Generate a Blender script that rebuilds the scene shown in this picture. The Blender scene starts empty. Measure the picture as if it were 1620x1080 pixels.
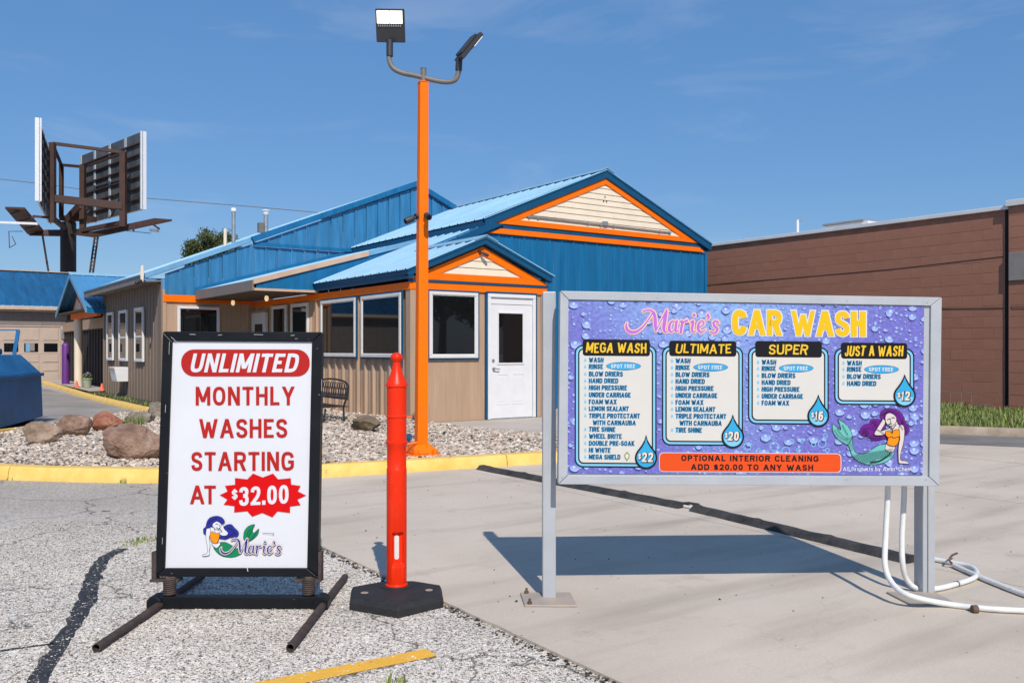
import bpy, bmesh, math, random
import numpy as np
from mathutils import Vector, Matrix, noise
random.seed(7); rng = np.random.default_rng(7)
PI = math.pi
C = bpy.context.scene.collection
scene = bpy.context.scene

# ------------------------------------------------------------------ camera, sky, sun
CAMH = 1.22; F = 1400.0; HY = 553.0
cam_d = bpy.data.cameras.new('camera'); cam = bpy.data.objects.new('camera', cam_d); C.objects.link(cam)
cam.location = (0, 0, CAMH); cam.rotation_euler = (PI/2, 0, 0)
cam_d.sensor_width = 36; cam_d.lens = 36*F/1620; cam_d.shift_y = 13/1620
cam_d.clip_start = .05; cam_d.clip_end = 3000
scene.camera = cam
SUN = Vector((.225, -1.0, .985)).normalized()          # towards the sun
sun_el = math.asin(SUN.z); sun_az = math.atan2(SUN.x, SUN.y)
w = bpy.data.worlds.new('World'); scene.world = w; w.use_nodes = True
nt = w.node_tree; nt.nodes.clear()
sky = nt.nodes.new('ShaderNodeTexSky'); sky.sky_type = 'NISHITA'; sky.sun_disc = False
sky.sun_elevation = sun_el; sky.sun_rotation = sun_az
sky.air_density = 1.0; sky.dust_density = 0.6; sky.ozone_density = 2.5; sky.altitude = 200
tc = nt.nodes.new('ShaderNodeTexCoord')
mp = nt.nodes.new('ShaderNodeMapping'); mp.inputs['Scale'].default_value = (1.6, 1.6, 7.0); mp.inputs['Rotation'].default_value = (0.05, .12, 0.3)
nz = nt.nodes.new('ShaderNodeTexNoise'); nz.inputs['Scale'].default_value = 2.2; nz.inputs['Detail'].default_value = 7; nz.inputs['Roughness'].default_value = .55; nz.inputs['Distortion'].default_value = .6
rp = nt.nodes.new('ShaderNodeValToRGB'); rp.color_ramp.elements[0].position = .54; rp.color_ramp.elements[1].position = .78
rp.color_ramp.elements[0].color = (0, 0, 0, 1); rp.color_ramp.elements[1].color = (.26, .26, .26, 1)
hs = nt.nodes.new('ShaderNodeHueSaturation'); hs.inputs['Saturation'].default_value = 1.22; hs.inputs['Hue'].default_value = .501; hs.inputs['Value'].default_value = 1.0
mx = nt.nodes.new('ShaderNodeMixRGB'); mx.inputs['Color2'].default_value = (6.0, 6.6, 8.0, 1)
bgd = nt.nodes.new('ShaderNodeBackground'); bgd.inputs['Strength'].default_value = .099
wo = nt.nodes.new('ShaderNodeOutputWorld')
L = nt.links.new
L(tc.outputs['Generated'], mp.inputs['Vector']); L(mp.outputs['Vector'], nz.inputs['Vector']); L(nz.outputs['Fac'], rp.inputs['Fac'])
L(sky.outputs['Color'], hs.inputs['Color']); hz = nt.nodes.new('ShaderNodeMixRGB'); hz.inputs['Fac'].default_value = .48; hz.inputs['Color2'].default_value = (1.5, 3.55, 7.4, 1); L(hs.outputs['Color'], hz.inputs['Color1']); L(hz.outputs['Color'], mx.inputs['Color1']); L(rp.outputs['Color'], mx.inputs['Fac'])
L(mx.outputs['Color'], bgd.inputs['Color']); L(bgd.outputs['Background'], wo.inputs['Surface'])
sd = bpy.data.lights.new('sun', 'SUN'); sd.energy = 4.25; sd.angle = math.radians(.5); sd.color = (1.0, .93, .84)
so = bpy.data.objects.new('sun', sd); C.objects.link(so); so.rotation_euler = (-SUN).to_track_quat('-Z', 'Y').to_euler(); so.location = (3, -10, 12)
scene.view_settings.view_transform = 'Standard'; scene.view_settings.look = 'None'
scene.view_settings.exposure = 0; scene.view_settings.gamma = 1; scene.view_settings.use_curve_mapping = False

def at(px, py, Y):                       # a point at depth Y metres, as it falls in the 1620x1080 photograph
    return Vector(((px-810)/F*Y, Y, CAMH+(HY-py)/F*Y))
def gnd(px, py, z=0):
    Y = F*(CAMH-z)/(py-HY); return Vector(((px-810)/F*Y, Y, z))

# ------------------------------------------------------------------ materials
def mat(name, col, rough=.6, var=.12, vscale=3.0, bump=0., bscale=40., spec=.5, metal=0., coat=0., vcol=None, detail=5, stretch=None, emit=None, estr=0.):
    m = bpy.data.materials.new(name); m.use_nodes = True; n = m.node_tree.nodes; l = m.node_tree.links.new
    b = n['Principled BSDF']; b.inputs['Roughness'].default_value = rough; b.inputs['Metallic'].default_value = metal
    b.inputs['Specular IOR Level'].default_value = spec; b.inputs['Coat Weight'].default_value = coat
    t = n.new('ShaderNodeTexCoord'); v = t.outputs['Object']
    if stretch:
        q = n.new('ShaderNodeMapping'); q.inputs['Scale'].default_value = stretch; l(v, q.inputs['Vector']); v = q.outputs['Vector']
    if var > 0:
        z = n.new('ShaderNodeTexNoise'); z.inputs['Scale'].default_value = vscale; z.inputs['Detail'].default_value = detail; z.inputs['Roughness'].default_value = .62; l(v, z.inputs['Vector'])
        r = n.new('ShaderNodeValToRGB'); e = r.color_ramp.elements; e[0].position = .3; e[1].position = .72
        c2 = vcol if vcol else tuple(min(1, c*(1+var)) for c in col)
        e[0].color = (*[c*(1-var) for c in col], 1); e[1].color = (*c2, 1)
        l(z.outputs['Fac'], r.inputs['Fac']); l(r.outputs['Color'], b.inputs['Base Color'])
        rr = n.new('ShaderNodeMapRange'); rr.inputs['To Min'].default_value = max(0, rough-.08); rr.inputs['To Max'].default_value = min(1, rough+.1)
        l(z.outputs['Fac'], rr.inputs['Value']); l(rr.outputs['Result'], b.inputs['Roughness'])
    else: b.inputs['Base Color'].default_value = (*col, 1)
    if bump > 0:
        z2 = n.new('ShaderNodeTexNoise'); z2.inputs['Scale'].default_value = bscale; z2.inputs['Detail'].default_value = 4; l(v, z2.inputs['Vector'])
        bb = n.new('ShaderNodeBump'); bb.inputs['Strength'].default_value = bump; bb.inputs['Distance'].default_value = .01
        l(z2.outputs['Fac'], bb.inputs['Height']); l(bb.outputs['Normal'], b.inputs['Normal'])
    if emit: b.inputs['Emission Color'].default_value = (*emit, 1); b.inputs['Emission Strength'].default_value = estr
    return m
M = {}
M['blue'] = mat('blue_painted_steel', (.006, .128, .29), .42, .18, 2.5, .05, 30, .35, stretch=(3, 3, .35))
M['blue_roof'] = mat('blue_roof_steel', (.25, .45, .60), .42, .12, 1.2, .05, 20, .7)
M['blue_dark_roof'] = mat('deep_blue_roof_steel', (.010, .095, .22), .45, .3, 1.2, .05, 20, .4, stretch=(3, .4, 1))
M['blue_mid_roof'] = mat('mid_blue_roof_steel', (.07, .25, .47), .45, .12, 1.2, .05, 20, .4)
M['blue_gable'] = mat('lighter_blue_steel', (.03, .175, .35), .42, .25, 2.5, .05, 30, .4, stretch=(3, 3, .35))  # lighter blue than the hall wall
M['tan_shade'] = mat('shaded_grey_brown_steel', (.20, .150, .115), .55, .10, 2.5, .05, 30, stretch=(3, 3, .4), spec=.3)  # grey-brown of the wing side, its shade put into the darker colour
M['blue_trim'] = mat('blue_trim_paint', (.004, .070, .16), .45, .12, 3, spec=.3)
M['blue_pale'] = mat('weathered_blue_trim', (.15, .34, .52), .45, .15, 3)
M['orange'] = mat('orange_trim_paint', (.90, .16, .000), .5, .07, 4, .05, 60, spec=.2)
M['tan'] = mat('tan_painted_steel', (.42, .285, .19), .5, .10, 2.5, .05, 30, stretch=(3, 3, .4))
M['tan_trim'] = mat('tan_trim_paint', (.55, .38, .26), .55, .12, 3)
M['grey_trim'] = mat('grey_brown_trim', (.20, .165, .145), .6, .12, 3)
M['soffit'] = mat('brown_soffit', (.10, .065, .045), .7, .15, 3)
M['cream'] = mat('cream_vinyl', (.76, .65, .50), .5, .05, 4)
M['white'] = mat('white_paint', (.70, .70, .71), .4, .04, 4)
M['offwhite'] = mat('offwhite_frame', (.66, .64, .60), .45, .06, 4)
M['glass'] = mat('dark_window_glass', (.006, .007, .008), .02, 0, spec=.5)
M['dark'] = mat('dark_fill', (.012, .011, .010), .9, .3, 4)
M['curtain'] = mat('dark_brown_strips', (.022, .016, .013), .8, .3, 5)
M['black'] = mat('black_powder_coat', (.006, .007, .009), .42, .3, 6, .08, 80, spec=.22)
M['blackwrought'] = mat('black_iron', (.02, .018, .017), .45, .3, 10)
M['rust'] = mat('rusty_dark_pipe', (.055, .038, .032), .75, .45, 25, .3, 90)
M['rubber'] = mat('black_rubber', (.018, .018, .020), .8, .35, 14, .3, 70)
M['rubberramp'] = mat('worn_grey_rubber', (.026, .026, .028), .85, .5, 9, .8, 40, vcol=(.06, .058, .055))
M['red'] = mat('red_orange_plastic', (.78, .024, .000), .36, .06, 5, .03, 40, spec=.28)
M['alu'] = mat('brushed_aluminium_paint', (.395, .415, .44), .42, .08, 5, .05, 50, spec=.6, stretch=(1, 1, 1))
M['galv'] = mat('galvanised_steel', (.38, .40, .42), .4, .2, 12, .1, 60, metal=.6)
M['plate'] = mat('weathered_base_plate', (.42, .39, .35), .6, .25, 9, .2, 60, vcol=(.46, .36, .27))
M['bolt'] = mat('rusty_bolt', (.12, .07, .045), .7, .3, 30)
M['hose'] = mat('white_pvc_conduit', (.70, .70, .68), .45, .1, 12, .05, 50)
M['pole_orange'] = mat('orange_pole_paint', (.92, .165, .000), .5, .06, 3, .04, 50, spec=.18)
M['lampgrey'] = mat('bronze_grey_metal', (.16, .145, .13), .5, .15, 10)
M['lampblack'] = mat('black_lamp_housing', (.03, .03, .035), .5, .2, 10)
M['led'] = mat('led_panel', (.9, .88, .8), .3, 0, emit=(1, .93, .78), estr=1.6)
M['bulb'] = mat('warm_bulb', (.9, .8, .5), .3, 0, emit=(1, .72, .38), estr=.7)
M['dumpster'] = mat('blue_dumpster_paint', (.006, .115, .30), .5, .25, 2.2, .15, 14, vcol=(.018, .17, .40), spec=.3)
M['purple'] = mat('purple_bollard_paint', (.12, .028, .19), .45, .1, 5)
M['terracotta'] = mat('pale_green_pot', (.30, .34, .24), .7, .2, 10)
M['salmon'] = mat('salmon_plastic', (.85, .16, .08), .5, .1, 10)
M['violet'] = mat('violet_flower', (.22, .16, .6), .7, .1, 10)
M['leaf'] = mat('grass_green', (.075, .125, .025), .7, .4, 6, vcol=(.16, .20, .05))
M['leafdark'] = mat('tree_leaf', (.035, .060, .015), .7, .4, 3, vcol=(.08, .11, .025))
M['bark'] = mat('bark', (.10, .075, .05), .9, .3, 12, .4, 30)
M['column'] = mat('dark_column_steel', (.018, .014, .014), .7, .3, 2)
M['bronze'] = mat('brown_painted_steel', (.060, .028, .020), .7, .3, 2, .1, 10)
M['bbpanel'] = mat('grey_blue_billboard_back', (.055, .075, .095), .7, .45, .8, vcol=(.13, .14, .15))
M['bbrib'] = mat('pale_billboard_rib', (.40, .47, .52), .6, .15, 2)
M['garagedoor'] = mat('beige_garage_door', (.46, .36, .29), .55, .05, 3)
M['coping'] = mat('pale_metal_coping', (.66, .66, .66), .5, .08, 2)
M['roofwhite'] = mat('white_membrane', (.78, .78, .78), .7, .06, 1)
M['signgrey'] = mat('grey_wall_panel', (.24, .22, .20), .7, .1, 4)
M['soil'] = mat('dark_soil', (.06, .045, .03), .95, .4, 8, .5, 40, vcol=(.07, .09, .025))
M['kerbgrey'] = mat('weathered_concrete_kerb', (.34, .27, .20), .9, .25, 6, .4, 60)

def kerb_yellow():
    m = mat('yellow_kerb_paint', (.80, .48, .09), .7, .08, 5, .25, 45, vcol=(.86, .60, .19)); n = m.node_tree.nodes; l = m.node_tree.links.new
    b = n['Principled BSDF']; src = b.inputs['Base Color'].links[0].from_socket
    t = n.new('ShaderNodeTexCoord'); z = n.new('ShaderNodeTexNoise'); z.inputs['Scale'].default_value = 11; z.inputs['Detail'].default_value = 9; z.inputs['Roughness'].default_value = .7; l(t.outputs['Object'], z.inputs['Vector'])
    r = n.new('ShaderNodeValToRGB'); r.color_ramp.elements[0].position = .63; r.color_ramp.elements[1].position = .70; l(z.outputs['Fac'], r.inputs['Fac'])
    x = n.new('ShaderNodeMixRGB'); x.inputs['Color2'].default_value = (.40, .30, .15, 1); l(r.outputs['Color'], x.inputs['Fac']); l(src, x.inputs['Color1']); l(x.outputs['Color'], b.inputs['Base Color'])
    return m
M['kerb'] = kerb_yellow()

def wear(key, col, scale, lo, hi, stretch=(1, 1, 1), amt=1.):
    m = M[key]; n = m.node_tree.nodes; l = m.node_tree.links.new; b = n['Principled BSDF']
    src = b.inputs['Base Color'].links[0].from_socket if b.inputs['Base Color'].links else None
    t = n.new('ShaderNodeTexCoord'); q = n.new('ShaderNodeMapping'); q.inputs['Scale'].default_value = stretch; q.inputs['Location'].default_value = (scale*.37, 1.7, .3); l(t.outputs['Object'], q.inputs['Vector'])
    z = n.new('ShaderNodeTexNoise'); z.inputs['Scale'].default_value = scale; z.inputs['Detail'].default_value = 8; z.inputs['Roughness'].default_value = .7; l(q.outputs['Vector'], z.inputs['Vector'])
    r = n.new('ShaderNodeMapRange'); r.inputs['From Min'].default_value = lo; r.inputs['From Max'].default_value = hi; r.inputs['To Max'].default_value = amt; l(z.outputs['Fac'], r.inputs['Value'])
    x = n.new('ShaderNodeMixRGB'); x.inputs['Color2'].default_value = (*col, 1); l(r.outputs['Result'], x.inputs['Fac'])
    if src: l(src, x.inputs['Color1'])
    else: x.inputs['Color1'].default_value = b.inputs['Base Color'].default_value
    l(x.outputs['Color'], b.inputs['Base Color'])
wear('pole_orange', (.35, .10, .02), 7, .66, .74, (1, 1, .5)); wear('pole_orange', (.55, .16, .05), 2.2, .56, .75, (1, 1, .4), .5)
wear('red', (.35, .02, .01), 30, .66, .72, (1, 1, .6), .7); wear('red', (.72, .10, .06), 5, .55, .8, (1, 1, .4), .5)
wear('black', (.50, .50, .48), 48, .685, .71, (.35, 1, 1.6)); wear('alu', (.22, .22, .21), 14, .66, .76, (1, 1, .3), .6)
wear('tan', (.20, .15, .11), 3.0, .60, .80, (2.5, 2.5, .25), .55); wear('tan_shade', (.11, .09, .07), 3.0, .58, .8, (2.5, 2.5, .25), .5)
wear('white', (.42, .40, .36), 16, .66, .78, (1, 1, .4), .5); wear('offwhite', (.36, .34, .30), 16, .64, .78, (1, 1, .4), .5)
wear('orange', (.60, .16, .03), 9, .62, .75, (1, 1, .5), .6); wear('blue', (.05, .16, .26), 2.2, .55, .8, (4, 4, .2), .6); wear('blue_gable', (.10, .26, .40), 2.2, .52, .8, (4, 4, .2), .6)
wear('blue_roof', (.13, .25, .34), 1.4, .56, .78, (1, 3, 1), .5); wear('dumpster', (.16, .07, .03), 9, .68, .74); wear('dumpster', (.05, .20, .38), 2.5, .55, .75, (1, 1, .3), .5)
wear('cream', (.50, .42, .32), 5, .60, .8, (1, 1, .4), .4); wear('hose', (.40, .38, .34), 18, .62, .75, (1, 1, 1), .6)

def asphalt():
    m = bpy.data.materials.new('worn_aggregate_asphalt'); m.use_nodes = True; n = m.node_tree.nodes; l = m.node_tree.links.new
    b = n['Principled BSDF']; b.inputs['Roughness'].default_value = .85; b.inputs['Specular IOR Level'].default_value = .3
    t = n.new('ShaderNodeTexCoord'); g = t.outputs['Object']
    w_ = n.new('ShaderNodeTexNoise'); w_.inputs['Scale'].default_value = 40; w_.inputs['Detail'].default_value = 2; l(g, w_.inputs['Vector'])
    wm = n.new('ShaderNodeMixRGB'); wm.blend_type = 'ADD'; wm.inputs['Fac'].default_value = .012; l(g, wm.inputs['Color1']); l(w_.outputs['Color'], wm.inputs['Color2'])
    v = n.new('ShaderNodeTexVoronoi'); v.inputs['Scale'].default_value = 135; l(wm.outputs['Color'], v.inputs['Vector'])
    r = n.new('ShaderNodeValToRGB'); e = r.color_ramp.elements
    e[0].position = 0; e[0].color = (.13, .115, .10, 1); e[1].position = 1; e[1].color = (1, .96, .88, 1)
    for p, c in ((.13, (.26, .22, .185)), (.20, (.72, .64, .55)), (.7, (.97, .88, .77))):
        k = e.new(p); k.color = (*c, 1)
    sp = n.new('ShaderNodeSeparateColor'); l(v.outputs['Color'], sp.inputs['Color']); l(sp.outputs['Red'], r.inputs['Fac'])
    ed = n.new('ShaderNodeTexVoronoi'); ed.feature = 'DISTANCE_TO_EDGE'; ed.inputs['Scale'].default_value = 135; l(wm.outputs['Color'], ed.inputs['Vector'])
    er = n.new('ShaderNodeMapRange'); er.inputs['From Min'].default_value = .02; er.inputs['From Max'].default_value = .16; er.inputs['To Min'].default_value = .66; er.inputs['To Max'].default_value = 1; l(ed.outputs['Distance'], er.inputs['Value'])
    mul = n.new('ShaderNodeMixRGB'); mul.blend_type = 'MULTIPLY'; mul.inputs['Fac'].default_value = 1; l(r.outputs['Color'], mul.inputs['Color1']); l(er.outputs['Result'], mul.inputs['Color2'])
    # large patches: older bitumen-rich areas are darker
    z = n.new('ShaderNodeTexNoise'); z.inputs['Scale'].default_value = 1.1; z.inputs['Detail'].default_value = 8; z.inputs['Roughness'].default_value = .7; l(g, z.inputs['Vector'])
    zr = n.new('ShaderNodeMapRange'); zr.inputs['From Min'].default_value = .35; zr.inputs['From Max'].default_value = .68; zr.inputs['To Min'].default_value = .78; zr.inputs['To Max'].default_value = 1.08; l(z.outputs['Fac'], zr.inputs['Value'])
    m2 = n.new('ShaderNodeMixRGB'); m2.blend_type = 'MULTIPLY'; m2.inputs['Fac'].default_value = 1; l(mul.outputs['Color'], m2.inputs['Color1']); l(zr.outputs['Result'], m2.inputs['Color2'])
    # the strip along the kerb has kept its dark binder
    sx = n.new('ShaderNodeSeparateXYZ'); l(g, sx.inputs['Vector'])
    ad = n.new('ShaderNodeMath'); ad.operation = 'MULTIPLY_ADD'; ad.inputs[1].default_value = 1.6; l(z.outputs['Fac'], ad.inputs[0]); l(sx.outputs['Y'], ad.inputs[2])
    yr = n.new('ShaderNodeMapRange'); yr.inputs['From Min'].default_value = 6.0; yr.inputs['From Max'].default_value = 7.9; yr.inputs['To Min'].default_value = 0; yr.inputs['To Max'].default_value = .62; l(ad.outputs[0], yr.inputs['Value'])
    m3 = n.new('ShaderNodeMixRGB'); m3.inputs['Color2'].default_value = (.31, .27, .23, 1); l(yr.outputs['Result'], m3.inputs['Fac']); l(m2.outputs['Color'], m3.inputs['Color1'])
    z5 = n.new('ShaderNodeTexNoise'); z5.inputs['Scale'].default_value = 30; z5.inputs['Detail'].default_value = 6; z5.inputs['Roughness'].default_value = .8; l(g, z5.inputs['Vector'])
    z6 = n.new('ShaderNodeMapRange'); z6.inputs['From Min'].default_value = .3; z6.inputs['From Max'].default_value = .7; z6.inputs['To Min'].default_value = .72; z6.inputs['To Max'].default_value = 1.40; l(z5.outputs['Fac'], z6.inputs['Value'])
    m5 = n.new('ShaderNodeMixRGB'); m5.blend_type = 'MULTIPLY'; m5.inputs['Fac'].default_value = 1; l(m3.outputs['Color'], m5.inputs['Color1']); l(z6.outputs['Result'], m5.inputs['Color2'])
    # cracks
    cw = n.new('ShaderNodeTexNoise'); cw.inputs['Scale'].default_value = 3.5; cw.inputs['Detail'].default_value = 6; l(g, cw.inputs['Vector'])
    ca = n.new('ShaderNodeMixRGB'); ca.blend_type = 'ADD'; ca.inputs['Fac'].default_value = .5; l(g, ca.inputs['Color1']); l(cw.outputs['Color'], ca.inputs['Color2'])
    cv = n.new('ShaderNodeTexVoronoi'); cv.feature = 'DISTANCE_TO_EDGE'; cv.inputs['Scale'].default_value = .8; l(ca.outputs['Color'], cv.inputs['Vector'])
    cr = n.new('ShaderNodeMapRange'); cr.inputs['From Min'].default_value = .003; cr.inputs['From Max'].default_value = .011; cr.inputs['To Min'].default_value = .35; cr.inputs['To Max'].default_value = 1; l(cv.outputs['Distance'], cr.inputs['Value'])
    m4 = n.new('ShaderNodeMixRGB'); m4.blend_type = 'MULTIPLY'; m4.inputs['Fac'].default_value = 1; l(m5.outputs['Color'], m4.inputs['Color1']); l(cr.outputs['Result'], m4.inputs['Color2'])
    l(m4.outputs['Color'], b.inputs['Base Color'])
    bp = n.new('ShaderNodeBump'); bp.inputs['Strength'].default_value = .8; bp.inputs['Distance'].default_value = .006; l(er.outputs['Result'], bp.inputs['Height']); l(bp.outputs['Normal'], b.inputs['Normal'])
    return m
M['asphalt'] = asphalt()

def concrete(name, a, c, streak=True):
    m = bpy.data.materials.new(name); m.use_nodes = True; n = m.node_tree.nodes; l = m.node_tree.links.new
    b = n['Principled BSDF']; b.inputs['Roughness'].default_value = .82; b.inputs['Specular IOR Level'].default_value = .35
    t = n.new('ShaderNodeTexCoord'); g = t.outputs['Object']
    z = n.new('ShaderNodeTexNoise'); z.inputs['Scale'].default_value = .7; z.inputs['Detail'].default_value = 9; z.inputs['Roughness'].default_value = .62; l(g, z.inputs['Vector'])
    r = n.new('ShaderNodeValToRGB'); e = r.color_ramp.elements; e[0].position = .3; e[1].position = .7; e[0].color = (*a, 1); e[1].color = (*c, 1); l(z.outputs['Fac'], r.inputs['Fac'])
    z2 = n.new('ShaderNodeTexNoise'); z2.inputs['Scale'].default_value = 90; z2.inputs['Detail'].default_value = 5; l(g, z2.inputs['Vector'])
    r2 = n.new('ShaderNodeMapRange'); r2.inputs['To Min'].default_value = .86; r2.inputs['To Max'].default_value = 1.12; l(z2.outputs['Fac'], r2.inputs['Value'])
    x = n.new('ShaderNodeMixRGB'); x.blend_type = 'MULTIPLY'; x.inputs['Fac'].default_value = 1; l(r.outputs['Color'], x.inputs['Color1']); l(r2.outputs['Result'], x.inputs['Color2'])
    # tyre grime streaks along the lane and small pits
    mp_ = n.new('ShaderNodeMapping'); mp_.inputs['Rotation'].default_value = (0, 0, math.radians(12)); mp_.inputs['Scale'].default_value = (.5, 3.2, 1); l(g, mp_.inputs['Vector'])
    z3 = n.new('ShaderNodeTexNoise'); z3.inputs['Scale'].default_value = .9; z3.inputs['Detail'].default_value = 7; l(mp_.outputs['Vector'], z3.inputs['Vector'])
    r3 = n.new('ShaderNodeMapRange'); r3.inputs['From Min'].default_value = .50; r3.inputs['From Max'].default_value = .76; r3.inputs['To Min'].default_value = 0; r3.inputs['To Max'].default_value = .62 if streak else .15; l(z3.outputs['Fac'], r3.inputs['Value'])
    x2 = n.new('ShaderNodeMixRGB'); x2.inputs['Color2'].default_value = (a[0]*.55, a[1]*.54, a[2]*.53, 1); l(r3.outputs['Result'], x2.inputs['Fac']); l(x.outputs['Color'], x2.inputs['Color1'])
    v = n.new('ShaderNodeTexVoronoi'); v.inputs['Scale'].default_value = 7; v.inputs['Randomness'].default_value = 1; l(g, v.inputs['Vector'])
    vr = n.new('ShaderNodeMapRange'); vr.inputs['From Min'].default_value = .03; vr.inputs['From Max'].default_value = .06; vr.inputs['To Min'].default_value = .45; vr.inputs['To Max'].default_value = 1; l(v.outputs['Distance'], vr.inputs['Value'])
    x3 = n.new('ShaderNodeMixRGB'); x3.blend_type = 'MULTIPLY'; x3.inputs['Fac'].default_value = 1; l(x2.outputs['Color'], x3.inputs['Color1']); l(vr.outputs['Result'], x3.inputs['Color2'])
    dz = n.new('ShaderNodeTexNoise'); dz.inputs['Scale'].default_value = 2.6; dz.inputs['Detail'].default_value = 10; dz.inputs['Roughness'].default_value = .75; l(g, dz.inputs['Vector'])
    dr = n.new('ShaderNodeMapRange'); dr.inputs['From Min'].default_value = .57; dr.inputs['From Max'].default_value = .72; dr.inputs['To Min'].default_value = 1; dr.inputs['To Max'].default_value = .80; l(dz.outputs['Fac'], dr.inputs['Value'])
    x4 = n.new('ShaderNodeMixRGB'); x4.blend_type = 'MULTIPLY'; x4.inputs['Fac'].default_value = 1; l(x3.outputs['Color'], x4.inputs['Color1']); l(dr.outputs['Result'], x4.inputs['Color2'])
    cw = n.new('ShaderNodeTexNoise'); cw.inputs['Scale'].default_value = 1.6; cw.inputs['Detail'].default_value = 8; l(g, cw.inputs['Vector'])
    ca = n.new('ShaderNodeMixRGB'); ca.blend_type = 'ADD'; ca.inputs['Fac'].default_value = .9; l(g, ca.inputs['Color1']); l(cw.outputs['Color'], ca.inputs['Color2'])
    cv = n.new('ShaderNodeTexVoronoi'); cv.feature = 'DISTANCE_TO_EDGE'; cv.inputs['Scale'].default_value = .33; l(ca.outputs['Color'], cv.inputs['Vector'])
    cr = n.new('ShaderNodeMapRange'); cr.inputs['From Min'].default_value = .0006; cr.inputs['From Max'].default_value = .0024; cr.inputs['To Min'].default_value = .93; cr.inputs['To Max'].default_value = 1; l(cv.outputs['Distance'], cr.inputs['Value'])
    x5 = n.new('ShaderNodeMixRGB'); x5.blend_type = 'MULTIPLY'; x5.inputs['Fac'].default_value = 1; l(x4.outputs['Color'], x5.inputs['Color1']); l(cr.outputs['Result'], x5.inputs['Color2'])
    l(x5.outputs['Color'], b.inputs['Base Color'])
    bp = n.new('ShaderNodeBump'); bp.inputs['Strength'].default_value = .25; bp.inputs['Distance'].default_value = .004; l(z2.outputs['Fac'], bp.inputs['Height']); l(bp.outputs['Normal'], b.inputs['Normal'])
    return m
M['concrete'] = concrete('broom_finished_concrete', (.50, .425, .34), (.61, .53, .44))
M['slab'] = concrete('pale_walk_concrete', (.40, .35, .30), (.54, .48, .42), False)
M['lane'] = concrete('grey_lane_asphalt', (.155, .148, .140), (.25, .238, .225))
M['drive'] = concrete('side_drive_asphalt', (.24, .215, .19), (.39, .355, .315))

def island_mat(name, stops, rough=.85, bump=0):
    m = bpy.data.materials.new(name); m.use_nodes = True; n = m.node_tree.nodes; l = m.node_tree.links.new
    b = n['Principled BSDF']; b.inputs['Roughness'].default_value = rough
    g = n.new('ShaderNodeNewGeometry'); r = n.new('ShaderNodeValToRGB'); e = r.color_ramp.elements
    e[0].position = stops[0][0]; e[0].color = (*stops[0][1], 1); e[1].position = stops[-1][0]; e[1].color = (*stops[-1][1], 1)
    for p, c in stops[1:-1]: k = e.new(p); k.color = (*c, 1)
    l(g.outputs['Random Per Island'], r.inputs['Fac'])
    t = n.new('ShaderNodeTexCoord'); z = n.new('ShaderNodeTexNoise'); z.inputs['Scale'].default_value = 60; l(t.outputs['Object'], z.inputs['Vector'])
    q = n.new('ShaderNodeMapRange'); q.inputs['To Min'].default_value = .75; q.inputs['To Max'].default_value = 1.2; l(z.outputs['Fac'], q.inputs['Value'])
    x = n.new('ShaderNodeMixRGB'); x.blend_type = 'MULTIPLY'; x.inputs['Fac'].default_value = 1; l(r.outputs['Color'], x.inputs['Color1']); l(q.outputs['Result'], x.inputs['Color2']); l(x.outputs['Color'], b.inputs['Base Color'])
    return m
M['pebble'] = island_mat('river_gravel', [(0, (.22, .175, .14)), (.25, (.48, .385, .30)), (.5, (.62, .515, .41)), (.75, (.68, .53, .41)), (1, (.86, .79, .69))])
M['blades'] = island_mat('grass_blades', [(0, (.09, .13, .02)), (.5, (.18, .25, .055)), (1, (.36, .36, .14))])
M['crown'] = island_mat('leaf_clumps', [(0, (.020, .032, .008)), (.5, (.05, .075, .018)), (1, (.13, .14, .04))])

def rock_mat(name, a, b_, c):
    m = bpy.data.materials.new(name); m.use_nodes = True; n = m.node_tree.nodes; l = m.node_tree.links.new
    b = n['Principled BSDF']; b.inputs['Roughness'].default_value = .85
    t = n.new('ShaderNodeTexCoord')
    z = n.new('ShaderNodeTexNoise'); z.inputs['Scale'].default_value = 4.5; z.inputs['Detail'].default_value = 9; z.inputs['Roughness'].default_value = .65; l(t.outputs['Object'], z.inputs['Vector'])
    r = n.new('ShaderNodeValToRGB'); e = r.color_ramp.elements; e[0].position = .32; e[0].color = (*a, 1); e[1].position = .7; e[1].color = (*c, 1); k = e.new(.5); k.color = (*b_, 1)
    l(z.outputs['Fac'], r.inputs['Fac']); l(r.outputs['Color'], b.inputs['Base Color'])
    z2 = n.new('ShaderNodeTexNoise'); z2.inputs['Scale'].default_value = 28; z2.inputs['Detail'].default_value = 8; l(t.outputs['Object'], z2.inputs['Vector'])
    bp = n.new('ShaderNodeBump'); bp.inputs['Strength'].default_value = .9; bp.inputs['Distance'].default_value = .03; l(z2.outputs['Fac'], bp.inputs['Height']); l(bp.outputs['Normal'], b.inputs['Normal'])
    return m

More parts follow.
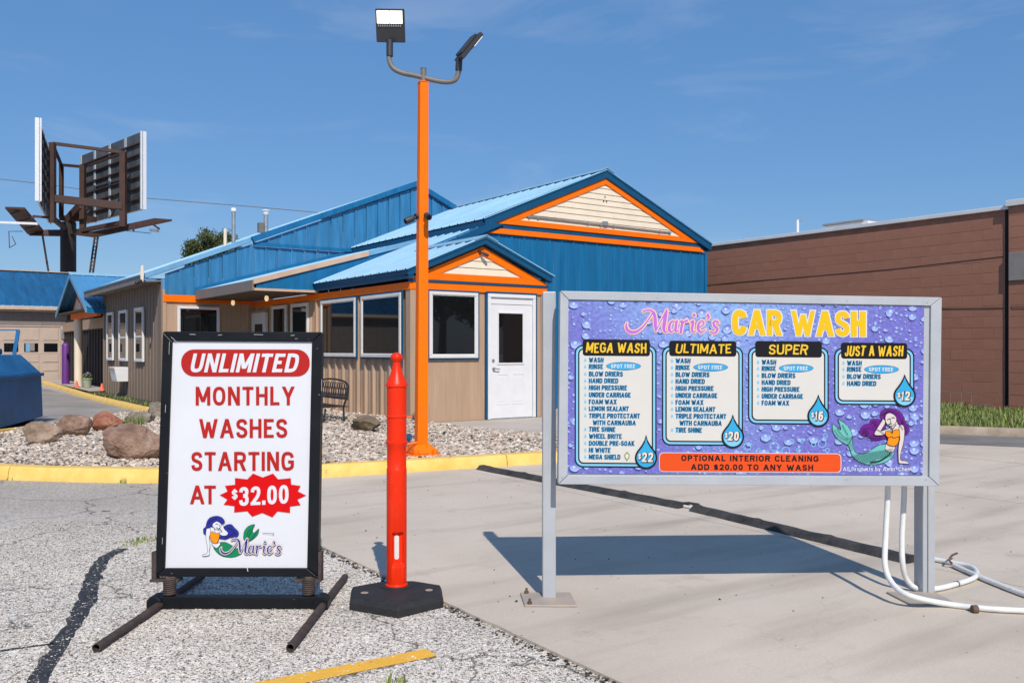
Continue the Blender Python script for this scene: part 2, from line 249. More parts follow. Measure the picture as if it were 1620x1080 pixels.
def block_mat():
    m = bpy.data.materials.new('brown_painted_block'); m.use_nodes = True; n = m.node_tree.nodes; l = m.node_tree.links.new
    b = n['Principled BSDF']; b.inputs['Roughness'].default_value = .8
    t = n.new('ShaderNodeTexCoord'); o = n.new('ShaderNodeObjectInfo')
    z = n.new('ShaderNodeTexNoise'); z.inputs['Scale'].default_value = 1.2; z.inputs['Detail'].default_value = 8; z.inputs['Roughness'].default_value = .65; l(t.outputs['Object'], z.inputs['Vector'])
    r = n.new('ShaderNodeValToRGB'); e = r.color_ramp.elements; e[0].position = .3; e[0].color = (.285, .125, .078, 1); e[1].position = .72; e[1].color = (.36, .165, .108, 1); l(z.outputs['Fac'], r.inputs['Fac'])
    q = n.new('ShaderNodeMapRange'); q.inputs['To Min'].default_value = .96; q.inputs['To Max'].default_value = 1.04; l(o.outputs['Random'], q.inputs['Value'])
    x = n.new('ShaderNodeMixRGB'); x.blend_type = 'MULTIPLY'; x.inputs['Fac'].default_value = 1; l(r.outputs['Color'], x.inputs['Color1']); l(q.outputs['Result'], x.inputs['Color2']); l(x.outputs['Color'], b.inputs['Base Color'])
    z2 = n.new('ShaderNodeTexNoise'); z2.inputs['Scale'].default_value = 60; z2.inputs['Detail'].default_value = 5; l(t.outputs['Object'], z2.inputs['Vector'])
    bp = n.new('ShaderNodeBump'); bp.inputs['Strength'].default_value = .35; bp.inputs['Distance'].default_value = .006; l(z2.outputs['Fac'], bp.inputs['Height']); l(bp.outputs['Normal'], b.inputs['Normal'])
    return m
M['block'] = block_mat()
M['mortar'] = mat('brown_painted_mortar', (.30, .135, .088), .9, .2, 3)
M['mortar_bare'] = mat('bare_pale_mortar', (.34, .29, .25), .9, .2, 12)

# ------------------------------------------------------------------ mesh helpers
class MB:
    def __init__(s): s.v = []; s.f = []; s.mi = []; s.m = 0
    def add(s, vs, fs):
        o = len(s.v); s.v += [tuple(p) for p in vs]; s.f += [tuple(i+o for i in f) for f in fs]; s.mi += [s.m]*len(fs); return s
    def box(s, a, b):
        (x0, y0, z0), (x1, y1, z1) = a, b
        if x0 > x1: x0, x1 = x1, x0
        if y0 > y1: y0, y1 = y1, y0
        if z0 > z1: z0, z1 = z1, z0
        return s.add([(x0,y0,z0),(x1,y0,z0),(x1,y1,z0),(x0,y1,z0),(x0,y0,z1),(x1,y0,z1),(x1,y1,z1),(x0,y1,z1)],
                     [(0,3,2,1),(4,5,6,7),(0,1,5,4),(1,2,6,5),(2,3,7,6),(3,0,4,7)])
    def prism(s, pts, off):                 # closed polygon (3-D points) extruded along off
        n = len(pts); off = Vector(off); P = [Vector(p) for p in pts]
        N = Vector((0,0,0))
        for i in range(n): N += P[i].cross(P[(i+1) % n])
        if N.dot(off) > 0: P = P[::-1]
        return s.add(P+[p+off for p in P], [tuple(range(n)), tuple(range(2*n-1, n-1, -1))]+[(i, i+n, (i+1) % n+n, (i+1) % n) for i in range(n)])
    def bar(s, a, b, w, h, up=(0,0,1)):     # rectangular bar a->b, w across, h along up
        a = Vector(a); b = Vector(b); d = (b-a).normalized(); up = Vector(up)
        sd = d.cross(up)
        if sd.length < 1e-4: sd = d.cross(Vector((1,0,0)))
        sd.normalize(); u = sd.cross(d).normalized(); q = [sd*w/2*i+u*h/2*j for i, j in ((-1,-1),(1,-1),(1,1),(-1,1))]
        return s.add([a+k for k in q]+[b+k for k in q], [(0,1,2,3),(7,6,5,4),(0,4,5,1),(1,5,6,2),(2,6,7,3),(3,7,4,0)])
    def tube(s, path, r, n=10, caps=True, radii=None):
        P = [Vector(p) for p in path]; o = len(s.v); up = None; rings = []
        for i, p in enumerate(P):
            d = (P[min(i+1, len(P)-1)]-P[max(i-1, 0)]).normalized()
            if up is None: up = d.orthogonal().normalized()
            up = (up-d*up.dot(d)).normalized(); sd = d.cross(up); rr = radii[i] if radii else r
            rings.append([p+(up*math.cos(2*PI*k/n)+sd*math.sin(2*PI*k/n))*rr for k in range(n)])
        fs = [(i*n+k, i*n+(k+1) % n, (i+1)*n+(k+1) % n, (i+1)*n+k) for i in range(len(P)-1) for k in range(n)]
        if caps: fs += [tuple(range(n-1, -1, -1)), tuple((len(P)-1)*n+k for k in range(n))]
        return s.add([p for r_ in rings for p in r_], fs)
    def lathe(s, prof, n=24, c=(0,0,0)):
        vs = [(c[0]+r*math.cos(2*PI*k/n), c[1]+r*math.sin(2*PI*k/n), c[2]+z) for r, z in prof for k in range(n)]
        fs = [(i*n+k, i*n+(k+1) % n, (i+1)*n+(k+1) % n, (i+1)*n+k) for i in range(len(prof)-1) for k in range(n)]
        fs += [tuple(range(n-1, -1, -1)), tuple((len(prof)-1)*n+k for k in range(n))]
        return s.add(vs, fs)
    def grow(s, fn): s.v = [tuple(fn(Vector(p))) for p in s.v]; return s
    def build(s, name, mats, parent=None, smooth=False, bevel=0, seg=1, loc=None):
        me = bpy.data.meshes.new(name); v = s.v
        if loc is not None: v = [(p[0]-loc[0], p[1]-loc[1], p[2]-loc[2]) for p in v]
        me.from_pydata(v, [], s.f)
        mats = mats if isinstance(mats, (list, tuple)) else [mats]
        for m in mats: me.materials.append(M[m] if isinstance(m, str) else m)
        if len(mats) > 1: me.polygons.foreach_set('material_index', s.mi)
        o = bpy.data.objects.new(name, me); C.objects.link(o); o.parent = parent
        if loc is not None: o.location = loc
        if smooth:
            me.polygons.foreach_set('use_smooth', [True]*len(me.polygons)); me.set_sharp_from_angle(angle=math.radians(38))
        if bevel: bv = o.modifiers.new('bevel', 'BEVEL'); bv.width = bevel; bv.segments = seg; bv.limit_method = 'ANGLE'; bv.angle_limit = math.radians(40)
        me.update(); return o
def tag(o, label=None, cat=None, group=None, kind=None):
    if label: o['label'] = label
    if cat: o['category'] = cat
    if group: o['group'] = group
    if kind: o['kind'] = kind
    return o
def thing(name, loc=(0,0,0), rz=0, label=None, cat=None, group=None, kind=None):
    o = bpy.data.objects.new(name, None); C.objects.link(o); o.location = loc; o.rotation_euler = (0, 0, rz); o.empty_display_size = .2
    return tag(o, label, cat, group, kind)

RIB = [(0, 0), (.012, .020), (.040, .020), (.052, 0), (.120, 0), (.127, .005), (.141, .005), (.148, 0), (.205, 0), (.212, .005), (.226, .005), (.233, 0)]
BIG = [(0, 0), (.022, .042), (.070, .042), (.092, 0), (.150, 0), (.155, .006), (.163, .006), (.168, 0), (.215, 0), (.220, .006), (.228, .006), (.233, 0)]
FINE = [(0, 0), (.004, .008), (.016, .008), (.020, 0), (.120, 0), (.125, .003), (.135, .003), (.140, 0), (.215, 0), (.220, .003), (.230, .003), (.235, 0)]
PITCH = .3048
def panels(name, parent, m, O, ex, ey, ez, s0, s1, lo, hi, prof=RIB, pitch=PITCH, scale=1.0, skip=None):
    """corrugated sheets: ex across the sheets, ey along the ribs, ez outwards; lo(s), hi(s) cut them to length"""
    O, ex, ey, ez = map(Vector, (O, ex, ey, ez)); s = s0
    while s < s1-.01:
        e = min(s+pitch, s1); P = [(a*scale, d) for a, d in prof if a*scale < e-s-.001]+[(e-s, 0)]
        for br in BREAKS:                                   # keep the apex of a gable exact
            if s+.004 < br < e-.004: P.append((br-s, 0)); P.sort()
        mb = MB(); vs = []; n = len(P)
        ok = False
        for a, d in P:
            l_, h_ = lo(s+a), hi(s+a); h_ = max(h_, l_)
            if h_-l_ > .01: ok = True
            vs.append(O+ex*(s+a)+ey*l_+ez*d); vs.append(O+ex*(s+a)+ey*h_+ez*d)
        flip = ex.cross(ey).dot(ez) < 0
        fs = [(2*i, 2*i+2, 2*i+3, 2*i+1) for i in range(n-1)]
        if flip: fs = [f[::-1] for f in fs]
        if ok: mb.add(vs, fs).build(name, m, parent)
        s += pitch
BREAKS = []

def window(parent, axis, pos, a0, a1, z0, z1, fw=.05, depth=.07, frame='offwhite', border=None, mull=None, sgn=-1, bw=.03):
    """axis 'A': in the plane v=pos, a = u; axis 'B': in the plane u=pos, a = v. outwards is sgn"""
    def P(a, d, z): return (a, pos+sgn*d, z) if axis == 'A' else (pos+sgn*d, a, z)
    def bx(mb, a_, b_, d0, d1, c_, e_): mb.box(P(a_, d0, c_), P(b_, d1, e_))
    mb = MB()
    for (p, q, c_, e_) in ((a0, a1, z1-fw, z1), (a0, a1, z0, z0+fw), (a0, a0+fw, z0+fw, z1-fw), (a1-fw, a1, z0+fw, z1-fw)): bx(mb, p, q, 0, depth, c_, e_)
    if mull: bx(mb, a0+fw, a1-fw, 0, depth*.8, mull-.02, mull+.02)
    w_ = mb.build('window', frame, parent, bevel=.004)
    g = MB(); bx(g, a0+fw, a1-fw, .025, .032, z0+fw, z1-fw); g.build('pane', 'glass', w_)
    i_ = MB(); i2 = fw+.014
    for (p, q, c_, e_) in ((a0+fw, a1-fw, z1-i2, z1-fw), (a0+fw, a1-fw, z0+fw, z0+i2), (a0+fw, a0+i2, z0+i2, z1-i2), (a1-i2, a1-fw, z0+i2, z1-i2)): bx(i_, p, q, .032, depth*.7, c_, e_)
    i_.build('sash', 'white', w_)
    if border:
        t = MB(); b_ = bw
        for (p, q, c_, e_) in ((a0-b_, a1+b_, z1, z1+b_), (a0-b_, a1+b_, z0-b_, z0), (a0-b_, a0, z0, z1), (a1, a1+b_, z0, z1)): bx(t, p, q, 0, depth*.62, c_, e_)
        t.build('casing', border, w_)
    return w_

# ------------------------------------------------------------------ ground
TH = math.atan2(.575, .818); P0 = Vector((-1.572, 13.92, 0))
dA = Vector((math.cos(TH), math.sin(TH), 0)); dB = Vector((-dA.y, dA.x, 0))
def W(u, v, z=0): return P0+dA*u+dB*v+Vector((0,0,z))
g = MB(); g.add([(-400,-60,0),(400,-60,0),(400,700,0),(-400,700,0)], [(0,1,2,3)])
tag(g.build('ground', 'asphalt'), 'pale worn asphalt car park with light aggregate', kind='structure')
def sheet(name, pts, z, m, kind='structure', label=None):
    g = MB(); g.add([(p[0], p[1], z) for p in pts], [tuple(range(len(pts)))]); o = g.build(name, m); return tag(o, label, kind=kind)

# concrete apron, cast in separate slabs
pav = thing('pavement', W(0,0,0), TH, 'pale concrete apron cast in slabs in front of the car wash', kind='structure')
ue = [-4.55, -2.0, .55, 3.1, 5.65, 8.2, 10.75, 13.3, 15.9]; ve = [-18.1, -14.7, -11.25, -7.85, -4.45, -1.05, 2.35]
for i in range(len(ue)-1):
    for j in range(len(ve)-1):
        u0, u1, v0, v1 = ue[i]+.0038, ue[i+1]-.0038, ve[j]+.0038, ve[j+1]-.0038
        if ue[i] > 8 and ve[j] > -5: continue
        mb = MB(); n = 14
        if i == 0:     # ragged outer edge against the asphalt
            pts = [(u0+.02*noise.noise(Vector((0, (v0+(v1-v0)*k/30)*7, 3)))+.012*noise.noise(Vector((0, (v0+(v1-v0)*k/30)*31, 3))), v0+(v1-v0)*k/30, -.05) for k in range(30, -1, -1)]
            if j == 4: continue
            pts = [(max(p[0], u0), p[1], p[2]) for p in pts]; mb.prism([(u1, v0, -.05), (u1, v1, -.05)]+pts, (0, 0, .062+random.uniform(0, .002)))
        else: mb.box((u0, v0, -.05), (u1, v1, .012+random.uniform(0, .003)))
        mb.build('slab', 'concrete', pav)
# the piece between kerb and the outer corner
kx = MB(); kx.prism([(-4.546, -4.446, -.05), (-2.004, -4.446, -.05), (-2.004, -4.30, -.05), (-3.3, -4.1, -.05), (-4.546, -3.5, -.05)], (0, 0, .062)); kx.build('slab', 'concrete', pav, bevel=.003)

# grey lane in front of the brown building and the drive to the left of the wing
def lane_edge(X): return 12.42-.44*(X-6.55)
sheet('road', [(1.0, lane_edge(1.0)+.0), (14, lane_edge(14)), (14, lane_edge(14)-1.7), (5.2, lane_edge(5.2)-1.55), (1.0, lane_edge(1.0)-1.5)], .020, 'lane', label='grey asphalt lane along the brown building')
dr = [W(-2.75, 5.0), W(-2.75, 20), W(-2.35, 24.1), W(-14, 24.1), W(-14, -1), (-7.2, 9.2, 0), (-7.05, 14.35, 0)]
sheet('drive', dr, .006, 'drive', label='grey side drive leading to the garage')
sheet('drive_apron', [W(-9, 22.6), W(-2.35, 22.6), W(-2.35, 24.15), W(-9, 24.15)], .011, 'slab', label='pale concrete apron before the garage door')

# kerbs -----------------------------------------------------------
def smooth(pts, n=8):
    P = [Vector(p) for p in pts]; P = [P[0]*2-P[1]]+P+[P[-1]*2-P[-2]]; out = []
    for i in range(1, len(P)-2):
        for k in range(n):
            t = k/n; a, b, c, d = P[i-1:i+3]
            out.append(.5*((2*b)+(-a+c)*t+(2*a-5*b+4*c-d)*t*t+(-a+3*b-3*c+d)*t**3))
    out.append(P[-2]); return out
def kerb(name, line, h, wd, m, side=1, joint=1.8, lean=.02, label=None, cat='kerb', tilt=0):
    """line = foot of the visible face; cut into separate kerb stones"""
    pts = smooth([Vector((p[0], p[1], 0)) for p in line], 10)
    root = thing(name, tuple(pts[0]), 0, label, cat)
    cur = [pts[0]]; acc = 0; segs = []
    for a, b in zip(pts, pts[1:]):
        cur.append(b); acc += (b-a).length
        if acc > joint: segs.append(cur); cur = [b]; acc = 0
    if len(cur) > 1: segs.append(cur)
    for sg in segs:
        mb = MB(); R = []; n = len(sg)
        for i, p in enumerate(sg):
            d = (sg[min(i+1, n-1)]-sg[max(i-1, 0)]).normalized(); nn = Vector((-d.y, d.x, 0))*side
            q = p+(d*.004 if i == 0 else (-d*.004 if i == n-1 else Vector()))
            hh = h+.006*noise.noise(p*1.5)
            R.append([q-Vector((0,0,.05)), q+Vector((0,0,.01)), q+nn*lean+Vector((0,0,hh-.018)), q+nn*(lean+.02)+Vector((0,0,hh)), q+nn*wd+Vector((0,0,hh)), q+nn*(wd+.01)+Vector((0,0,-.05))])
        k = 6; vs = [v for r in R for v in r]
        fs = [(i*k+j, i*k+j+1, (i+1)*k+j+1, (i+1)*k+j) for i in range(n-1) for j in range(k-1)]
        if side > 0: fs = [f[::-1] for f in fs]
        e0 = tuple(range(k)); e1 = tuple(range((n-1)*k+k-1, (n-1)*k-1, -1))
        fs += [e0, e1]; mb.add(vs, fs).build('kerb_stone', m, root, smooth=True, loc=None).matrix_parent_inverse = Matrix.Translation(-pts[0])
    return pts
FK = [(-7.15, 8.75), (-5.9, 8.46), (-4.82, 8.30), (-3.9, 8.14), (-3.1, 8.09), (-2.4, 8.16), (-1.79, 8.36), (-.7, 8.88), (.34, 9.38), (1.0, 9.75), (1.3, 10.35), (.9, 11.0), (.5, 11.55)]
fk = kerb('yellow_kerb', FK, .125, .19, 'kerb', 1, 2.4, label='long yellow painted kerb curving round the front of the gravel bed')
kerb('yellow_kerb', [(-7.17, 9.0), (-7.23, 10.8), (-7.24, 12.5), (-7.02, 14.3), (-7.0, 14.9)], .10, .14, 'kerb', -1, 2.4, label='yellow kerb between the gravel bed and the blue dumpster')
kerb('yellow_kerb', [W(-2.72, 5.9), W(-2.72, 8), W(-2.70, 12), W(-2.55, 16), W(-2.4, 20), W(-2.3, 23.2)], .10, .15, 'kerb', -1, 3.0, label='yellow kerb beside the shaded grey-brown wing and porch')
kerb('concrete_kerb', [(1.6, lane_edge(1.6)), (4, lane_edge(4)), (8, lane_edge(8)), (14, lane_edge(14))], .13, .16, 'kerbgrey', 1, 3.0, label='weathered tan concrete kerb below the grass strip at right')
sheet('soil_strip', [W(-2.52, 6.3), W(-2.0, 6.3), W(-2.0, 13.9), W(-2.42, 13.9)], .085, 'soil', label='strip of dark soil at the foot of the wing')
sheet('walk', [W(-2.30, 13.9), W(-1.0, 13.9), W(-1.0, 23.9), W(-2.14, 23.9)], .095, 'slab', label='concrete walk under the side porch')
mbv = MB(); verge = [(1.65, lane_edge(1.65)+.16), (14, lane_edge(14)+.16), (15.5, 18), (11, 26), (3, 22)]
sheet('grass_verge', verge, .10, 'soil', label='earth verge before the brown block wall')

# walk slab in front of the white door
sp = [W(.02, -.02), W(-.02, -.55), (-.46, 12.70, 0), (.43, 11.62, 0), (1.05, 11.0, 0), W(4.2, -4.0), W(8.4, -4.0), W(8.4, 1.55), W(2.66, 1.55), W(2.64, -.02)]
s_ = MB(); s_.prism([(p[0], p[1], -.02) for p in sp], (0, 0, .075)); tag(s_.build('walkway', 'slab', bevel=.006), 'pale concrete walk before the white door', kind='structure')

# gravel bed -------------------------------------------------------
bed = [(p.x, p.y) for p in smooth([(q[0], q[1]+.14, 0) for q in FK[1:9]], 6)]+[(.9, 9.85), (1.12, 10.35), (.8, 10.95), (.40, 11.55), (-.48, 12.66), (-1.3, 13.5)]+[(W(-.02, 0).x, W(-.02, 0).y), (W(-.02, 7.4).x, W(-.02, 7.4).y), (W(-2.0, 7.4).x, W(-2.0, 7.4).y), (W(-2.0, 6.3).x, W(-2.0, 6.3).y), (W(-2.5, 6.2).x, W(-2.5, 6.2).y), (-6.85, 14.9), (-6.88, 14.3), (-7.08, 12.5), (-7.05, 9.0)]
BP = np.array(bed)
def inside(x, y, P=BP):
    c = np.zeros(x.shape, bool); n = len(P); j = n-1
    for i in range(n):
        xi, yi = P[i]; xj, yj = P[j]
        k = ((yi > y) != (yj > y)) & (x < (xj-xi)*(y-yi)/((yj-yi)+1e-12)+xi); c ^= k; j = i
    return c
def bedz(x, y): return .075+.035*np.sin(x*1.3+.5)*np.cos(y*1.1)+.02*np.sin(x*3.1+y*2.3)
sheet('gravel_base', bed, .045, 'soil', label='ground under the gravel bed')
def stones(name, n, xr, yr, size, m, zf, test, label, squash=.6, cat=None):
    x = rng.uniform(*xr, n); y = rng.uniform(*yr, n); k = test(x, y); x = x[k]; y = y[k]; n = len(x)
    base = np.array([(0,0,1),(0,0,-1),(1,0,0),(-1,0,0),(0,1,0),(0,-1,0),(.62,.62,.55),(-.6,.62,-.5)], float)
    tri = np.array([(0,2,6),(0,6,4),(2,4,6),(0,4,3),(0,3,5),(0,5,2),(1,7,3),(1,4,7),(3,7,4),(1,2,4),(1,5,2),(1,3,5)])
    nv = len(base); V = base[None]*rng.uniform(.7, 1.25, (n, nv, 1))*np.stack([rng.uniform(.7, 1.3, n), rng.uniform(.6, 1.1, n), rng.uniform(squash*.7, squash*1.2, n)], 1)[:, None, :]
    a = rng.uniform(0, 2*PI, n); t = rng.uniform(-.6, .6, n)
    V2 = V.copy(); V2[..., 1] = V[..., 1]*np.cos(t)[:, None]-V[..., 2]*np.sin(t)[:, None]; V2[..., 2] = V[..., 1]*np.sin(t)[:, None]+V[..., 2]*np.cos(t)[:, None]
    V = V2.copy(); V[..., 0] = V2[..., 0]*np.cos(a)[:, None]-V2[..., 1]*np.sin(a)[:, None]; V[..., 1] = V2[..., 0]*np.sin(a)[:, None]+V2[..., 1]*np.cos(a)[:, None]
    s = rng.uniform(size[0], size[1], n)*rng.choice([1, 1, 1, 1.35], n); V *= s[:, None, None]
    V[..., 0] += x[:, None]; V[..., 1] += y[:, None]; V[..., 2] += (zf(x, y)+s*.35*rng.uniform(0, 1.4, n))[:, None]
    me = bpy.data.meshes.new(name); T = (tri[None]+(np.arange(n)*nv)[:, None, None]).reshape(-1, 3)
    me.vertices.add(n*nv); me.vertices.foreach_set('co', V.reshape(-1)); me.loops.add(T.size); me.loops.foreach_set('vertex_index', T.reshape(-1))
    me.polygons.add(len(T)); me.polygons.foreach_set('loop_start', np.arange(0, T.size, 3)); me.polygons.foreach_set('loop_total', np.full(len(T), 3))
    me.materials.append(M[m]); me.update(); me.validate()
    o = bpy.data.objects.new(name, me); C.objects.link(o); return tag(o, label, cat, kind='stuff')
stones('gravel', 90000, (-7.1, 1.2), (8.2, 18), (.015, .029), 'pebble', bedz, inside, 'pale river gravel filling the bed between kerb and building')
# loose chips over the asphalt surface and along the concrete edge
def asph(x, y):
    u = (x-P0.x)*dA.x+(y-P0.y)*dA.y; return (u < -4.6)
def zflat(x, y): return np.full(x.shape, .0015)
M['chip'] = island_mat('asphalt_chips', [(0, (.10, .09, .075)), (.2, (.42, .37, .31)), (.6, (.70, .62, .52)), (1, (.88, .81, .70))])
stones('stone_chips', 45000, (-3.4, .6), (2.9, 6.3), (.0022, .005), 'chip', zflat, asph, 'small pale stone chips worn loose on the asphalt', .5)
def edge(x, y):
    u = (x-P0.x)*dA.x+(y-P0.y)*dA.y; return (np.abs(u+4.57) < .035*rng.uniform(0, 1, x.shape)**.5)
M['grit'] = island_mat('dark_grit', [(0, (.02, .018, .016)), (.6, (.07, .06, .05)), (1, (.25, .22, .18))])
stones('edge_grit', 60000, (-3.4, .8), (2.9, 8.0), (.004, .010), 'grit', zflat, edge, 'dark grit along the joint between asphalt and concrete', .5)
def conc(x, y):
    u = (x-P0.x)*dA.x+(y-P0.y)*dA.y; return (u > -4.4)
stones('debris', 170, (-1.5, 4.5), (3.1, 9.0), (.0022, .0065), 'grit', lambda x, y: np.full(x.shape, .015), conc, 'tiny dark debris scattered over the concrete', .5)

# parking line and tar-filled crack ---------------------------------
pl = MB(); A_, B_ = Vector((-1.55, 2.80, 0)), Vector((-.325, 3.565, 0)); d = (B_-A_).normalized(); nn = Vector((-d.y, d.x, 0)); n = 60
L_ = [A_+(B_-A_)*k/n+nn*(.05+.004*noise.noise(Vector((k*.9, 0, 0)))) for k in range(n+1)]; R_ = [A_+(B_-A_)*k/n-nn*(.05+.004*noise.noise(Vector((k*.9, 5, 0)))) for k in range(n+1)]
pl.add([(p.x, p.y, .0035) for p in L_+R_], [(n+1+k, n+2+k, k+1, k) for k in range(n)])
def paint_mat():
    m = mat('yellow_road_paint', (.80, .43, .045), .7, .06, 12); n = m.node_tree.nodes; l = m.node_tree.links.new; b = n['Principled BSDF']
    t = n.new('ShaderNodeTexCoord'); z = n.new('ShaderNodeTexNoise'); z.inputs['Scale'].default_value = 26; z.inputs['Detail'].default_value = 9; z.inputs['Roughness'].default_value = .75; l(t.outputs['Object'], z.inputs['Vector'])
    r = n.new('ShaderNodeMapRange'); r.inputs['From Min'].default_value = .30; r.inputs['From Max'].default_value = .34; l(z.outputs['Fac'], r.inputs['Value']); l(r.outputs['Result'], b.inputs['Alpha'])
    v = n.new('ShaderNodeTexVoronoi'); v.inputs['Scale'].default_value = 95; l(t.outputs['Object'], v.inputs['Vector'])
    bp = n.new('ShaderNodeBump'); bp.inputs['Strength'].default_value = .5; bp.inputs['Distance'].default_value = .004; l(v.outputs['Distance'], bp.inputs['Height']); l(bp.outputs['Normal'], b.inputs['Normal']); return m
M['paint'] = paint_mat()
tag(pl.build('parking_line', 'paint'), 'short yellow parking line on the asphalt', kind='structure')
def ribbon_ground(name, pts, wd, z, m, label):
    P = smooth([Vector((p[0], p[1], 0)) for p in pts], 14); mb = MB(); n = len(P); Lp = []; Rp = []
    for i, p in enumerate(P):
        d = (P[min(i+1, n-1)]-P[max(i-1, 0)]).normalized(); nn = Vector((-d.y, d.x, 0)); t = i/(n-1)
        k = wd*(.6+.4*math.sin(PI*min(1, .25+t)))*(.85+.5*noise.noise(p*9)); k2 = wd*(.9+.6*noise.noise(p*11+Vector((5,5,5))))
        Lp.append(p+nn*k/2); Rp.append(p-nn*k2/2)
    mb.add([(p.x, p.y, z) for p in Lp+Rp], [(n+k, n+k+1, k+1, k) for k in range(n-1)]); return tag(mb.build(name, m), label, kind='structure')
tar = mat('black_crack_sealer', (.020, .019, .020), .6, .5, 18, .5, 60, vcol=(.055, .052, .050)); M['tar'] = tar
nn_ = tar.node_tree.nodes; zz = nn_.new('ShaderNodeTexNoise'); zz.inputs['Scale'].default_value = 45; zz.inputs['Detail'].default_value = 6; tt = nn_.new('ShaderNodeTexCoord')
tar.node_tree.links.new(tt.outputs['Object'], zz.inputs['Vector']); mr_ = nn_.new('ShaderNodeMapRange'); mr_.inputs['From Min'].default_value = .36; mr_.inputs['From Max'].default_value = .40
tar.node_tree.links.new(zz.outputs['Fac'], mr_.inputs['Value']); tar.node_tree.links.new(mr_.outputs['Result'], nn_['Principled BSDF'].inputs['Alpha'])
ribbon_ground('tar_seam', [gnd(196, 868), gnd(170, 880), gnd(150, 905), gnd(138, 950), gnd(110, 1000), gnd(70, 1065), gnd(45, 1120)], .095, .0035, 'tar', 'black tar-sealed crack running over the asphalt')
for a_ in ([gnd(512, 872), gnd(560, 884), gnd(600, 903)], ):
    pass
ribbon_ground('tar_seam', [gnd(0, 1030), gnd(40, 1024), gnd(84, 1018)], .02, .0035, 'tar', 'thin dark crack branching to the left')

# ------------------------------------------------------------------ the car wash
CW = thing('car_wash_building', tuple(P0), TH, 'low blue and tan metal-sided car wash with orange trim and three gables', 'building')
SL = 5/12
Z0 = .02
def zconst(z): return lambda s: z
# --- front vestibule (bump-out)
panels('wall_panel', CW, 'tan', (0, 0, 0), (1, 0, 0), (0, 0, 1), (0, -1, 0), .0, 2.62, zconst(.055), zconst(2.20), FINE)
panels('wall_panel', CW, 'tan', (0, 0, 0), (0, 1, 0), (0, 0, 1), (-1, 0, 0), .06, 7.38, zconst(Z0), zconst(2.25), BIG)
panels('wall_panel', CW, 'blue', (2.62, 0, 0), (0, 1, 0), (0, 0, 1), (1, 0, 0), 0, 1.55, zconst(Z0), zconst(2.45), RIB)
mb = MB(); mb.box((-.045, -.025, .04), (.09, .0, 2.167)); mb.box((-.045, 0, .04), (0, .09, 2.167)); mb.build('corner_trim', 'tan', CW)
mb = MB(); mb.box((2.53, -.022, .05), (2.64, .0, 2.17)); mb.build('corner_trim', 'tan', CW)
mb = MB(); mb.box((-.058, -.037, 2.168), (2.645, -.004, 2.288)); mb.build('fascia_band', 'orange', CW, bevel=.004)
mb = MB(); mb.box((-.058, -.003, 2.168), (-.004, 3.62, 2.288)); mb.build('fascia_band', 'orange', CW, bevel=.004)
mb = MB(); mb.box((-.056, 3.623, 2.168), (-.006, 7.34, 2.288)); mb.build('fascia_band', 'orange', CW)
mb = MB(); mb.box((-.07, -.05, 2.290), (2.66, -.01, 2.325)); mb.build('trim_strip', 'blue_trim', CW)
# little white clips under the orange band
for u in (.42, .78, 1.18, 1.52, 1.9, 2.28):
    mb = MB(); mb.box((u, -.030, 2.150), (u+.028, -.004, 2.1665)); mb.build('clip', 'cream', CW)
def gable(parent, v, uL, uR, uC, zE, zP, zbase, fdep, tdep, face, plank, pc, sl=SL):
    """rake boards, orange triangle and cream planks in the plane v (outwards -v)"""
    for s, ue_ in ((-1, uL), (1, uR)):
        mb = MB(); a = Vector((uC, v, zP)); b = Vector((ue_, v, zP-abs(ue_-uC)*sl)); k = Vector((0, 0, -fdep))
        mb.prism([a, b, b+k, a+k], (0, .13, 0)); mb.build('rake_board', 'blue_trim', parent, bevel=.004)
        mb = MB(); mb.prism([a+Vector((0, -.012, .012)), b+Vector((s*.02, -.012, .012)), b+Vector((s*.02, -.012, -.028)), a+Vector((0, -.012, -.028))], (0, .011, 0)); mb.build('rake_trim', 'blue_trim', parent)
def tri_frame(parent, v, uC, zP, zB, wd, sl, m, off=.03, name='gable_frame'):
    """triangular frame standing on zB with its apex at zP"""
    h = (zP-zB)/sl; L0, R0, T0 = Vector((uC-h, v, zB)), Vector((uC+h, v, zB)), Vector((uC, v, zP))
    zi = zB+wd; zt = zP-wd*1.22; hi = (zt-zi)/sl; L1, R1, T1 = Vector((uC-hi, v, zi)), Vector((uC+hi, v, zi)), Vector((uC, v, zt))
    for q in ((L0, L1, T1, T0), (T0, T1, R1, R0), (R0, R1, L1, L0)):
        mb = MB(); c = sum(q, Vector())/4; q = [c+(p-c)*.9985 for p in q]; mb.prism(q, (0, off, 0)); mb.build(name, m, parent, bevel=.003)
    return L1, R1, T1
def planks(parent, v, L1, R1, T1, course, m):
    z = L1.z+.0; uC = T1.x; top = T1.z; sl = (T1.z-L1.z)/(T1.x-L1.x)
    while z < top-.01:
        z1 = min(z+course, top); a0 = (top-z)/sl; a1 = max((top-z1)/sl, .003)
        mb = MB(); e = .003
        mb.add([(uC-a0, v, z+e), (uC+a0, v, z+e), (uC+a1, v+.014, z1), (uC-a1, v+.014, z1), (uC-a0, v+.02, z+e), (uC+a0, v+.02, z+e), (uC+a1, v+.02, z1), (uC-a1, v+.02, z1)],
               [(0,1,2,3), (0,4,5,1), (7,6,5,4), (0,3,7,4), (1,5,6,2), (3,2,6,7)])
        mb.build('siding_plank', m, parent); z = z1
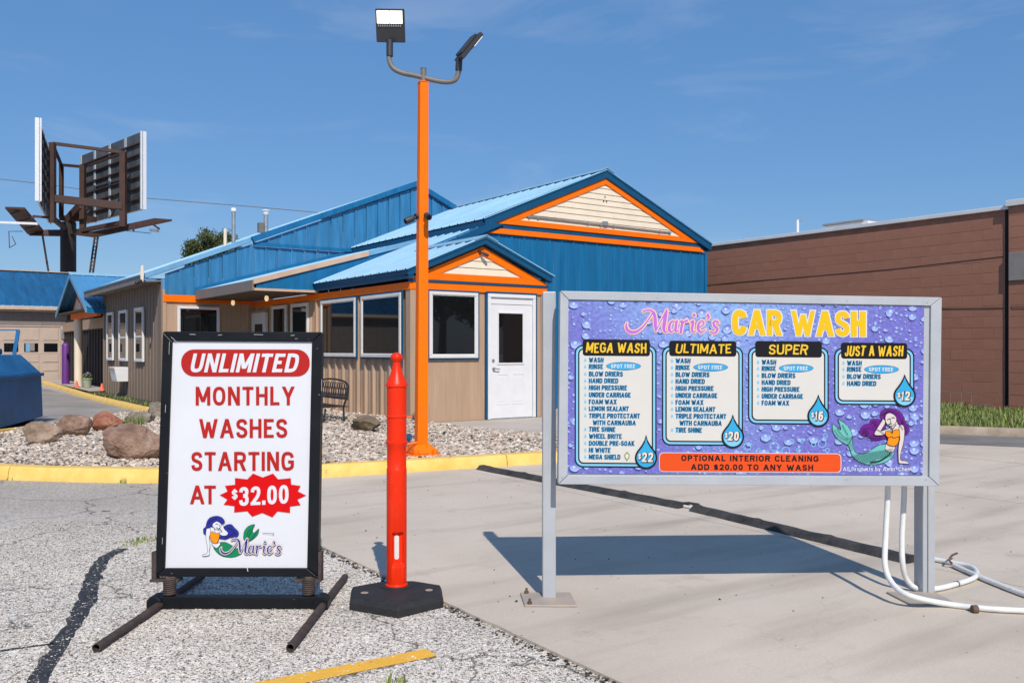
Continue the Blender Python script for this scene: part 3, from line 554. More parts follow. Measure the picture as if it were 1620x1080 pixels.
# vestibule gable
uc = 1.31; vF = -.12
gable(CW, vF, -.12, 2.70, uc, 0, 3.07, 0, .11, 0, 0, 0, 0)
L1, R1, T1 = tri_frame(CW, -.035, uc, 2.925, 2.330, .115, SL*1.02, 'orange', .03)
planks(CW, -.018, L1, R1, T1, .118, 'cream')
mb = MB(); mb.prism([(uc-1.40, .004, 2.33), (uc+1.32, .004, 2.33), (uc, .004, 3.0)], (0, .04, 0)); mb.build('gable_wall', 'soffit', CW)
mb = MB(); mb.prism([(-.12, vF+.01, 2.40), (-.12, 3.62, 2.40), (-.12, 3.62, 2.335), (-.12, vF+.01, 2.335)], (.09, 0, 0)); mb.build('eave_board', 'blue_trim', CW)
mb = MB(); mb.prism([(-.135, vF+.002, 2.485), (-.135, 3.63, 2.485), (-.135, 3.63, 2.395), (-.135, vF+.002, 2.395)], (.10, 0, 0)); mb.build('eave_board', 'blue_trim', CW)
# roofs: O, across, up-slope, normal
def roof(parent, m, O, ex, up, n, s0, s1, lo, hi, prof=RIB, scale=1.0, name='roof_panel'):
    panels(name, parent, m, O, ex, Vector(up).normalized(), n, s0, s1, lo, hi, prof, PITCH, scale)
k = math.hypot(1, SL)
def nrm(a, b): return Vector(a).cross(Vector(b)).normalized()
upL = Vector((1, 0, SL)).normalized(); nL = Vector((-SL, 0, 1)).normalized(); upR = Vector((-1, 0, SL)).normalized(); nR = Vector((SL, 0, 1)).normalized()
eo = (-.17, 0, 3.07-(1.31+.17)*SL+.012)
roof(CW, 'blue_roof', eo, (0, 1, 0), upL, nL, vF-.02, 3.68, zconst(0), lambda s: ((1.48 if s < 1.56 else 2.50))*k)
roof(CW, 'blue_roof', (2.74, 0, 3.07-(2.74-1.31)*SL+.012), (0, 1, 0), upR, nR, vF-.02, 1.56, zconst(0), zconst(1.43*k))
mb = MB()                                                    # ridge cap over the vestibule
for y0, y1 in ((vF-.03, 1.9),):
    mb.prism([(1.31, y0, 3.115), (1.31, y1, 3.115), (1.08, y1, 3.115-.23*SL), (1.08, y0, 3.115-.23*SL)], (0, 0, -.012)); mb.prism([(1.31, y0, 3.1151), (1.31, y1, 3.1151), (1.54, y1, 3.1151-.23*SL), (1.54, y0, 3.1151-.23*SL)], (0, 0, -.012))
mb.build('ridge_cap', 'blue_roof', CW)
# vestibule windows and door
window(CW, 'A', -.010, .285, 1.205, 1.085, 2.150, .05, .05, 'offwhite', 'blue_trim')
window(CW, 'B', -.045, .225, 1.672, 1.095, 2.130, .05, .05, 'offwhite', 'blue_trim')
window(CW, 'B', -.045, 1.905, 3.41, 1.095, 2.130, .05, .05, 'offwhite', 'blue_trim')
window(CW, 'B', -.045, 4.05, 4.93, 1.10, 2.140, .055, .05, 'offwhite')
window(CW, 'B', -.045, 5.20, 6.02, 1.10, 2.140, .055, .05, 'offwhite')
# white door with its frame
D0, D1, DT, DB = 1.40, 2.385, 2.095, .062
fr = MB(); y0, y1 = -.060, -.002
fr.box((D0, y0, DB), (D0+.055, y1, DT)); fr.box((D1-.055, y0, DB), (D1, y1, DT)); fr.box((D0, y0-.002, DT), (D1, y1, DT+.058))
frame = fr.build('door_frame', 'white', CW, bevel=.004)
mb = MB(); b_ = .035
mb.box((D0-b_, -.045, DB), (D0-.001, -.002, DT+.06)); mb.box((D1+.001, -.045, DB), (D1+b_, -.002, DT+.06)); mb.box((D0-b_, -.047, DT+.06), (D1+b_, -.002, DT+.06+b_)); mb.build('door_casing', 'blue_trim', CW)
mb = MB(); mb.box((D0+.057, -.030, 1.985), (D1-.057, -.006, DT-.002)); mb.build('transom_panel', 'white', CW)
door = MB(); l0, l1, t0 = D0+.06, D1-.06, 1.975
door.box((l0, -.028, DB+.01), (l1, -.004, t0)); door = door.build('door', 'white', CW, bevel=.003)
gl0, gl1, gz0, gz1 = l0+.165, l1-.205, 1.0, 1.83
mb = MB(); fw = .028
for a, b, c, e in ((gl0-fw, gl1+fw, gz1, gz1+fw), (gl0-fw, gl1+fw, gz0-fw, gz0), (gl0-fw, gl0, gz0, gz1), (gl1, gl1+fw, gz0, gz1)): mb.box((a, -.042, c), (b, -.0285, e))
mb.build('glazing_bead', 'white', door, bevel=.003)
mb = MB(); mb.box((gl0, -.034, gz0), (gl1, -.0285, gz1)); mb.build('pane', 'glass', door)
for a, b in ((l0+.13, l0+.37), (l1-.40, l1-.17)):
    mb = MB()
    for p, q, c, e in ((a, b, .80, .815), (a, b, .30, .315), (a, a+.015, .315, .80), (b-.015, b, .315, .80)): mb.box((p, -.034, c), (q, -.0282, e))
    mb.box((a+.04, -.032, .345), (b-.04, -.0282, .77)); mb.build('door_panel', 'white', door, bevel=.002)
mb = MB(); mb.tube([(l0+.055, -.028, .905), (l0+.055, -.07, .905)], .022, 12); mb.tube([(l0+.055, -.065, .905), (l0+.10, -.078, .90), (l0+.165, -.07, .895)], .009, 8); mb.build('door_handle', 'galv', door, smooth=True)
mb = MB(); mb.tube([(l0+.055, -.028, 1.04), (l0+.055, -.045, 1.04)], .026, 12); mb.build('deadbolt', 'galv', door, smooth=True)
mb = MB(); mb.box((D0+.05, -.075, .052), (D1-.05, -.02, .068)); mb.build('threshold', 'galv', CW)

# --- main hall gable behind the vestibule
vW = 1.60; vG = 1.50; UC = 5.36; ZP = 4.905
def a2top(u): return min(ZP-abs(u-UC)*SL-.10, 3.50)
BREAKS = []
panels('wall_panel', CW, 'blue', (0, vW, 0), (1, 0, 0), (0, 0, 1), (0, -1, 0), 1.18, 8.40, zconst(Z0), a2top, RIB)
mb = MB(); mb.box((8.36, vW-.03, Z0), (8.43, vW+.05, 3.46)); mb.build('corner_trim', 'blue', CW)
panels('wall_panel', CW, 'blue', (8.40, vW, 0), (0, 1, 0), (0, 0, 1), (1, 0, 0), 0, 12, zconst(Z0), zconst(3.55), RIB)
for s, ue_ in ((-1, 2.37), (1, 8.49)):
    a = Vector((UC, vG, ZP)); b = Vector((ue_, vG, ZP-abs(ue_-UC)*SL)); kk = Vector((0, 0, -.15))
    mb = MB(); mb.prism([a, b, b+kk, a+kk], (0, .05, 0)); mb.build('rake_board', 'blue_trim', CW, bevel=.004)
    mb = MB(); mb.prism([a+Vector((0, -.012, .03)), b+Vector((s*.02, -.012, .03)), b+Vector((s*.02, -.012, -.02)), a+Vector((0, -.012, -.02))], (0, .011, 0)); mb.build('rake_trim', 'blue_trim', CW)
mb = MB(); mb.box((8.44, vG+.002, 3.475), (8.50, 13.5, 3.60)); mb.build('eave_board', 'blue_trim', CW)
# lower rake band running down to the vestibule ridge
mb = MB(); mb.prism([(1.30, vG-.004, 3.08), (2.52, vG-.004, 3.60), (2.80, vG-.004, 3.60), (2.56, vG-.004, 3.49), (1.62, vG-.004, 3.10), (1.50, vG-.004, 3.02)], (0, .05, 0)); mb.build('rake_board', 'blue_trim', CW)
L1, R1, T1 = tri_frame(CW, 1.535, UC+.01, 4.755, 3.605, .105, SL, 'orange', .03)
planks(CW, 1.552, L1, R1, T1, .1185, 'cream')
mb = MB(); mb.prism([(2.45, 1.574, 3.50), (8.40, 1.574, 3.50), (8.40, 1.574, 3.56), (UC, 1.574, 4.80), (2.45, 1.574, 3.60)], (0, .02, 0)); mb.build('gable_wall', 'blue_trim', CW)
mb = MB(); mb.prism([(2.45, 1.545, 3.413), (8.34, 1.545, 3.413), (8.16, 1.545, 3.515), (2.75, 1.545, 3.515)], (0, .025, 0)); mb.build('fascia_band', 'orange', CW, bevel=.003)
mb = MB(); mb.box((2.55, 1.560, 3.516), (8.36, 1.573, 3.600)); mb.build('trim_strip', 'blue_trim', CW)
# bracket rail with its fixings left on the gable siding
mb = MB(); z_ = 3.79
mb.bar((3.35, 1.53, 3.80), (7.25, 1.53, 3.775), .018, .028); rail = mb.build('sign_rail', 'signgrey', CW)
for u in (3.40, 3.62, 4.88, 5.22, 5.58, 6.9, 7.2):
    mb = MB(); mb.box((u-.02, 1.515, 3.77-(u-3.35)*.005), (u+.02, 1.545, 3.815-(u-3.35)*.005)); mb.build('clamp', 'signgrey', rail)
mb = MB(); mb.box((5.28, 1.50, 3.775), (5.40, 1.545, 3.86)); mb.build('junction_box', 'galv', rail)
for u, z in ((5.36, 4.37), (5.32, 4.28), (5.40, 4.28)):
    mb = MB(); mb.tube([(u, 1.557, z), (u, 1.540, z)], .012, 8); mb.build('screw_hole', 'dark', rail)
roof(CW, 'blue_roof', (2.33, 0, ZP-(UC-2.33)*SL+.015), (0, 1, 0), upL, nL, vG-.02, 7.34, zconst(0), lambda s: (UC-2.33)*k)
roof(CW, 'blue_roof', (8.53, 0, ZP-(8.53-UC)*SL+.015), (0, 1, 0), upR, nR, vG-.02, 13.6, zconst(0), lambda s: (8.53-UC)*k)
mb = MB(); mb.prism([(UC, vG-.03, ZP+.06), (UC, 7.36, ZP+.06), (UC-.2, 7.36, ZP+.06-.2*SL), (UC-.2, vG-.03, ZP+.06-.2*SL)], (0, 0, -.012)); mb.prism([(UC, vG-.03, ZP+.0601), (UC, 13.6, ZP+.0601), (UC+.2, 13.6, ZP+.0601-.2*SL), (UC+.2, vG-.03, ZP+.0601-.2*SL)], (0, 0, -.012)); mb.build('ridge_cap', 'blue_roof', CW)
mb = MB(); mb.box((2.345, vG+.055, 3.515), (2.375, 7.36, 3.638)); mb.build('eave_board', 'blue_trim', CW)
mb = MB(); mb.box((2.40, vG+.1, 2.4), (2.47, 7.36, 3.62)); mb.build('side_wall', 'blue_trim', CW)

# --- left wing: big gable wall with battens
V3 = 7.38; U3 = -1.98; UP = 4.09; ZT = 5.41; S3 = (5.41-3.708)/(4.09+.10)
def a3top(u): return ZT-.13-(UP-u)*S3 if u < UP else ZT-.13-(u-UP)*.434
BAT = [(0, .012), (.001, .030), (.046, .030), (.047, .012), (.10, .012), (.106, .016), (.118, .016), (.124, .012), (.20, .012), (.206, .016), (.218, .016), (.224, .012)]
BREAKS = [UP]
panels('wall_panel', CW, 'blue_gable', (0, V3, 0), (1, 0, 0), (0, 0, 1), (0, -1, 0), -1.93, -.04, zconst(2.395), a3top, BAT)
panels('wall_panel', CW, 'blue_gable', (0, V3, 0), (1, 0, 0), (0, 0, 1), (0, -1, 0), -.04, 2.42, lambda s: 2.5, lambda s: min(3.55, a3top(s)), BAT)
panels('wall_panel', CW, 'blue_gable', (0, V3-.05, 0), (1, 0, 0), (0, 0, 1), (0, -1, 0), .0, 5.52, lambda s: 3.60 if s < 2.5 else 3.5, a3top, BAT)
BREAKS = []
mb = MB(); mb.box((-.04, V3-.085, 3.555), (2.44, V3-.03, 3.635)); mb.build('trim_strip', 'blue', CW, bevel=.004)
panels('wall_panel', CW, 'tan', (0, V3, 0), (1, 0, 0), (0, 0, 1), (0, -1, 0), U3, 0, zconst(Z0), zconst(2.25), FINE)
mb = MB(); mb.box((U3+.01, V3-.045, 2.238), (-.035, V3-.012, 2.392)); mb.build('fascia_band', 'orange', CW, bevel=.004)
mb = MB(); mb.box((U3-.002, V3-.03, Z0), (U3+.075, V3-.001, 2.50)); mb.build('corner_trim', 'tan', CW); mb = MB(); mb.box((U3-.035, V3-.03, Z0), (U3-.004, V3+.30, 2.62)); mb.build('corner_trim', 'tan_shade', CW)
window(CW, 'A', V3-.012, -1.685, -.785, 1.15, 2.155, .05, .06, 'white')
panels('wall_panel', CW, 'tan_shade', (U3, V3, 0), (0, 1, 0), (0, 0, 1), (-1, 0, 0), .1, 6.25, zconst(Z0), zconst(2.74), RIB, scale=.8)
for a0, a1 in ((8.90, 9.74), (10.58, 11.47), (12.22, 12.97)): window(CW, 'B', U3-.020, a0, a1, .945, 2.19, .055, .05, 'white', mull=1.52)
mb = MB(); mb.box((U3-.02, 13.60, Z0), (U3+.1, 13.68, 2.7)); mb.build('corner_trim', 'tan', CW)
# wing roof
up3 = Vector((1, 0, S3)).normalized(); n3 = Vector((-S3, 0, 1)).normalized(); k3 = math.hypot(1, S3)
UE = -2.42
roof(CW, 'blue_roof', (UE, 0, ZT-(UP-UE)*S3+.01), (0, 1, 0), up3, n3, V3-.10, 13.9, zconst(0), zconst((UP-UE)*k3))
up4 = Vector((-1, 0, .434)).normalized(); n4 = Vector((.434, 0, 1)).normalized()
roof(CW, 'blue_roof', (5.62, 0, ZT-(5.62-UP)*.434+.01), (0, 1, 0), up4, n4, V3-.10, 13.9, zconst(0), zconst((5.62-UP)*math.hypot(1, .434)))
def zl(u): return ZT-(UP-u)*S3
mb = MB(); mb.prism([(UE, V3-.10, zl(UE)+.035), (-.10, V3-.10, zl(-.10)+.035), (-.10, V3-.10, zl(-.10)-.085), (UE, V3-.10, zl(UE)-.085)], (0, .09, 0)); mb.build('rake_board', 'blue_pale', CW, bevel=.01)
mb = MB(); mb.prism([(-.11, V3-.15, zl(-.11)+.04), (UP, V3-.15, ZT+.04), (UP, V3-.15, ZT-.10), (-.05, V3-.15, zl(-.05)-.10)], (0, .10, 0)); mb.build('rake_board', 'blue', CW, bevel=.006)
mb = MB(); mb.prism([(UP+.001, V3-.15, ZT+.04), (5.62, V3-.15, ZT-(5.62-UP)*.434+.04), (5.62, V3-.15, ZT-(5.62-UP)*.434-.10), (UP+.001, V3-.15, ZT-.10)], (0, .10, 0)); mb.build('rake_board', 'blue', CW, bevel=.006)
# eave: fascia and soffit along the shaded side
zE = zl(UE)
mb = MB(); mb.box((UE-.02, V3-.08, zE-.14), (UE+.01, 13.9, zE+.0)); mb.build('eave_board', 'grey_trim', CW)
mb = MB(); mb.prism([(UE+.011, V3-.07, zE-.13), (U3-.005, V3-.07, zE-.10), (U3-.005, V3-.07, zE-.07), (UE+.011, V3-.07, zE-.10)], (0, 13.9-V3+.06, 0)); mb.build('soffit', 'grey_trim', CW)
mb = MB(); mb.bar((UE-.03, 13.92, zE+.012), (UE-.03, V3-.09, zE+.012), .03, .03); mb.build('drip_edge', 'blue_pale', CW)

# --- covered entrance between vestibule and wing
cz = lambda u: 2.475+.284*(u+1.27)
upc = Vector((1, 0, .284)).normalized(); nc = Vector((-.284, 0, 1)).normalized()
roof(CW, 'blue_roof', (-1.30, 0, cz(-1.30)+.02), (0, 1, 0), upc, nc, 3.60, V3-.05, zconst(0), zconst(3.62*math.hypot(1, .284)), FINE)
mb = MB(); mb.prism([(-1.30, 3.585, cz(-1.30)+.045), (1.00, 3.585, cz(1.0)+.045), (1.00, 3.585, cz(1.0)-.055), (-1.30, 3.585, cz(-1.30)-.055)], (0, .05, 0)); mb.build('rake_board', 'tan_trim', CW, bevel=.004)
mb = MB(); mb.prism([(1.003, 3.60, cz(1.0)+.05), (2.36, 3.60, cz(2.36)+.05), (2.36, 3.60, cz(2.36)-.05), (1.003, 3.60, cz(1.0)-.05)], (0, .035, 0)); mb.build('rake_board', 'blue_pale', CW)
mb = MB(); mb.prism([(-1.24, 3.625, 2.345), (-.05, 3.625, 2.345), (2.36, 3.625, 2.60), (2.36, 3.625, cz(2.36)-.04), (-1.24, 3.625, cz(-1.24)-.04)], (0, .02, 0)); mb.build('gable_wall', 'blue', CW)
mb = MB(); mb.box((-1.28, 3.60, 2.300), (-.04, 3.65, 2.345)); mb.build('trim_strip', 'tan_trim', CW, bevel=.003)
mb = MB(); mb.box((-1.31, 3.64, 2.300), (-1.27, V3-.045, cz(-1.3)+.03)); mb.build('eave_board', 'grey_trim', CW, bevel=.003)
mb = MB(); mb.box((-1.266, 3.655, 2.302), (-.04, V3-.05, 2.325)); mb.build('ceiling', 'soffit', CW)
mb = MB(); mb.prism([(-1.31, V3-.048, cz(-1.31)-.0), (2.34, V3-.048, cz(2.34)), (2.34, V3-.048, cz(2.34)+.10), (-1.31, V3-.048, cz(-1.31)+.10)], (0, .04, 0)); mb.build('flashing', 'blue', CW)
for (u, v) in ((-.72, 4.55), (-.74, 6.55)):
    mb = MB(); mb.lathe([(.05, 0), (.05, -.02), (.03, -.03)], 14, (u, v, 2.300)); cn = mb.build('ceiling_light', 'lampblack', CW, smooth=True)
    mb = MB(); mb.lathe([(.024, -.03), (.038, -.06), (.040, -.10), (.022, -.135), (.004, -.14)], 14, (u, v, 2.300)); mb.build('bulb', 'bulb', cn, smooth=True)
# door in the porch (on the side wall) and its pale notice
mb = MB(); mb.box((-.09, 6.42, Z0), (-.022, 7.30, 2.03)); pd = mb.build('door', 'white', CW, bevel=.004)
mb = MB(); mb.box((-.102, 6.58, 1.05), (-.0905, 7.05, 1.78)); mb.build('pane', 'glass', pd)
mb = MB(); mb.box((-.095, 6.40, 2.032), (-.022, 7.32, 2.08)); mb.build('door_frame', 'tan', CW)

# --- side porch with its own little gable, post, dark strip curtain and valance
PV, PZ, PU = 15.95, 3.42, -2.48; PH = 2.62; PS = (3.42-2.33)/PH
upN = Vector((0, 1, PS)).normalized(); nN = Vector((0, -PS, 1)).normalized(); upF = Vector((0, -1, PS)).normalized(); nF = Vector((0, PS, 1)).normalized(); kp = math.hypot(1, PS)
roof(CW, 'blue_mid_roof', (0, PV-PH, PZ-PH*PS+.01), (1, 0, 0), upN, nN, PU, 3.0, zconst(0), zconst(PH*kp))
roof(CW, 'blue_mid_roof', (0, PV+PH, PZ-PH*PS+.01), (1, 0, 0), upF, nF, PU, 3.0, zconst(0), zconst(PH*kp))
mb = MB(); mb.prism([(PU-.03, PV, PZ+.045), (3.0, PV, PZ+.045), (3.0, PV-.2, PZ+.045-.2*PS), (PU-.03, PV-.2, PZ+.045-.2*PS)], (0, 0, -.012)); mb.build('ridge_cap', 'blue_roof', CW)
for s in (-1, 1):
    mb = MB(); a = Vector((PU-.01, PV, PZ)); b = Vector((PU-.01, PV+s*PH, PZ-PH*PS)); kk = Vector((0, 0, -.13)); mb.prism([a, b, b+kk, a+kk], (.03, 0, 0)); mb.build('rake_board', 'blue_pale', CW)
mb = MB(); mb.box((PU+.02, PV-PH-.01, PZ-PH*PS-.14), (U3-.03, PV-PH+.02, PZ-PH*PS)); mb.build('eave_board', 'blue', CW)
# recessed gable wall with orange frame, orange beam
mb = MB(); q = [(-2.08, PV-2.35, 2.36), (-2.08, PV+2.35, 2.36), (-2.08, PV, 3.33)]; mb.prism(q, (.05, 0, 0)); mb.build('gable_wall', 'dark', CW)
mb = MB(); q = [(-2.11, 17.95, 2.36), (-2.11, 15.9, 2.36), (-2.11, 15.9, 2.50), (-2.11, 17.0, 2.90)]; mb.prism(q, (.025, 0, 0)); mb.build('gable_frame', 'orange', CW)
mb = MB(); q = [(-2.125, 17.5, 2.42), (-2.125, 16.3, 2.42), (-2.125, 16.3, 2.52), (-2.125, 17.0, 2.76)]; mb.prism(q, (.012, 0, 0)); mb.build('gable_siding', 'cream', CW)
mb = MB(); mb.box((-2.20, PV-2.55, 2.13), (-2.10, 17.6, 2.30)); mb.build('beam', 'orange', CW, bevel=.004)
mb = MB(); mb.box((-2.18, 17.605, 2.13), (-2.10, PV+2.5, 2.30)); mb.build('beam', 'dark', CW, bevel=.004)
mb = MB(); mb.box((PU+.03, PV-PH+.02, 2.302), (-.2, PV+PH-.02, 2.33)); mb.build('ceiling', 'soffit', CW)
mb = MB(); mb.tube([(-2.05, 17.2, .10), (-2.05, 17.2, 2.13)], .115, 20); mb.build('porch_post', 'cream', CW, smooth=True)
i = 0; v = 13.74
while v < 24.1:
    mb = MB(); mb.box((-1.42+.02*(i % 2), v, .12), (-1.405+.02*(i % 2), v+.235, 1.86)); mb.build('curtain_strip', 'curtain', CW)
    mb = MB(); q = [(-1.47, v, 2.20), (-1.47, v, 1.90)]+[(-1.47, v+.24*t/4, 1.86+.04*abs(t-2)/2) for t in range(1, 4)]+[(-1.47, v+.24, 1.90), (-1.47, v+.24, 2.20)]; mb.prism(q, (.02+.008*(i % 2), 0, 0)); mb.build('valance_scallop', 'tan', CW)
    i += 1; v += .242
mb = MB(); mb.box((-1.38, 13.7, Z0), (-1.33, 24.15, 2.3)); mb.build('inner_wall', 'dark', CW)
# --- things fixed on the building: vents, antenna, box
def roofpt(px, py, v):                       # a point on the wing's left slope
    r = Vector(((px-810)/F, 1, -(py-HY)/F)); o = Vector((0,0,CAMH)); Q = W(0, v); t = (Q-o).dot(dB)/r.dot(dB); p = o+r*t; u = (p-P0).dot(dA); return u
u = -.35; mb = MB(); mb.tube([(u, 8.35, zl(u)-.1), (u, 8.35, zl(u)+.42)], .038, 12); mb.build('vent_pipe', 'cream', CW, smooth=True)
u = -.25; v = 8.05; mb = MB(); mb.tube([(u, v, zl(u)-.1), (u, v, zl(u)+.74)], .045, 14); vp = mb.build('vent_pipe', 'galv', CW, smooth=True)
mb = MB(); mb.lathe([(.05, 0), (.062, .01), (.062, .07), (.05, .085)], 14, (u, v, zl(u)+.742)); mb.build('vent_cap', 'white', vp, smooth=True)
u = .60; v = 8.3; mb = MB(); mb.tube([(u, v, zl(u)-.1), (u, v, zl(u)+.42)], .055, 14); vp = mb.build('vent_pipe', 'galv', CW, smooth=True)
mb = MB(); mb.lathe([(.06, 0), (.075, .02), (.075, .08), (.10, .10), (.10, .125), (.02, .14)], 14, (u, v, zl(u)+.422)); mb.build('vent_cap', 'white', vp, smooth=True)
mb = MB(); mb.box((u-.19, v-.06, zl(u)), (u-.08, v+.06, zl(u)+.23)); mb.build('vent_box', 'lampgrey', vp)
mb = MB(); mb.prism([(-2.46, 7.14, 2.62), (-2.41, 7.14, 2.62), (-2.395, 7.14, 2.80), (-2.41, 7.14, 2.97), (-2.455, 7.14, 2.97), (-2.47, 7.14, 2.80)], (0, .04, 0)); an = mb.build('antenna', 'cream', CW, bevel=.01)
def camera_unit(parent, base, aim, size=1.0, name='security_camera'):
    base = Vector(base); aim = Vector(aim).normalized(); mb = MB()
    mb.tube([base, base+Vector((0, -.03, 0))*size], .04*size, 12); mb.tube([base+Vector((0, -.03, 0))*size, base+aim*.05*size+Vector((0, -.05, -.01))*size], .014*size, 8)
    c0 = base+Vector((0, -.06, 0))*size+aim*.03*size
    mb.tube([c0, c0+aim*.02*size, c0+aim*.15*size, c0+aim*.16*size], .04*size, 14, True, [.028*size, .038*size, .038*size, .034*size]); o = mb.build(name, 'lampblack', parent, smooth=True)
    m2 = MB(); m2.tube([c0+aim*.161*size, c0+aim*.166*size], .026*size, 14); m2.build('lens', 'glass', o, smooth=True); return o
camera_unit(CW, (-2.42, 7.20, 2.66), (-.9, -.2, -.35), .9)
camera_unit(CW, (1.24, -.04, 2.83), (.75, -.4, -.45), .72)
mb = MB(); mb.prism([(-2.26, 10.5, .45), (-2.01, 10.5, .45), (-2.01, 10.5, .80), (-2.33, 10.5, .80)], (0, .62, 0)); ac = mb.build('wall_air_conditioner', 'white', CW, bevel=.01)
for j in range(7):
    mb = MB(); mb.box((-2.335+j*.001, 10.56+j*.08, .72), (-2.325, 10.60+j*.08, .77)); mb.build('grille_slat', 'signgrey', ac)

# ------------------------------------------------------------------ garage to the far left
GA = thing('garage_building', tuple(W(0, 24.23)), TH, 'beige garage with a blue metal roof beyond the dumpster', 'building')
GE = -.55
panels('wall_panel', GA, 'grey_trim', (0, 0, 0), (1, 0, 0), (0, 0, 1), (0, -1, 0), -18.0, 1.0, lambda s: 2.07 if -6.7 < s < -1.45 else 0, zconst(2.62), FINE)
GR = 3.35; GS = (4.31-2.79)/(GR+.35); upg = Vector((0, 1, GS)).normalized(); ng = Vector((0, -GS, 1)).normalized()
roof(GA, 'blue_dark_roof', (0, -.35, 2.80), (1, 0, 0), upg, ng, -19, 1.5, zconst(0), zconst((GR+.35)*math.hypot(1, GS)))
mb = MB(); mb.bar((-19, GR, 4.345), (1.5, GR, 4.345), .25, .03); mb.build('ridge_cap', 'tan_trim', GA)
mb = MB(); mb.box((-19, -.40, 2.66), (1.2, -.36, 2.77)); mb.build('eave_board', 'tan_trim', GA, bevel=.004)
mb = MB(); mb.box((-19, -.35, 2.64), (1.2, -.02, 2.66)); mb.build('soffit', 'soffit', GA)
mb = MB(); mb.box((-18.0, .03, 0), (-17.9, 6.5, 2.9)); mb.box((.9, .03, 0), (1.0, 6.5, 2.9)); mb.box((-18, 6.5, 0), (1, 6.6, 3.0)); mb.build('side_wall', 'grey_trim', GA)
x = -1.545; pw = .64; rows = [(.02, .42), (.425, .825), (.83, 1.08), (1.085, 1.50), (1.505, 2.06)]
rows = [(.02, .40), (.405, .72), (.725, 1.06), (1.065, 1.52), (1.525, 2.05)]
gd = MB(); gd.box((x-pw*8, -.02, .01), (x, .02, 2.06)); gdo = gd.build('garage_door', 'garagedoor', GA)
for c in range(8):
    for r, (z0, z1) in enumerate(rows):
        a0, a1 = x-pw*(c+1)+.035, x-pw*c-.035
        mb = MB(); mb.box((a0+.03, -.038, z0+.04), (a1-.03, -.0205, z1-.04)); 
        if r == 3:
            mb = MB(); mb.box((a0+.06, -.034, 1.145), (a1-.06, -.0205, 1.455)); p_ = mb.build('pane', 'glass', gdo)
        else: mb.build('door_panel', 'garagedoor', gdo, bevel=.012)
for j in range(1, 5):
    mb = MB(); mb.box((x-pw*8, -.0225, rows[j][0]-.006), (x, -.0202, rows[j][0]+.0)); mb.build('section_joint', 'grey_trim', gdo)
mb = MB(); mb.box((x+.005, -.05, 0), (x+.10, -.002, 2.06)); mb.box((x-pw*8, -.05, 2.065), (x+.10, -.002, 2.10)); mb.build('door_frame', 'garagedoor', GA)
mb = MB(); mb.box((x-2*pw+.14, -.040, 1.15), (x-2*pw+.28, -.0345, 1.45)); mb.build('blue_notice', 'blue_pale', gdo)
mb = MB(); mb.box((x-2*pw+.285, -.040, 1.18), (x-2*pw+.43, -.0345, 1.45)); mb.build('pale_notice', 'signgrey', gdo)
mb = MB(); mb.box((x+.02, -.10, 1.62), (x+.12, -.052, 1.98)); mb.build('wall_lamp', 'galv', GA)

# bollard, pot, cones by the porch
bo = W(-2.0, 19.9, .10)
mb = MB(); mb.lathe([(.12, 0), (.12, 1.25), (.10, 1.31), (.05, 1.345), (.005, 1.355)], 22); o = mb.build('bollard', 'purple', None, smooth=True); o.location = bo; tag(o, 'purple round-topped bollard between garage door and porch post', 'bollard')
pt = thing('flower_pot', tuple(W(-1.95, 16.35, .10)), 0, 'pale green flower pot with violet blooms by the porch post', 'flower pot')
mb = MB(); mb.lathe([(.10, 0), (.14, .24), (.16, .245), (.16, .28), (.13, .28), (.12, .25)], 20); mb.build('pot', 'terracotta', pt, smooth=True)
mb = MB()
for _ in range(90):
    a, r, h = random.uniform(0, 2*PI), random.uniform(0, .13), random.uniform(.25, .40); c = Vector((r*math.cos(a), r*math.sin(a), h)); d = Vector((random.uniform(-1, 1), random.uniform(-1, 1), random.uniform(-.2, 1))).normalized()*.05; e = d.orthogonal().normalized()*.02
    mb.add([c-e, c+d*.5-e*1.5, c+d, c+d*.5+e*1.5, c+e], [(0,1,2,3,4)])
mb.build('foliage', 'leaf', pt)
for (dx, dy, dz) in ((.02, 0, .42), (-.05, .04, .38), (.06, -.03, .39)):
    mb = MB(); mb.lathe([(.005, 0), (.035, .01), (.04, .03), (.01, .045)], 8, (dx, dy, dz)); mb.build('flower', 'violet', pt, smooth=True)
for loc, lab in ((W(-2.13, 17.0, .10), 'small faded orange cone at the foot of the porch post'), (W(-2.05, 13.55, .12), 'small faded orange cone at the wing corner')):
    t = thing('traffic_cone', tuple(loc), .3, lab, 'cone', 'small faded cones')
    mb = MB(); mb.box((-.08, -.08, 0), (.08, .08, .015)); mb.build('base', 'salmon', t, bevel=.003)
    mb = MB(); mb.lathe([(.065, .0151), (.018, .19), (.010, .195)], 16); mb.build('cone', 'salmon', t, smooth=True)

# ------------------------------------------------------------------ brown block building at right
UR = 10.0; BT = 3.78
BR = thing('brown_building', tuple(W(UR, -3)), TH, 'long brown painted block building with a pale roof edge', 'building')
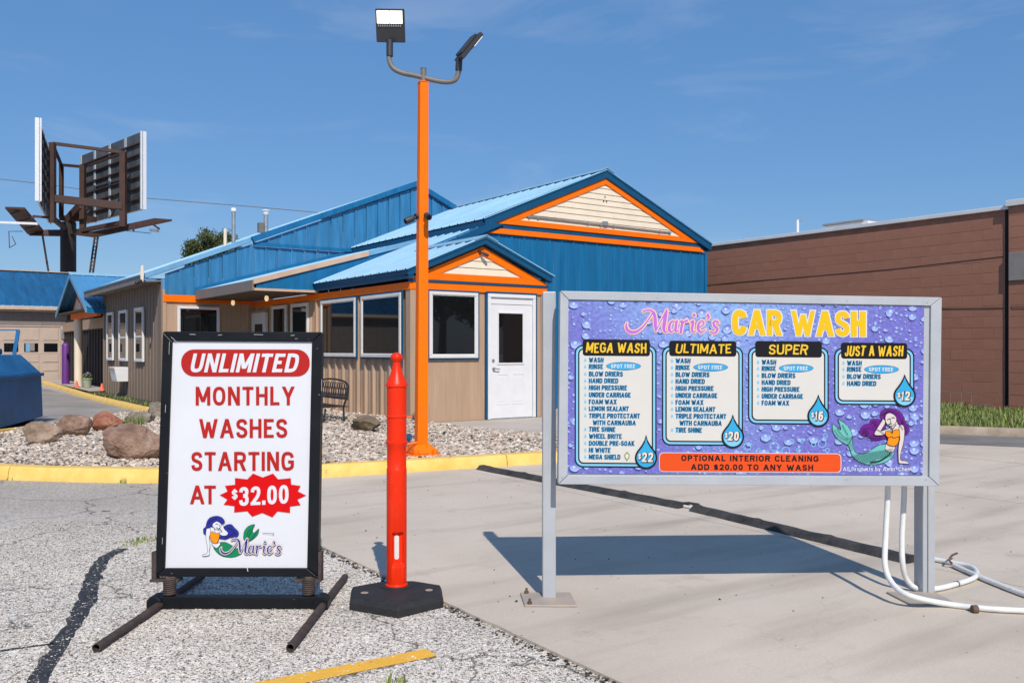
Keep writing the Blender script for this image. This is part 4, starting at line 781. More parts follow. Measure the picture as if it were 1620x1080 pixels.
# local: x = u-UR, y = v+3
def bl_mesh(w_, h_, d_=.05, seed=0):
    mb = MB(); b = .003; vs = [(-.001, .003, .003), (-.001, w_-.003, .003), (-.001, w_-.003, h_-.003), (-.001, .003, h_-.003)]
    f = [(-.0028, .004+b, .004+b), (-.0028, w_-.004-b, .004+b), (-.0028, w_-.004-b, h_-.004-b), (-.0028, .004+b, h_-.004-b)]
    mb.add(vs+f, [(4,7,6,5), (0,4,5,1), (1,5,6,2), (2,6,7,3), (3,7,4,0)]); return mb
bw_, bh_ = .4064, .2032; MJ = MB()
tmp = bl_mesh(bw_, bh_).build('block', 'block', BR); bme = tmp.data; bpy.data.objects.remove(tmp)
tmp = bl_mesh(bw_/2, bh_).build('block', 'block', BR); hme = tmp.data; bpy.data.objects.remove(tmp)
cand = []; y_start = -1.22
for r in range(19):
    z = r*bh_; off = bw_/2 if r % 2 else 0
    for c in range(-1, 80):
        y = y_start+c*bw_+off
        if c == -1:
            if r % 2 == 0: continue
            cand.append((y_start, z, True)); continue
        if y+bw_ > 22: continue
        if z+bh_ > BT: continue
        cand.append((y, z, False))
cand.sort(key=lambda q: q[0] - (3 if q[1] > 2.0 else 0))
for i, (y, z, half) in enumerate(cand):
    jx = random.uniform(-.0015, .0015)
    if i < 299:
        o = bpy.data.objects.new('block', hme if half else bme); C.objects.link(o); o.parent = BR; o.location = (jx, y, z)
    else:
        t = bl_mesh(bw_/2 if half else bw_, bh_); MJ.add([(p[0]+jx, p[1]+y, p[2]+z) for p in t.v], t.f)
tag(MJ.build('block', 'block', BR), kind='stuff')
mb = MB(); mb.box((0, y_start, 0), (.25, 22, BT)); mb.box((.25, 21.75, 0), (12, 22, BT)); mb.build('wall', 'mortar', BR)
mb = MB(); mb.box((-.05, -1.30, BT), (.35, 22.1, BT+.075)); mb.build('coping', 'coping', BR, bevel=.006)
mb = MB(); mb.add([(.36, -1.3, BT+.05), (.36, 22, BT+.05), (12, 22, BT+.55), (12, -1.3, BT+.55)], [(0,1,2,3)]); mb.build('roof', 'roofwhite', BR)
# bare mortar where the paint has flaked
for (y, z0, z1) in ((-.41, .0, .20), (-.41, .20, .41), (-.20, .20, .41), (0.0, .41, .61), (-.61, .20, .41)):
    mb = MB(); mb.box((-.0050, y-.004, z0), (-.0015, y+.004, z1)); mb.build('bare_mortar', 'mortar_bare', BR)
for (z, y0, y1) in ((.203, -.41, -.20), (.406, -.81, .0), (.61, -.41, 0.2), (.203, -1.0, -.61)):
    mb = MB(); mb.box((-.0052, y0, z-.004), (-.0017, y1, z+.004)); mb.build('bare_mortar', 'mortar_bare', BR)
# vertical control joint
mb = MB(); mb.box((-.0050, 7.30, 2.2), (-.0015, 7.315, 3.76)); mb.build('control_joint', 'mortar_bare', BR)
# projecting bay at the right-hand end with raised parapet and grey panel; its cast shadow put in as a dark gap strip
mb = MB(); mb.box((.0, -1.30, 0), (.25, -1.222, 3.75)); mb.build('shadow_gap', 'dark', BR)
bb = MB(); bb.box((-.06, -9.0, 0), (.25, -1.305, 3.82)); bb.build('pilaster_wall', 'block', BR, bevel=.01)
for r in range(1, 19):
    mb = MB(); mb.box((-.0625, -9.0, r*bh_-.004), (-.0605, -1.31, r*bh_+.004)); mb.build('mortar_joint', 'mortar', BR)
mb = MB(); mb.box((-.12, -9.0, 3.82), (.4, -1.28, 3.93)); mb.build('coping', 'coping', BR, bevel=.006)
mb = MB(); mb.box((-.095, -4.4, 2.47), (-.065, -1.325, 2.98)); mb.build('wall_sign_panel', 'signgrey', BR, bevel=.006)
# dark crack lines and cable fixed on the wall
mb = MB(); pts = [(-.02, 19, 2.92), (-.02, 12, 2.86), (-.02, 6, 2.83), (-.02, 1, 2.86), (-.02, -1.2, 2.93)]; pts = [(-.008, y, z) for x, y, z in pts]; mb.tube(pts, .0055, 6); mb.build('wall_cable', 'bronze', BR)
mb = MB(); mb.tube([(-.008, 19, 2.60), (-.008, 13.5, 2.25), (-.008, 9, 1.9)], .006, 6); mb.build('wall_cable', 'bronze', BR)
mb = MB(); mb.tube([(-.012, .15, 2.02), (-.012, -1.2, 1.99), (-.075, -1.4, 1.99), (-.075, -6.5, 1.90)], .006, 6); wc = mb.build('wall_cable', 'bronze', BR)
mb = MB(); mb.tube([(-.004, .17, 2.02), (-.04, .17, 2.02)], .018, 10); mb.build('insulator', 'cream', wc)
# roof unit and small mast on the roof
mb = MB(); mb.box((3.0, 3.5, 3.93), (3.7, 4.75, 4.40)); ru = mb.build('roof_unit', 'coping', BR, bevel=.01); mb = MB(); mb.box((2.96, 3.62, 4.403), (3.74, 4.78, 4.45)); mb.build('roof_unit_lid', 'signgrey', ru)
pm = thing('roof_mast', tuple(W(UR+3.0, 2.57, 3.93)), 0, 'thin white mast with a short arm on the brown building roof', 'mast')
mb = MB(); mb.tube([(0, 0, 0), (0, 0, .73)], .035, 8); mb.build('mast', 'white', pm)
mb = MB(); mb.bar((0, 0, .70), (.14, -.07, .70), .035, .03); mb.build('arm', 'galv', pm)

# grass in front of it
def blades(name, n, test, xr, yr, hr, label, zb=.10, wd=.006, m='blades', cat=None):
    x = rng.uniform(*xr, n); y = rng.uniform(*yr, n); k_ = test(x, y); x = x[k_]; y = y[k_]; n = len(x)
    h = rng.uniform(*hr, n)*(.7+.5*np.sin(x*4)*np.sin(y*3.1+1)+.3*rng.uniform(0, 1, n)); a = rng.uniform(0, 2*PI, n); ln = rng.uniform(.05, .5, n)*h; w2 = rng.uniform(.6, 1.3, n)*wd
    ca, sa = np.cos(a), np.sin(a); V = np.zeros((n, 5, 3))
    for j, (t, ww) in enumerate(((0, 1), (0, -1), (.55, .8), (.55, -.8), (1, 0))):
        V[:, j, 0] = x-sa*w2*ww+ca*ln*t*t; V[:, j, 1] = y+ca*w2*ww+sa*ln*t*t; V[:, j, 2] = zb+h*t*(1-.15*t)
    T = np.array([(0,1,3),(0,3,2),(2,3,4)]); T = (T[None]+(np.arange(n)*5)[:, None, None]).reshape(-1, 3)
    me = bpy.data.meshes.new(name); me.vertices.add(n*5); me.vertices.foreach_set('co', V.reshape(-1)); me.loops.add(T.size); me.loops.foreach_set('vertex_index', T.reshape(-1))
    me.polygons.add(len(T)); me.polygons.foreach_set('loop_start', np.arange(0, T.size, 3)); me.polygons.foreach_set('loop_total', np.full(len(T), 3)); me.materials.append(M[m]); me.update()
    o = bpy.data.objects.new(name, me); C.objects.link(o); return tag(o, label, cat, kind='stuff')
VP_ = np.array(verge)
blades('grass', 60000, lambda x, y: inside(x, y, VP_) & ((x-P0.x)*dA.x+(y-P0.y)*dA.y < UR-.05) & ((x-P0.x)*dA.x+(y-P0.y)*dA.y > 5.5), (4, 14), (8.5, 22), (.05, .17), 'rough green grass strip below the brown wall', .10, .008)
def tuft(px, py, r, n, hr, label, z=0, name='weed', m='blades', wd=.004):
    p = gnd(px, py, z); x0, y0 = p.x, p.y
    return blades(name, n, lambda x, y: (x-x0)**2+(y-y0)**2 < r*r*rng.uniform(0, 1, x.shape), (x0-r, x0+r), (y0-r, y0+r), hr, label, z, wd, m, 'weed')
tuft(207, 674, .22, 650, (.12, .34), 'tall green weed tuft between the gravel bed boulders', .08)
tuft(190, 676, .14, 250, (.05, .14), 'low weed beside the tall tuft in the gravel', .08)
tuft(195, 764, .05, 60, (.04, .16), 'small weed growing at the kerb foot near the tall sign')
tuft(22, 758, .09, 120, (.02, .06), 'low weeds at the far left foot of the yellow kerb')
tuft(228, 855, .12, 160, (.01, .04), 'flat green weed patch in the asphalt left of the tall sign')
tuft(208, 861, .09, 90, (.01, .03), 'flat green weed patch at the end of the tar crack')
tuft(628, 1082, .05, 90, (.01, .04), 'small weed tuft below the yellow parking line')
blades('moss', 9000, lambda x, y: ((x-P0.x)*dA.x+(y-P0.y)*dA.y > -2.5) & ((x-P0.x)*dA.x+(y-P0.y)*dA.y < -2.1) & ((x-P0.x)*dB.x+(y-P0.y)*dB.y > 6.3) & ((x-P0.x)*dB.x+(y-P0.y)*dB.y < 13), (-14, -6), (14, 27), (.01, .07), 'low moss and grass at the foot of the wing', .08, .010)

# ------------------------------------------------------------------ boulders
def rock(px, py, wpx, hpx, cols, label, seed, depth=.8, flat=.0, z=.085, rz=0, tilt=0):
    p = gnd(px, py, z); sc = p.y/F; wd, ht = wpx*sc, hpx*sc
    bm = bmesh.new(); bmesh.ops.create_icosphere(bm, subdivisions=4, radius=1.0); sv = Vector((seed*7.3, seed*3.1, seed*1.7))
    cuts = [Vector((noise.noise(sv+Vector((i*2.1, 0, 0))), noise.noise(sv+Vector((0, i*3.3, 0))), noise.noise(sv+Vector((0, 0, i*1.9)))*.8+.1)).normalized() for i in range(11)]
    for v in bm.verts:
        n_ = v.co.normalized(); r = 1.0
        for i, c in enumerate(cuts):
            dd = n_.dot(c)
            if dd > .1: r = min(r, (.62+.028*((i*5) % 9))/dd)
        r += .13*noise.noise(n_*1.5+sv)+.055*noise.noise(n_*4.0+sv)+.030*noise.noise(n_*9+sv)+.012*noise.noise(n_*22+sv)
        v.co = n_*r
    xs = [v.co.x for v in bm.verts]; zs = [v.co.z for v in bm.verts]; zmin, zmax = min(zs), max(zs)
    for v in bm.verts:
        v.co.x *= wd/(max(xs)-min(xs)); v.co.y *= wd*depth/2; v.co.z = (v.co.z-zmin)/(zmax-zmin)*ht*1.16-ht*.16
    me = bpy.data.meshes.new('boulder'); bm.to_mesh(me); bm.free(); me.materials.append(rock_mat('stone_'+str(seed), *cols)); me.polygons.foreach_set('use_smooth', [True]*len(me.polygons)); me.set_sharp_from_angle(angle=math.radians(24))
    o = bpy.data.objects.new('boulder', me); C.objects.link(o); o.location = p+Vector((0, wd*depth*.35, 0)); o.rotation_euler = (0, tilt, 0)
    return tag(o, label, 'boulder', 'boulders in the gravel bed')
BRN = ((.14, .078, .052), (.27, .165, .115), (.37, .265, .20)); TAN = ((.15, .10, .07), (.29, .205, .145), (.42, .31, .23)); RED = ((.17, .06, .035), (.34, .13, .075), (.42, .22, .15)); GRY = ((.13, .105, .08), (.24, .20, .155), (.34, .29, .235))
rock(203, 724, 99, 53, BRN, 'largest boulder, reddish brown, nearest the yellow kerb', 1, .75)
rock(60, 702, 60, 35, TAN, 'pitted tan boulder in front of the blue dumpster', 2, .8)
rock(109, 688, 54, 32, BRN, 'brown grey boulder just right of the pitted tan one', 3, .8)
rock(164, 679, 50, 28, RED, 'rust red boulder above the largest one', 4, .8)
rock(214, 671, 46, 20, GRY, 'low mossy grey boulder behind the green weed', 5, .8)
rock(246, 663, 44, 27, GRY, 'grey boulder at the corner of the wing', 6, .8)
rock(578, 681, 49, 24, ((.11, .075, .045), (.17, .125, .08), (.23, .175, .12)), 'smooth dark brown boulder beside the black bench', 7, .75)

# ------------------------------------------------------------------ bench
BN = thing('bench', tuple(W(-.75, .72, .08)), TH+PI/2, 'black wrought iron bench in the gravel by the vestibule wall', 'bench')
# local: x along the wall, y away from it towards -u ... z up
mb = MB(); zz0, zz1 = .36, .60
mb.tube([(0, .02, zz0), (1.2, .02, zz0)], .018, 8); mb.tube(smooth([(0, 0, .56), (.14, 0, .625), (.45, 0, .655), (.8, 0, .655), (1.1, 0, .62), (1.2, 0, .56)], 5), .016, 8)
mb.tube([(0, .02, .34), (0, -.0, .57)], .015, 8); mb.tube([(1.2, .02, .34), (1.2, 0, .57)], .015, 8); mb.build('backrest_frame', 'blackwrought', BN, smooth=True)
mb = MB()
for i in range(13):
    x = .05+i*.092
    for (cx_, cz_, rx, rz_) in ((x, .45, .042, .075), (x+.045, .56, .035, .05), (x+.045, .41, .03, .04)):
        mb.tube([(cx_+rx*math.cos(t*PI/6), 0.01, cz_+rz_*math.sin(t*PI/6)) for t in range(13)], .0065, 5, False)
mb.build('scrollwork', 'blackwrought', BN, smooth=True)
for x in (.02, 1.18):
    mb = MB(); mb.tube(smooth([(x, 0, .55), (x+.01, .03, .36), (x+.03, .06, .24), (x+.03, .06, .10), (x+.02, .04, -.03)], 5), .017, 8); mb.build('leg', 'blackwrought', BN, smooth=True)
    mb = MB(); mb.tube(smooth([(x, .38, .22), (x, .40, .10), (x, .42, -.03)], 5), .015, 8); mb.build('leg', 'blackwrought', BN, smooth=True)
mb = MB()
for j in range(7):
    y = .0+j*.065; mb.bar((.02, y, .235), (1.2, y, .235), .035, .012)
mb.build('seat', 'blackwrought', BN)

# ------------------------------------------------------------------ orange light pole
LP = thing('light_pole', (-.975, 9.50, .09), math.radians(25), 'tall orange square light pole with two floodlight heads', 'light pole')
H = 3.99; mb = MB(); a, b = .059, .047
mb.add([(-a,-a,.12),(a,-a,.12),(a,a,.12),(-a,a,.12),(-b+.02,-b-.008,H),(b+.02,-b-.008,H),(b+.02,b-.008,H),(-b+.02,b-.008,H)], [(0,3,2,1),(4,5,6,7),(0,1,5,4),(1,2,6,5),(2,3,7,6),(3,0,4,7)])
mb.build('pole', 'pole_orange', LP, bevel=.006, seg=2)
mb = MB(); mb.box((-.19, -.17, .0), (.19, .17, .022)); mb.build('base_plate', 'pole_orange', LP, bevel=.004)
mb = MB(); q0, q1 = .135, .075
mb.add([(-q0,-q0,.0225),(q0,-q0,.0225),(q0,q0,.0225),(-q0,q0,.0225),(-q0*.86,-q0*.86,.085),(q0*.86,-q0*.86,.085),(q0*.86,q0*.86,.085),(-q0*.86,q0*.86,.085),(-q1,-q1,.125),(q1,-q1,.125),(q1,q1,.125),(-q1,q1,.125)],
       [(0,3,2,1),(8,9,10,11)]+[(i, (i+1) % 4, (i+1) % 4+4, i+4) for i in range(4)]+[(i+4, (i+1) % 4+4, (i+1) % 4+8, i+8) for i in range(4)]); mb.build('base_cover', 'pole_orange', LP, bevel=.01, seg=2)
for x, y in ((-.10, -.13), (.11, -.13), (-.11, .13), (.11, .13)):
    mb = MB(); mb.lathe([(.03, .022), (.034, .04), (.028, .065), (.012, .075)], 12, (x, y, 0)); mb.build('bolt_cover', 'pole_orange', LP, smooth=True)
Rw = Matrix.Rotation(-math.radians(25), 4, 'Z')                       # back to camera-wise axes
def lw(px, py, Y=9.50): p = at(px, py, Y)-Vector((-.975, 9.50, .09)); return Rw @ p
mb = MB(); mb.tube([lw(670, 137), lw(670, 109)], .031, 14); mb.tube([lw(670, 109), lw(670, 108.3)], .034, 14); mb.build('tenon', 'lampgrey', LP, smooth=True)
mb = MB(); mb.box((-.052+.02, -.060, H), (.052+.02, .044, H+.010)); mb.build('cap_plate', 'pole_orange', LP, bevel=.002)
mb = MB(); path = smooth([lw(615.5, 84), lw(616, 96), lw(622, 108), lw(636, 115.5), lw(655, 119.5), lw(670, 123), lw(690, 128), lw(708, 130), lw(720, 126.5), lw(725, 116), lw(726, 104)], 6); mb.tube(path, .027, 14); mb.build('arm', 'lampgrey', LP, smooth=True)
def oriented(parent, origin, X, Y_, Z_):
    e = bpy.data.objects.new('floodlight', None); C.objects.link(e); e.parent = parent; m = Matrix((X, Y_, Z_)).transposed().to_4x4(); m.translation = origin; e.matrix_local = m; return e
# left head: its face looks down at the camera
xv = Rw @ Vector((.99, -.10, -.05)).normalized(); nv = (Rw @ Vector((.04, -.93, -.36))).normalized(); nv = (nv-xv*nv.dot(xv)).normalized(); yv = nv.cross(xv).normalized()
if yv.z < 0: yv = -yv; 
def flood(parent, c, X, Yv, N, lit):
    """one mesh per part, X across, Yv up the head, N out of the lit face"""
    X, Yv, N = Vector(X), Vector(Yv), Vector(N); c = Vector(c); T = lambda p: c+X*p.x+Yv*p.y+N*p.z
    mb = MB(); mb.box((-.155, -.17, -.028), (.155, .17, .018)); mb.box((-.12, -.13, -.055), (.12, .13, -.0281)); h = mb.grow(T).build('floodlight', 'lampblack', parent, bevel=.006)
    for k_ in range(11):
        mb = MB(); mb.box((-.13+k_*.024, -.01, .0185), (-.118+k_*.024, .012, .026)); mb.grow(T).build('cooling_fin', 'galv', h)
    for a_, b_ in ((-.138, -.004), (.004, .138)):
        mb = MB(); mb.box((a_, .022, .0185), (b_, .150, .023)); le = mb.grow(T).build('led_panel', 'led', h)
        for i in range(3):
            for j in range(2):
                mb = MB(); cx_ = a_+.03+i*.037; cy_ = .055+j*.06; mb.tube([(cx_, cy_, .0232), (cx_, cy_, .0245)], .006, 8); mb.grow(T).build('led', 'galv', h)
    return h
flood(LP, lw(617.5, 41), xv, yv, nv, True)
mb = MB(); mb.tube([lw(616.5, 90), lw(616.5, 64)], .036, 12); mb.build('bracket', 'lampblack', LP, smooth=True, bevel=.003)
# right head seen edge-on, tilted away to the right
Y2 = (Rw @ Vector((.62, .05, .78))).normalized(); X2 = (Rw @ Vector((-.20, 1, .30))).normalized(); N2 = X2.cross(Y2).normalized()
X2 = (X2-Y2*X2.dot(Y2)).normalized(); N2 = X2.cross(Y2).normalized()
if (Rw.inverted() @ N2).x < 0: N2 = -N2
flood(LP, lw(742, 76), X2, Y2, N2, True)
mb = MB(); mb.tube([lw(725.5, 112), lw(726.5, 92)], .036, 12); mb.tube([lw(726.5, 94), lw(733, 86)], .03, 10); mb.build('bracket', 'lampblack', LP, smooth=True)
# two security cameras strapped to the pole
for (bx, by), aim, sz in (((660, 342), (-.80, -.50, -.42), .8), ((675, 341), (.25, -.92, -.22), .8)):
    o = bpy.data.objects; aimv = Rw @ Vector(aim)
    base = lw(bx, by, 9.43)
    a_ = aimv.normalized(); mb = MB(); mb.tube([base, base+a_*.02], .034, 12); mb.tube([base+a_*.015, base+a_*.05+Vector((0, 0, -.01))], .012, 8)
    c0 = base+a_*.045+Vector((0, 0, -.005)); mb.tube([c0, c0+a_*.012, c0+a_*.10, c0+a_*.108], .04, 14, True, [.024, .034, .034, .030]); sc = mb.build('security_camera', 'lampblack', LP, smooth=True)
    m2 = MB(); m2.tube([c0+a_*.109, c0+a_*.113], .022, 14); m2.build('lens', 'glass', sc, smooth=True)
mb = MB(); mb.tube([lw(652, 660, 9.45), lw(641, 658, 9.45), lw(640, 672, 9.45)], .012, 8); mb.build('conduit', 'pole_orange', LP, smooth=True)
mb = MB(); mb.tube([lw(660, 700, 9.42), lw(648, 702, 9.40), lw(636, 704, 9.38)], .014, 8); mb.build('conduit', 'pole_orange', LP, smooth=True)
mb = MB(); mb.lathe([(.01, 0), (.04, .01), (.05, .04), (.04, .075), (.01, .085)], 14); o = mb.build('cable_spool', 'blue_pale', None, smooth=True); o.location = gnd(646, 697, .09)+Vector((0, .05, .0)); tag(o, 'small blue and white cap lying in the gravel left of the orange pole', 'cap')

# ------------------------------------------------------------------ red delineator post
DP = gnd(627.5, 946, .0); DL = thing('traffic_delineator', tuple(DP), 0, 'red-orange delineator post standing in a black rubber base', 'delineator post')
sc_ = DP.y/F/2.4
prof = [(950,0),(950,40),(945,42),(930,42),(925,38),(860,38)]+[(860-4.5*i, 38) for i in range(1, 31)]+[(500,38),(493,38),(490,36),(404,37),(398,41),(388,41),(385,37),(300,37),(297,39.5),(290,39.5),(287,37),(195,37),(184,37.5),(181,41.5),(172,41),(165,38),(150,30),(125,21),(100,15),(90,13.5),(84,17),(76,22),(68,23.5),(60,20),(54,11),(52,1)]
P_ = [(r*sc_, (950-y)*sc_+.045) for y, r in prof]; n = 72; mb = MB(); mb.lathe(P_, n)
ph0 = -PI/2+math.radians(16)
def slot(p):
    a = math.atan2(p.y, p.x)-ph0; a = (a+PI) % (2*PI)-PI; r = math.hypot(p.x, p.y)
    if r < .03: return p
    z = p.z-.045; z0, z1 = (950-858)*sc_, (950-728)*sc_
    if z0 < z < z1 and abs(a) < .62:
        lx = r*math.sin(a); q = max(0, 1-max(0, (abs(lx)-.024)/.006)); q *= max(0, min(1, (z-z0)/.012))*max(0, min(1, (z1-z)/.012))
        flat = (1-q)*r*math.cos(a)+q*.026
        dx = Vector((math.cos(ph0), math.sin(ph0), 0)); dy = Vector((-math.sin(ph0), math.cos(ph0), 0))
        return dx*flat+dy*lx+Vector((0, 0, p.z))
    return p
mb.grow(slot); post = mb.build('post', 'red', DL, smooth=True)
dx = Vector((math.cos(ph0), math.sin(ph0), 0)); dy = Vector((-math.sin(ph0), math.cos(ph0), 0)); mb = MB()
z0, z1 = .045+(950-832)*sc_, .045+(950-740)*sc_; pts = []
for i in range(13): t = PI*i/12; pts.append(dx*.029+dy*(-.004+.011*math.cos(t))+Vector((0, 0, z1-.011+.011*math.sin(t))))
for i in range(13): t = PI+PI*i/12; pts.append(dx*.029+dy*(-.004+.011*math.cos(t))+Vector((0, 0, z0+.011+.011*math.sin(t))))
mb.prism(pts, -dx*.002); mb.build('label', 'offwhite', post)
def z2(x, y, z=.055): p = gnd(540+x/2.4, 540+y/2.4, z); return (p-DP)
top = [z2(44, 930), z2(150, 911), z2(272, 908), z2(374, 924), z2(381, 965), z2(215, 1003), z2(38, 974)]
top = [Vector((p.x, p.y, .055)) for p in top]; c = sum(top, Vector())/len(top); bot = [Vector((c.x+(p.x-c.x)*1.04, c.y+(p.y-c.y)*1.04, .001)) for p in top]; n = len(top)
mid = [Vector((p.x, p.y, .035)) for p in bot]; tin = [c+(p-c)*.93+Vector((0, 0, .003)) for p in top]
mb = MB(); mb.add(bot+mid+top+tin, [tuple(range(n-1, -1, -1)), tuple(3*n+i for i in range(n))]+[(r*n+i, r*n+(i+1) % n, (r+1)*n+(i+1) % n, (r+1)*n+i) for r in range(3) for i in range(n)])
if mb: base = mb.build('base', 'rubber', DL, bevel=.003)
mb = MB(); mb.lathe([(.075, .0585), (.074, .064), (.060, .066), (.056, .0665)], 28); mb.build('collar', 'rubber', DL, smooth=True)
for (x, y) in ((88, 956), (333, 946)):
    q = z2(x, y); mb = MB(); mb.lathe([(.016, .0585), (.016, .0605)], 16); mb.grow(lambda p: Vector((p.x*1.15+q.x, p.y+q.y, p.z))); mb.build('handle_hole', 'kerbgrey', base)

# ------------------------------------------------------------------ rubber cable ramps on the concrete
def ramp(p, q, label, seed):
    d = (q-p); Ln = d.length; d.normalize(); root = thing('cable_ramp', tuple(p), math.atan2(d.y, d.x), label, 'cable ramp', 'black rubber cable ramps'); nseg = max(1, round(Ln/.62)); sl_ = Ln/nseg
    for s in range(nseg):
        mb = MB(); m = 14; R = []
        for i in range(m+1):
            x = s*sl_+.004+(sl_-.008)*i/m; w_ = .006*noise.noise(Vector((x*5, seed, 0))); h = .034+.005*noise.noise(Vector((x*7, seed, 4)))+(.006 if i in (0, m) else 0)
            R.append([(x, -.075+w_, .014), (x, -.066+w_, .022), (x, -.030+w_, .014+h), (x, .030+w_, .014+h), (x, .066+w_, .022), (x, .075+w_, .014)])
        k6 = 6; vs = [v for r in R for v in r]; fs = [(i*k6+j, (i+1)*k6+j, (i+1)*k6+j+1, i*k6+j+1) for i in range(m) for j in range(5)]+[tuple(range(6)), tuple(range(m*6+5, m*6-1, -1))]+[(i*k6+5, (i+1)*k6+5, (i+1)*k6, i*k6) for i in range(m)]
        mb.add(vs, fs).build('ramp_section', 'rubberramp', root)
    return root
ra, rb, rc, rd = gnd(762, 741.5, .012), gnd(1083, 803, .012), gnd(1101, 806.5, .012), gnd(1447, 890, .012)
ramp(ra-Vector((0,0,.012)), rb-Vector((0,0,.012)), 'longer black rubber cable ramp running back to the yellow kerb', 1)
ramp(rc-Vector((0,0,.012)), rd-Vector((0,0,.012)), 'nearer black rubber cable ramp ending by the right sign post', 2)
mb = MB(); mb.tube([rb-(rb-ra).normalized()*.2+Vector((0,0,.012)), rb+Vector((0,0,.012)), rc+Vector((0,0,.014)), rc+(rd-rc).normalized()*.2+Vector((0,0,.012))], .012, 8); tag(mb.build('cable', 'hose', None, smooth=True), 'short white cable exposed between the two rubber ramps', 'cable')
mb = MB(); e_ = (rb-ra).normalized(); mb.bar(rb+Vector((.02, .03, .035)), rb+e_*.10+Vector((.04, .06, .030)), .06, .008); tag(mb.build('rubber_flap', 'rubberramp'), 'torn rubber flap at the end of the longer ramp', 'rubber scrap')

# ------------------------------------------------------------------ white conduits of the menu sign
mb = MB(); r_ = .0135
p1 = [at(1405, 742, 4.33), at(1404, 790, 4.33), at(1401, 850, 4.31), at(1400, 890, 4.28), at(1407, 915, 4.24), at(1424, 934, 4.16), at(1450, 945, 4.12)]+[gnd(x, y, .03) for x, y in ((1500, 955), (1560, 962), (1640, 966), (1720, 968))]
mb.tube(smooth(p1, 6), r_, 12); c1 = mb.build('conduit', 'hose', None, smooth=True); tag(c1, 'white conduit dropping from the menu sign and running off right in front of the post', 'conduit', 'white conduits of the menu sign')
mb = MB(); b0 = gnd(1542, 963, .03); mb.tube([b0-Vector((.012, 0, 0)), b0+Vector((.012, 0, 0))], .019, 12); mb.build('coupling', 'bolt', c1, smooth=True)
mb = MB(); p2 = [at(1431, 742, 4.42), at(1430, 790, 4.42), at(1427, 850, 4.41), at(1428, 890, 4.40), at(1434, 915, 4.42)]+[gnd(x, y, .03) for x, y in ((1450, 930), (1478, 931), (1510, 924), (1540, 914), (1545, 904), (1533, 895), (1500, 888), (1478, 884))]
mb.tube(smooth(p2, 6), r_, 12); c2 = mb.build('conduit', 'hose', None, smooth=True); tag(c2, 'white conduit behind the other, looping in a hook right of the post', 'conduit', 'white conduits of the menu sign')
b0 = gnd(1513, 923, .03); mb = MB(); mb.tube([b0-Vector((.01, .004, 0)), b0+Vector((.01, .004, 0))], .0145, 12); mb.build('rust_patch', 'bolt', c2, smooth=True)
mb = MB(); mb.tube(smooth([gnd(x, y, .03) for x, y in ((1508, 893), (1530, 903), (1570, 920), (1625, 941), (1700, 965))], 6), r_, 12); tag(mb.build('conduit', 'hose', None, smooth=True), 'separate white conduit end lying behind the hook at the right edge', 'conduit')
mb = MB(); mb.tube(smooth([gnd(1508, 893, .03), gnd(1502, 888, .05)+Vector((0, 0, .01)), gnd(1506, 884, .05)+Vector((0, 0, .02)), gnd(1514, 880, .03)+Vector((0, 0, .02))], 4), .006, 6); tag(mb.build('wire_end', 'bolt', None, smooth=True), 'bent dark wire end sticking from the loose conduit', 'wire')

# ------------------------------------------------------------------ blue dumpster
dd = Vector((.25, -.97, 0)).normalized(); DO = Vector((-7.87, 14.85, 0)); DU = thing('dumpster', tuple(DO), math.atan2(dd.y, dd.x), 'large dark blue dumpster with sloping top at the left edge', 'dumpster')
# local x runs towards the camera side, local -y is away from it (left)
Ld, Wd = 3.6, 1.9; mb = MB(); z0, z1, z2_ = .10, .83, 1.14
def zsec(x0, x1, y0, y1, z): return [(x0, y0, z), (x1, y0, z), (x1, y1, z), (x0, y1, z)]
mb.add(zsec(0, Ld, 0, -Wd, z0)+zsec(.03, Ld-.03, -.02, -Wd+.02, z1), [(0,1,2,3), (0,4,5,1), (1,5,6,2), (2,6,7,3), (3,7,4,0), (4,7,6,5)]); mb.build('body', 'dumpster', DU, bevel=.01)
mb = MB(); mb.add(zsec(.03, Ld-.03, -.02, -Wd+.02, z1+.002)+zsec(.30, Ld-.45, -.26, -Wd+.26, z2_), [(0,1,2,3), (0,4,5,1), (1,5,6,2), (2,6,7,3), (3,7,4,0), (4,7,6,5)]); mb.build('hopper_top', 'dumpster', DU, bevel=.01)
mb = MB(); mb.box((.50, -.47, z2_+.002), (Ld-.5, -Wd+.47, z2_+.10)); mb.build('lid', 'dumpster', DU, bevel=.02)
for x in (.02, 1.2, 2.4, 3.5):
    mb = MB(); mb.bar((x+.02, .012, z0+.02), (x+.02, -.006, z1-.03), .05, .03, (0, 1, 0)); mb.build('side_rib', 'dumpster', DU) if x > 1.5 else None
mb = MB(); mb.bar((.02, .008, z1-.02), (Ld-.02, .008, z1-.02), .03, .05); mb.build('rim', 'dumpster', DU, bevel=.004)
for x in (.3, Ld-.3):
    mb = MB(); mb.box((x-.15, -Wd+.1, .0), (x+.15, -.1, .098)); mb.build('skid', 'rust', DU)
mb = MB(); mb.bar((.36, -.34, z2_), (.36, -.28, z2_+.40), .03, .055, (0, 1, 0)); mb.bar((.36, -.28, z2_+.40), (.36, -1.6, z2_+.40), .03, .02); mb.bar((.36, -1.6, z2_), (.36, -1.6, z2_+.40), .03, .055, (0, 1, 0)); mb.build('lid_frame', 'dumpster', DU)

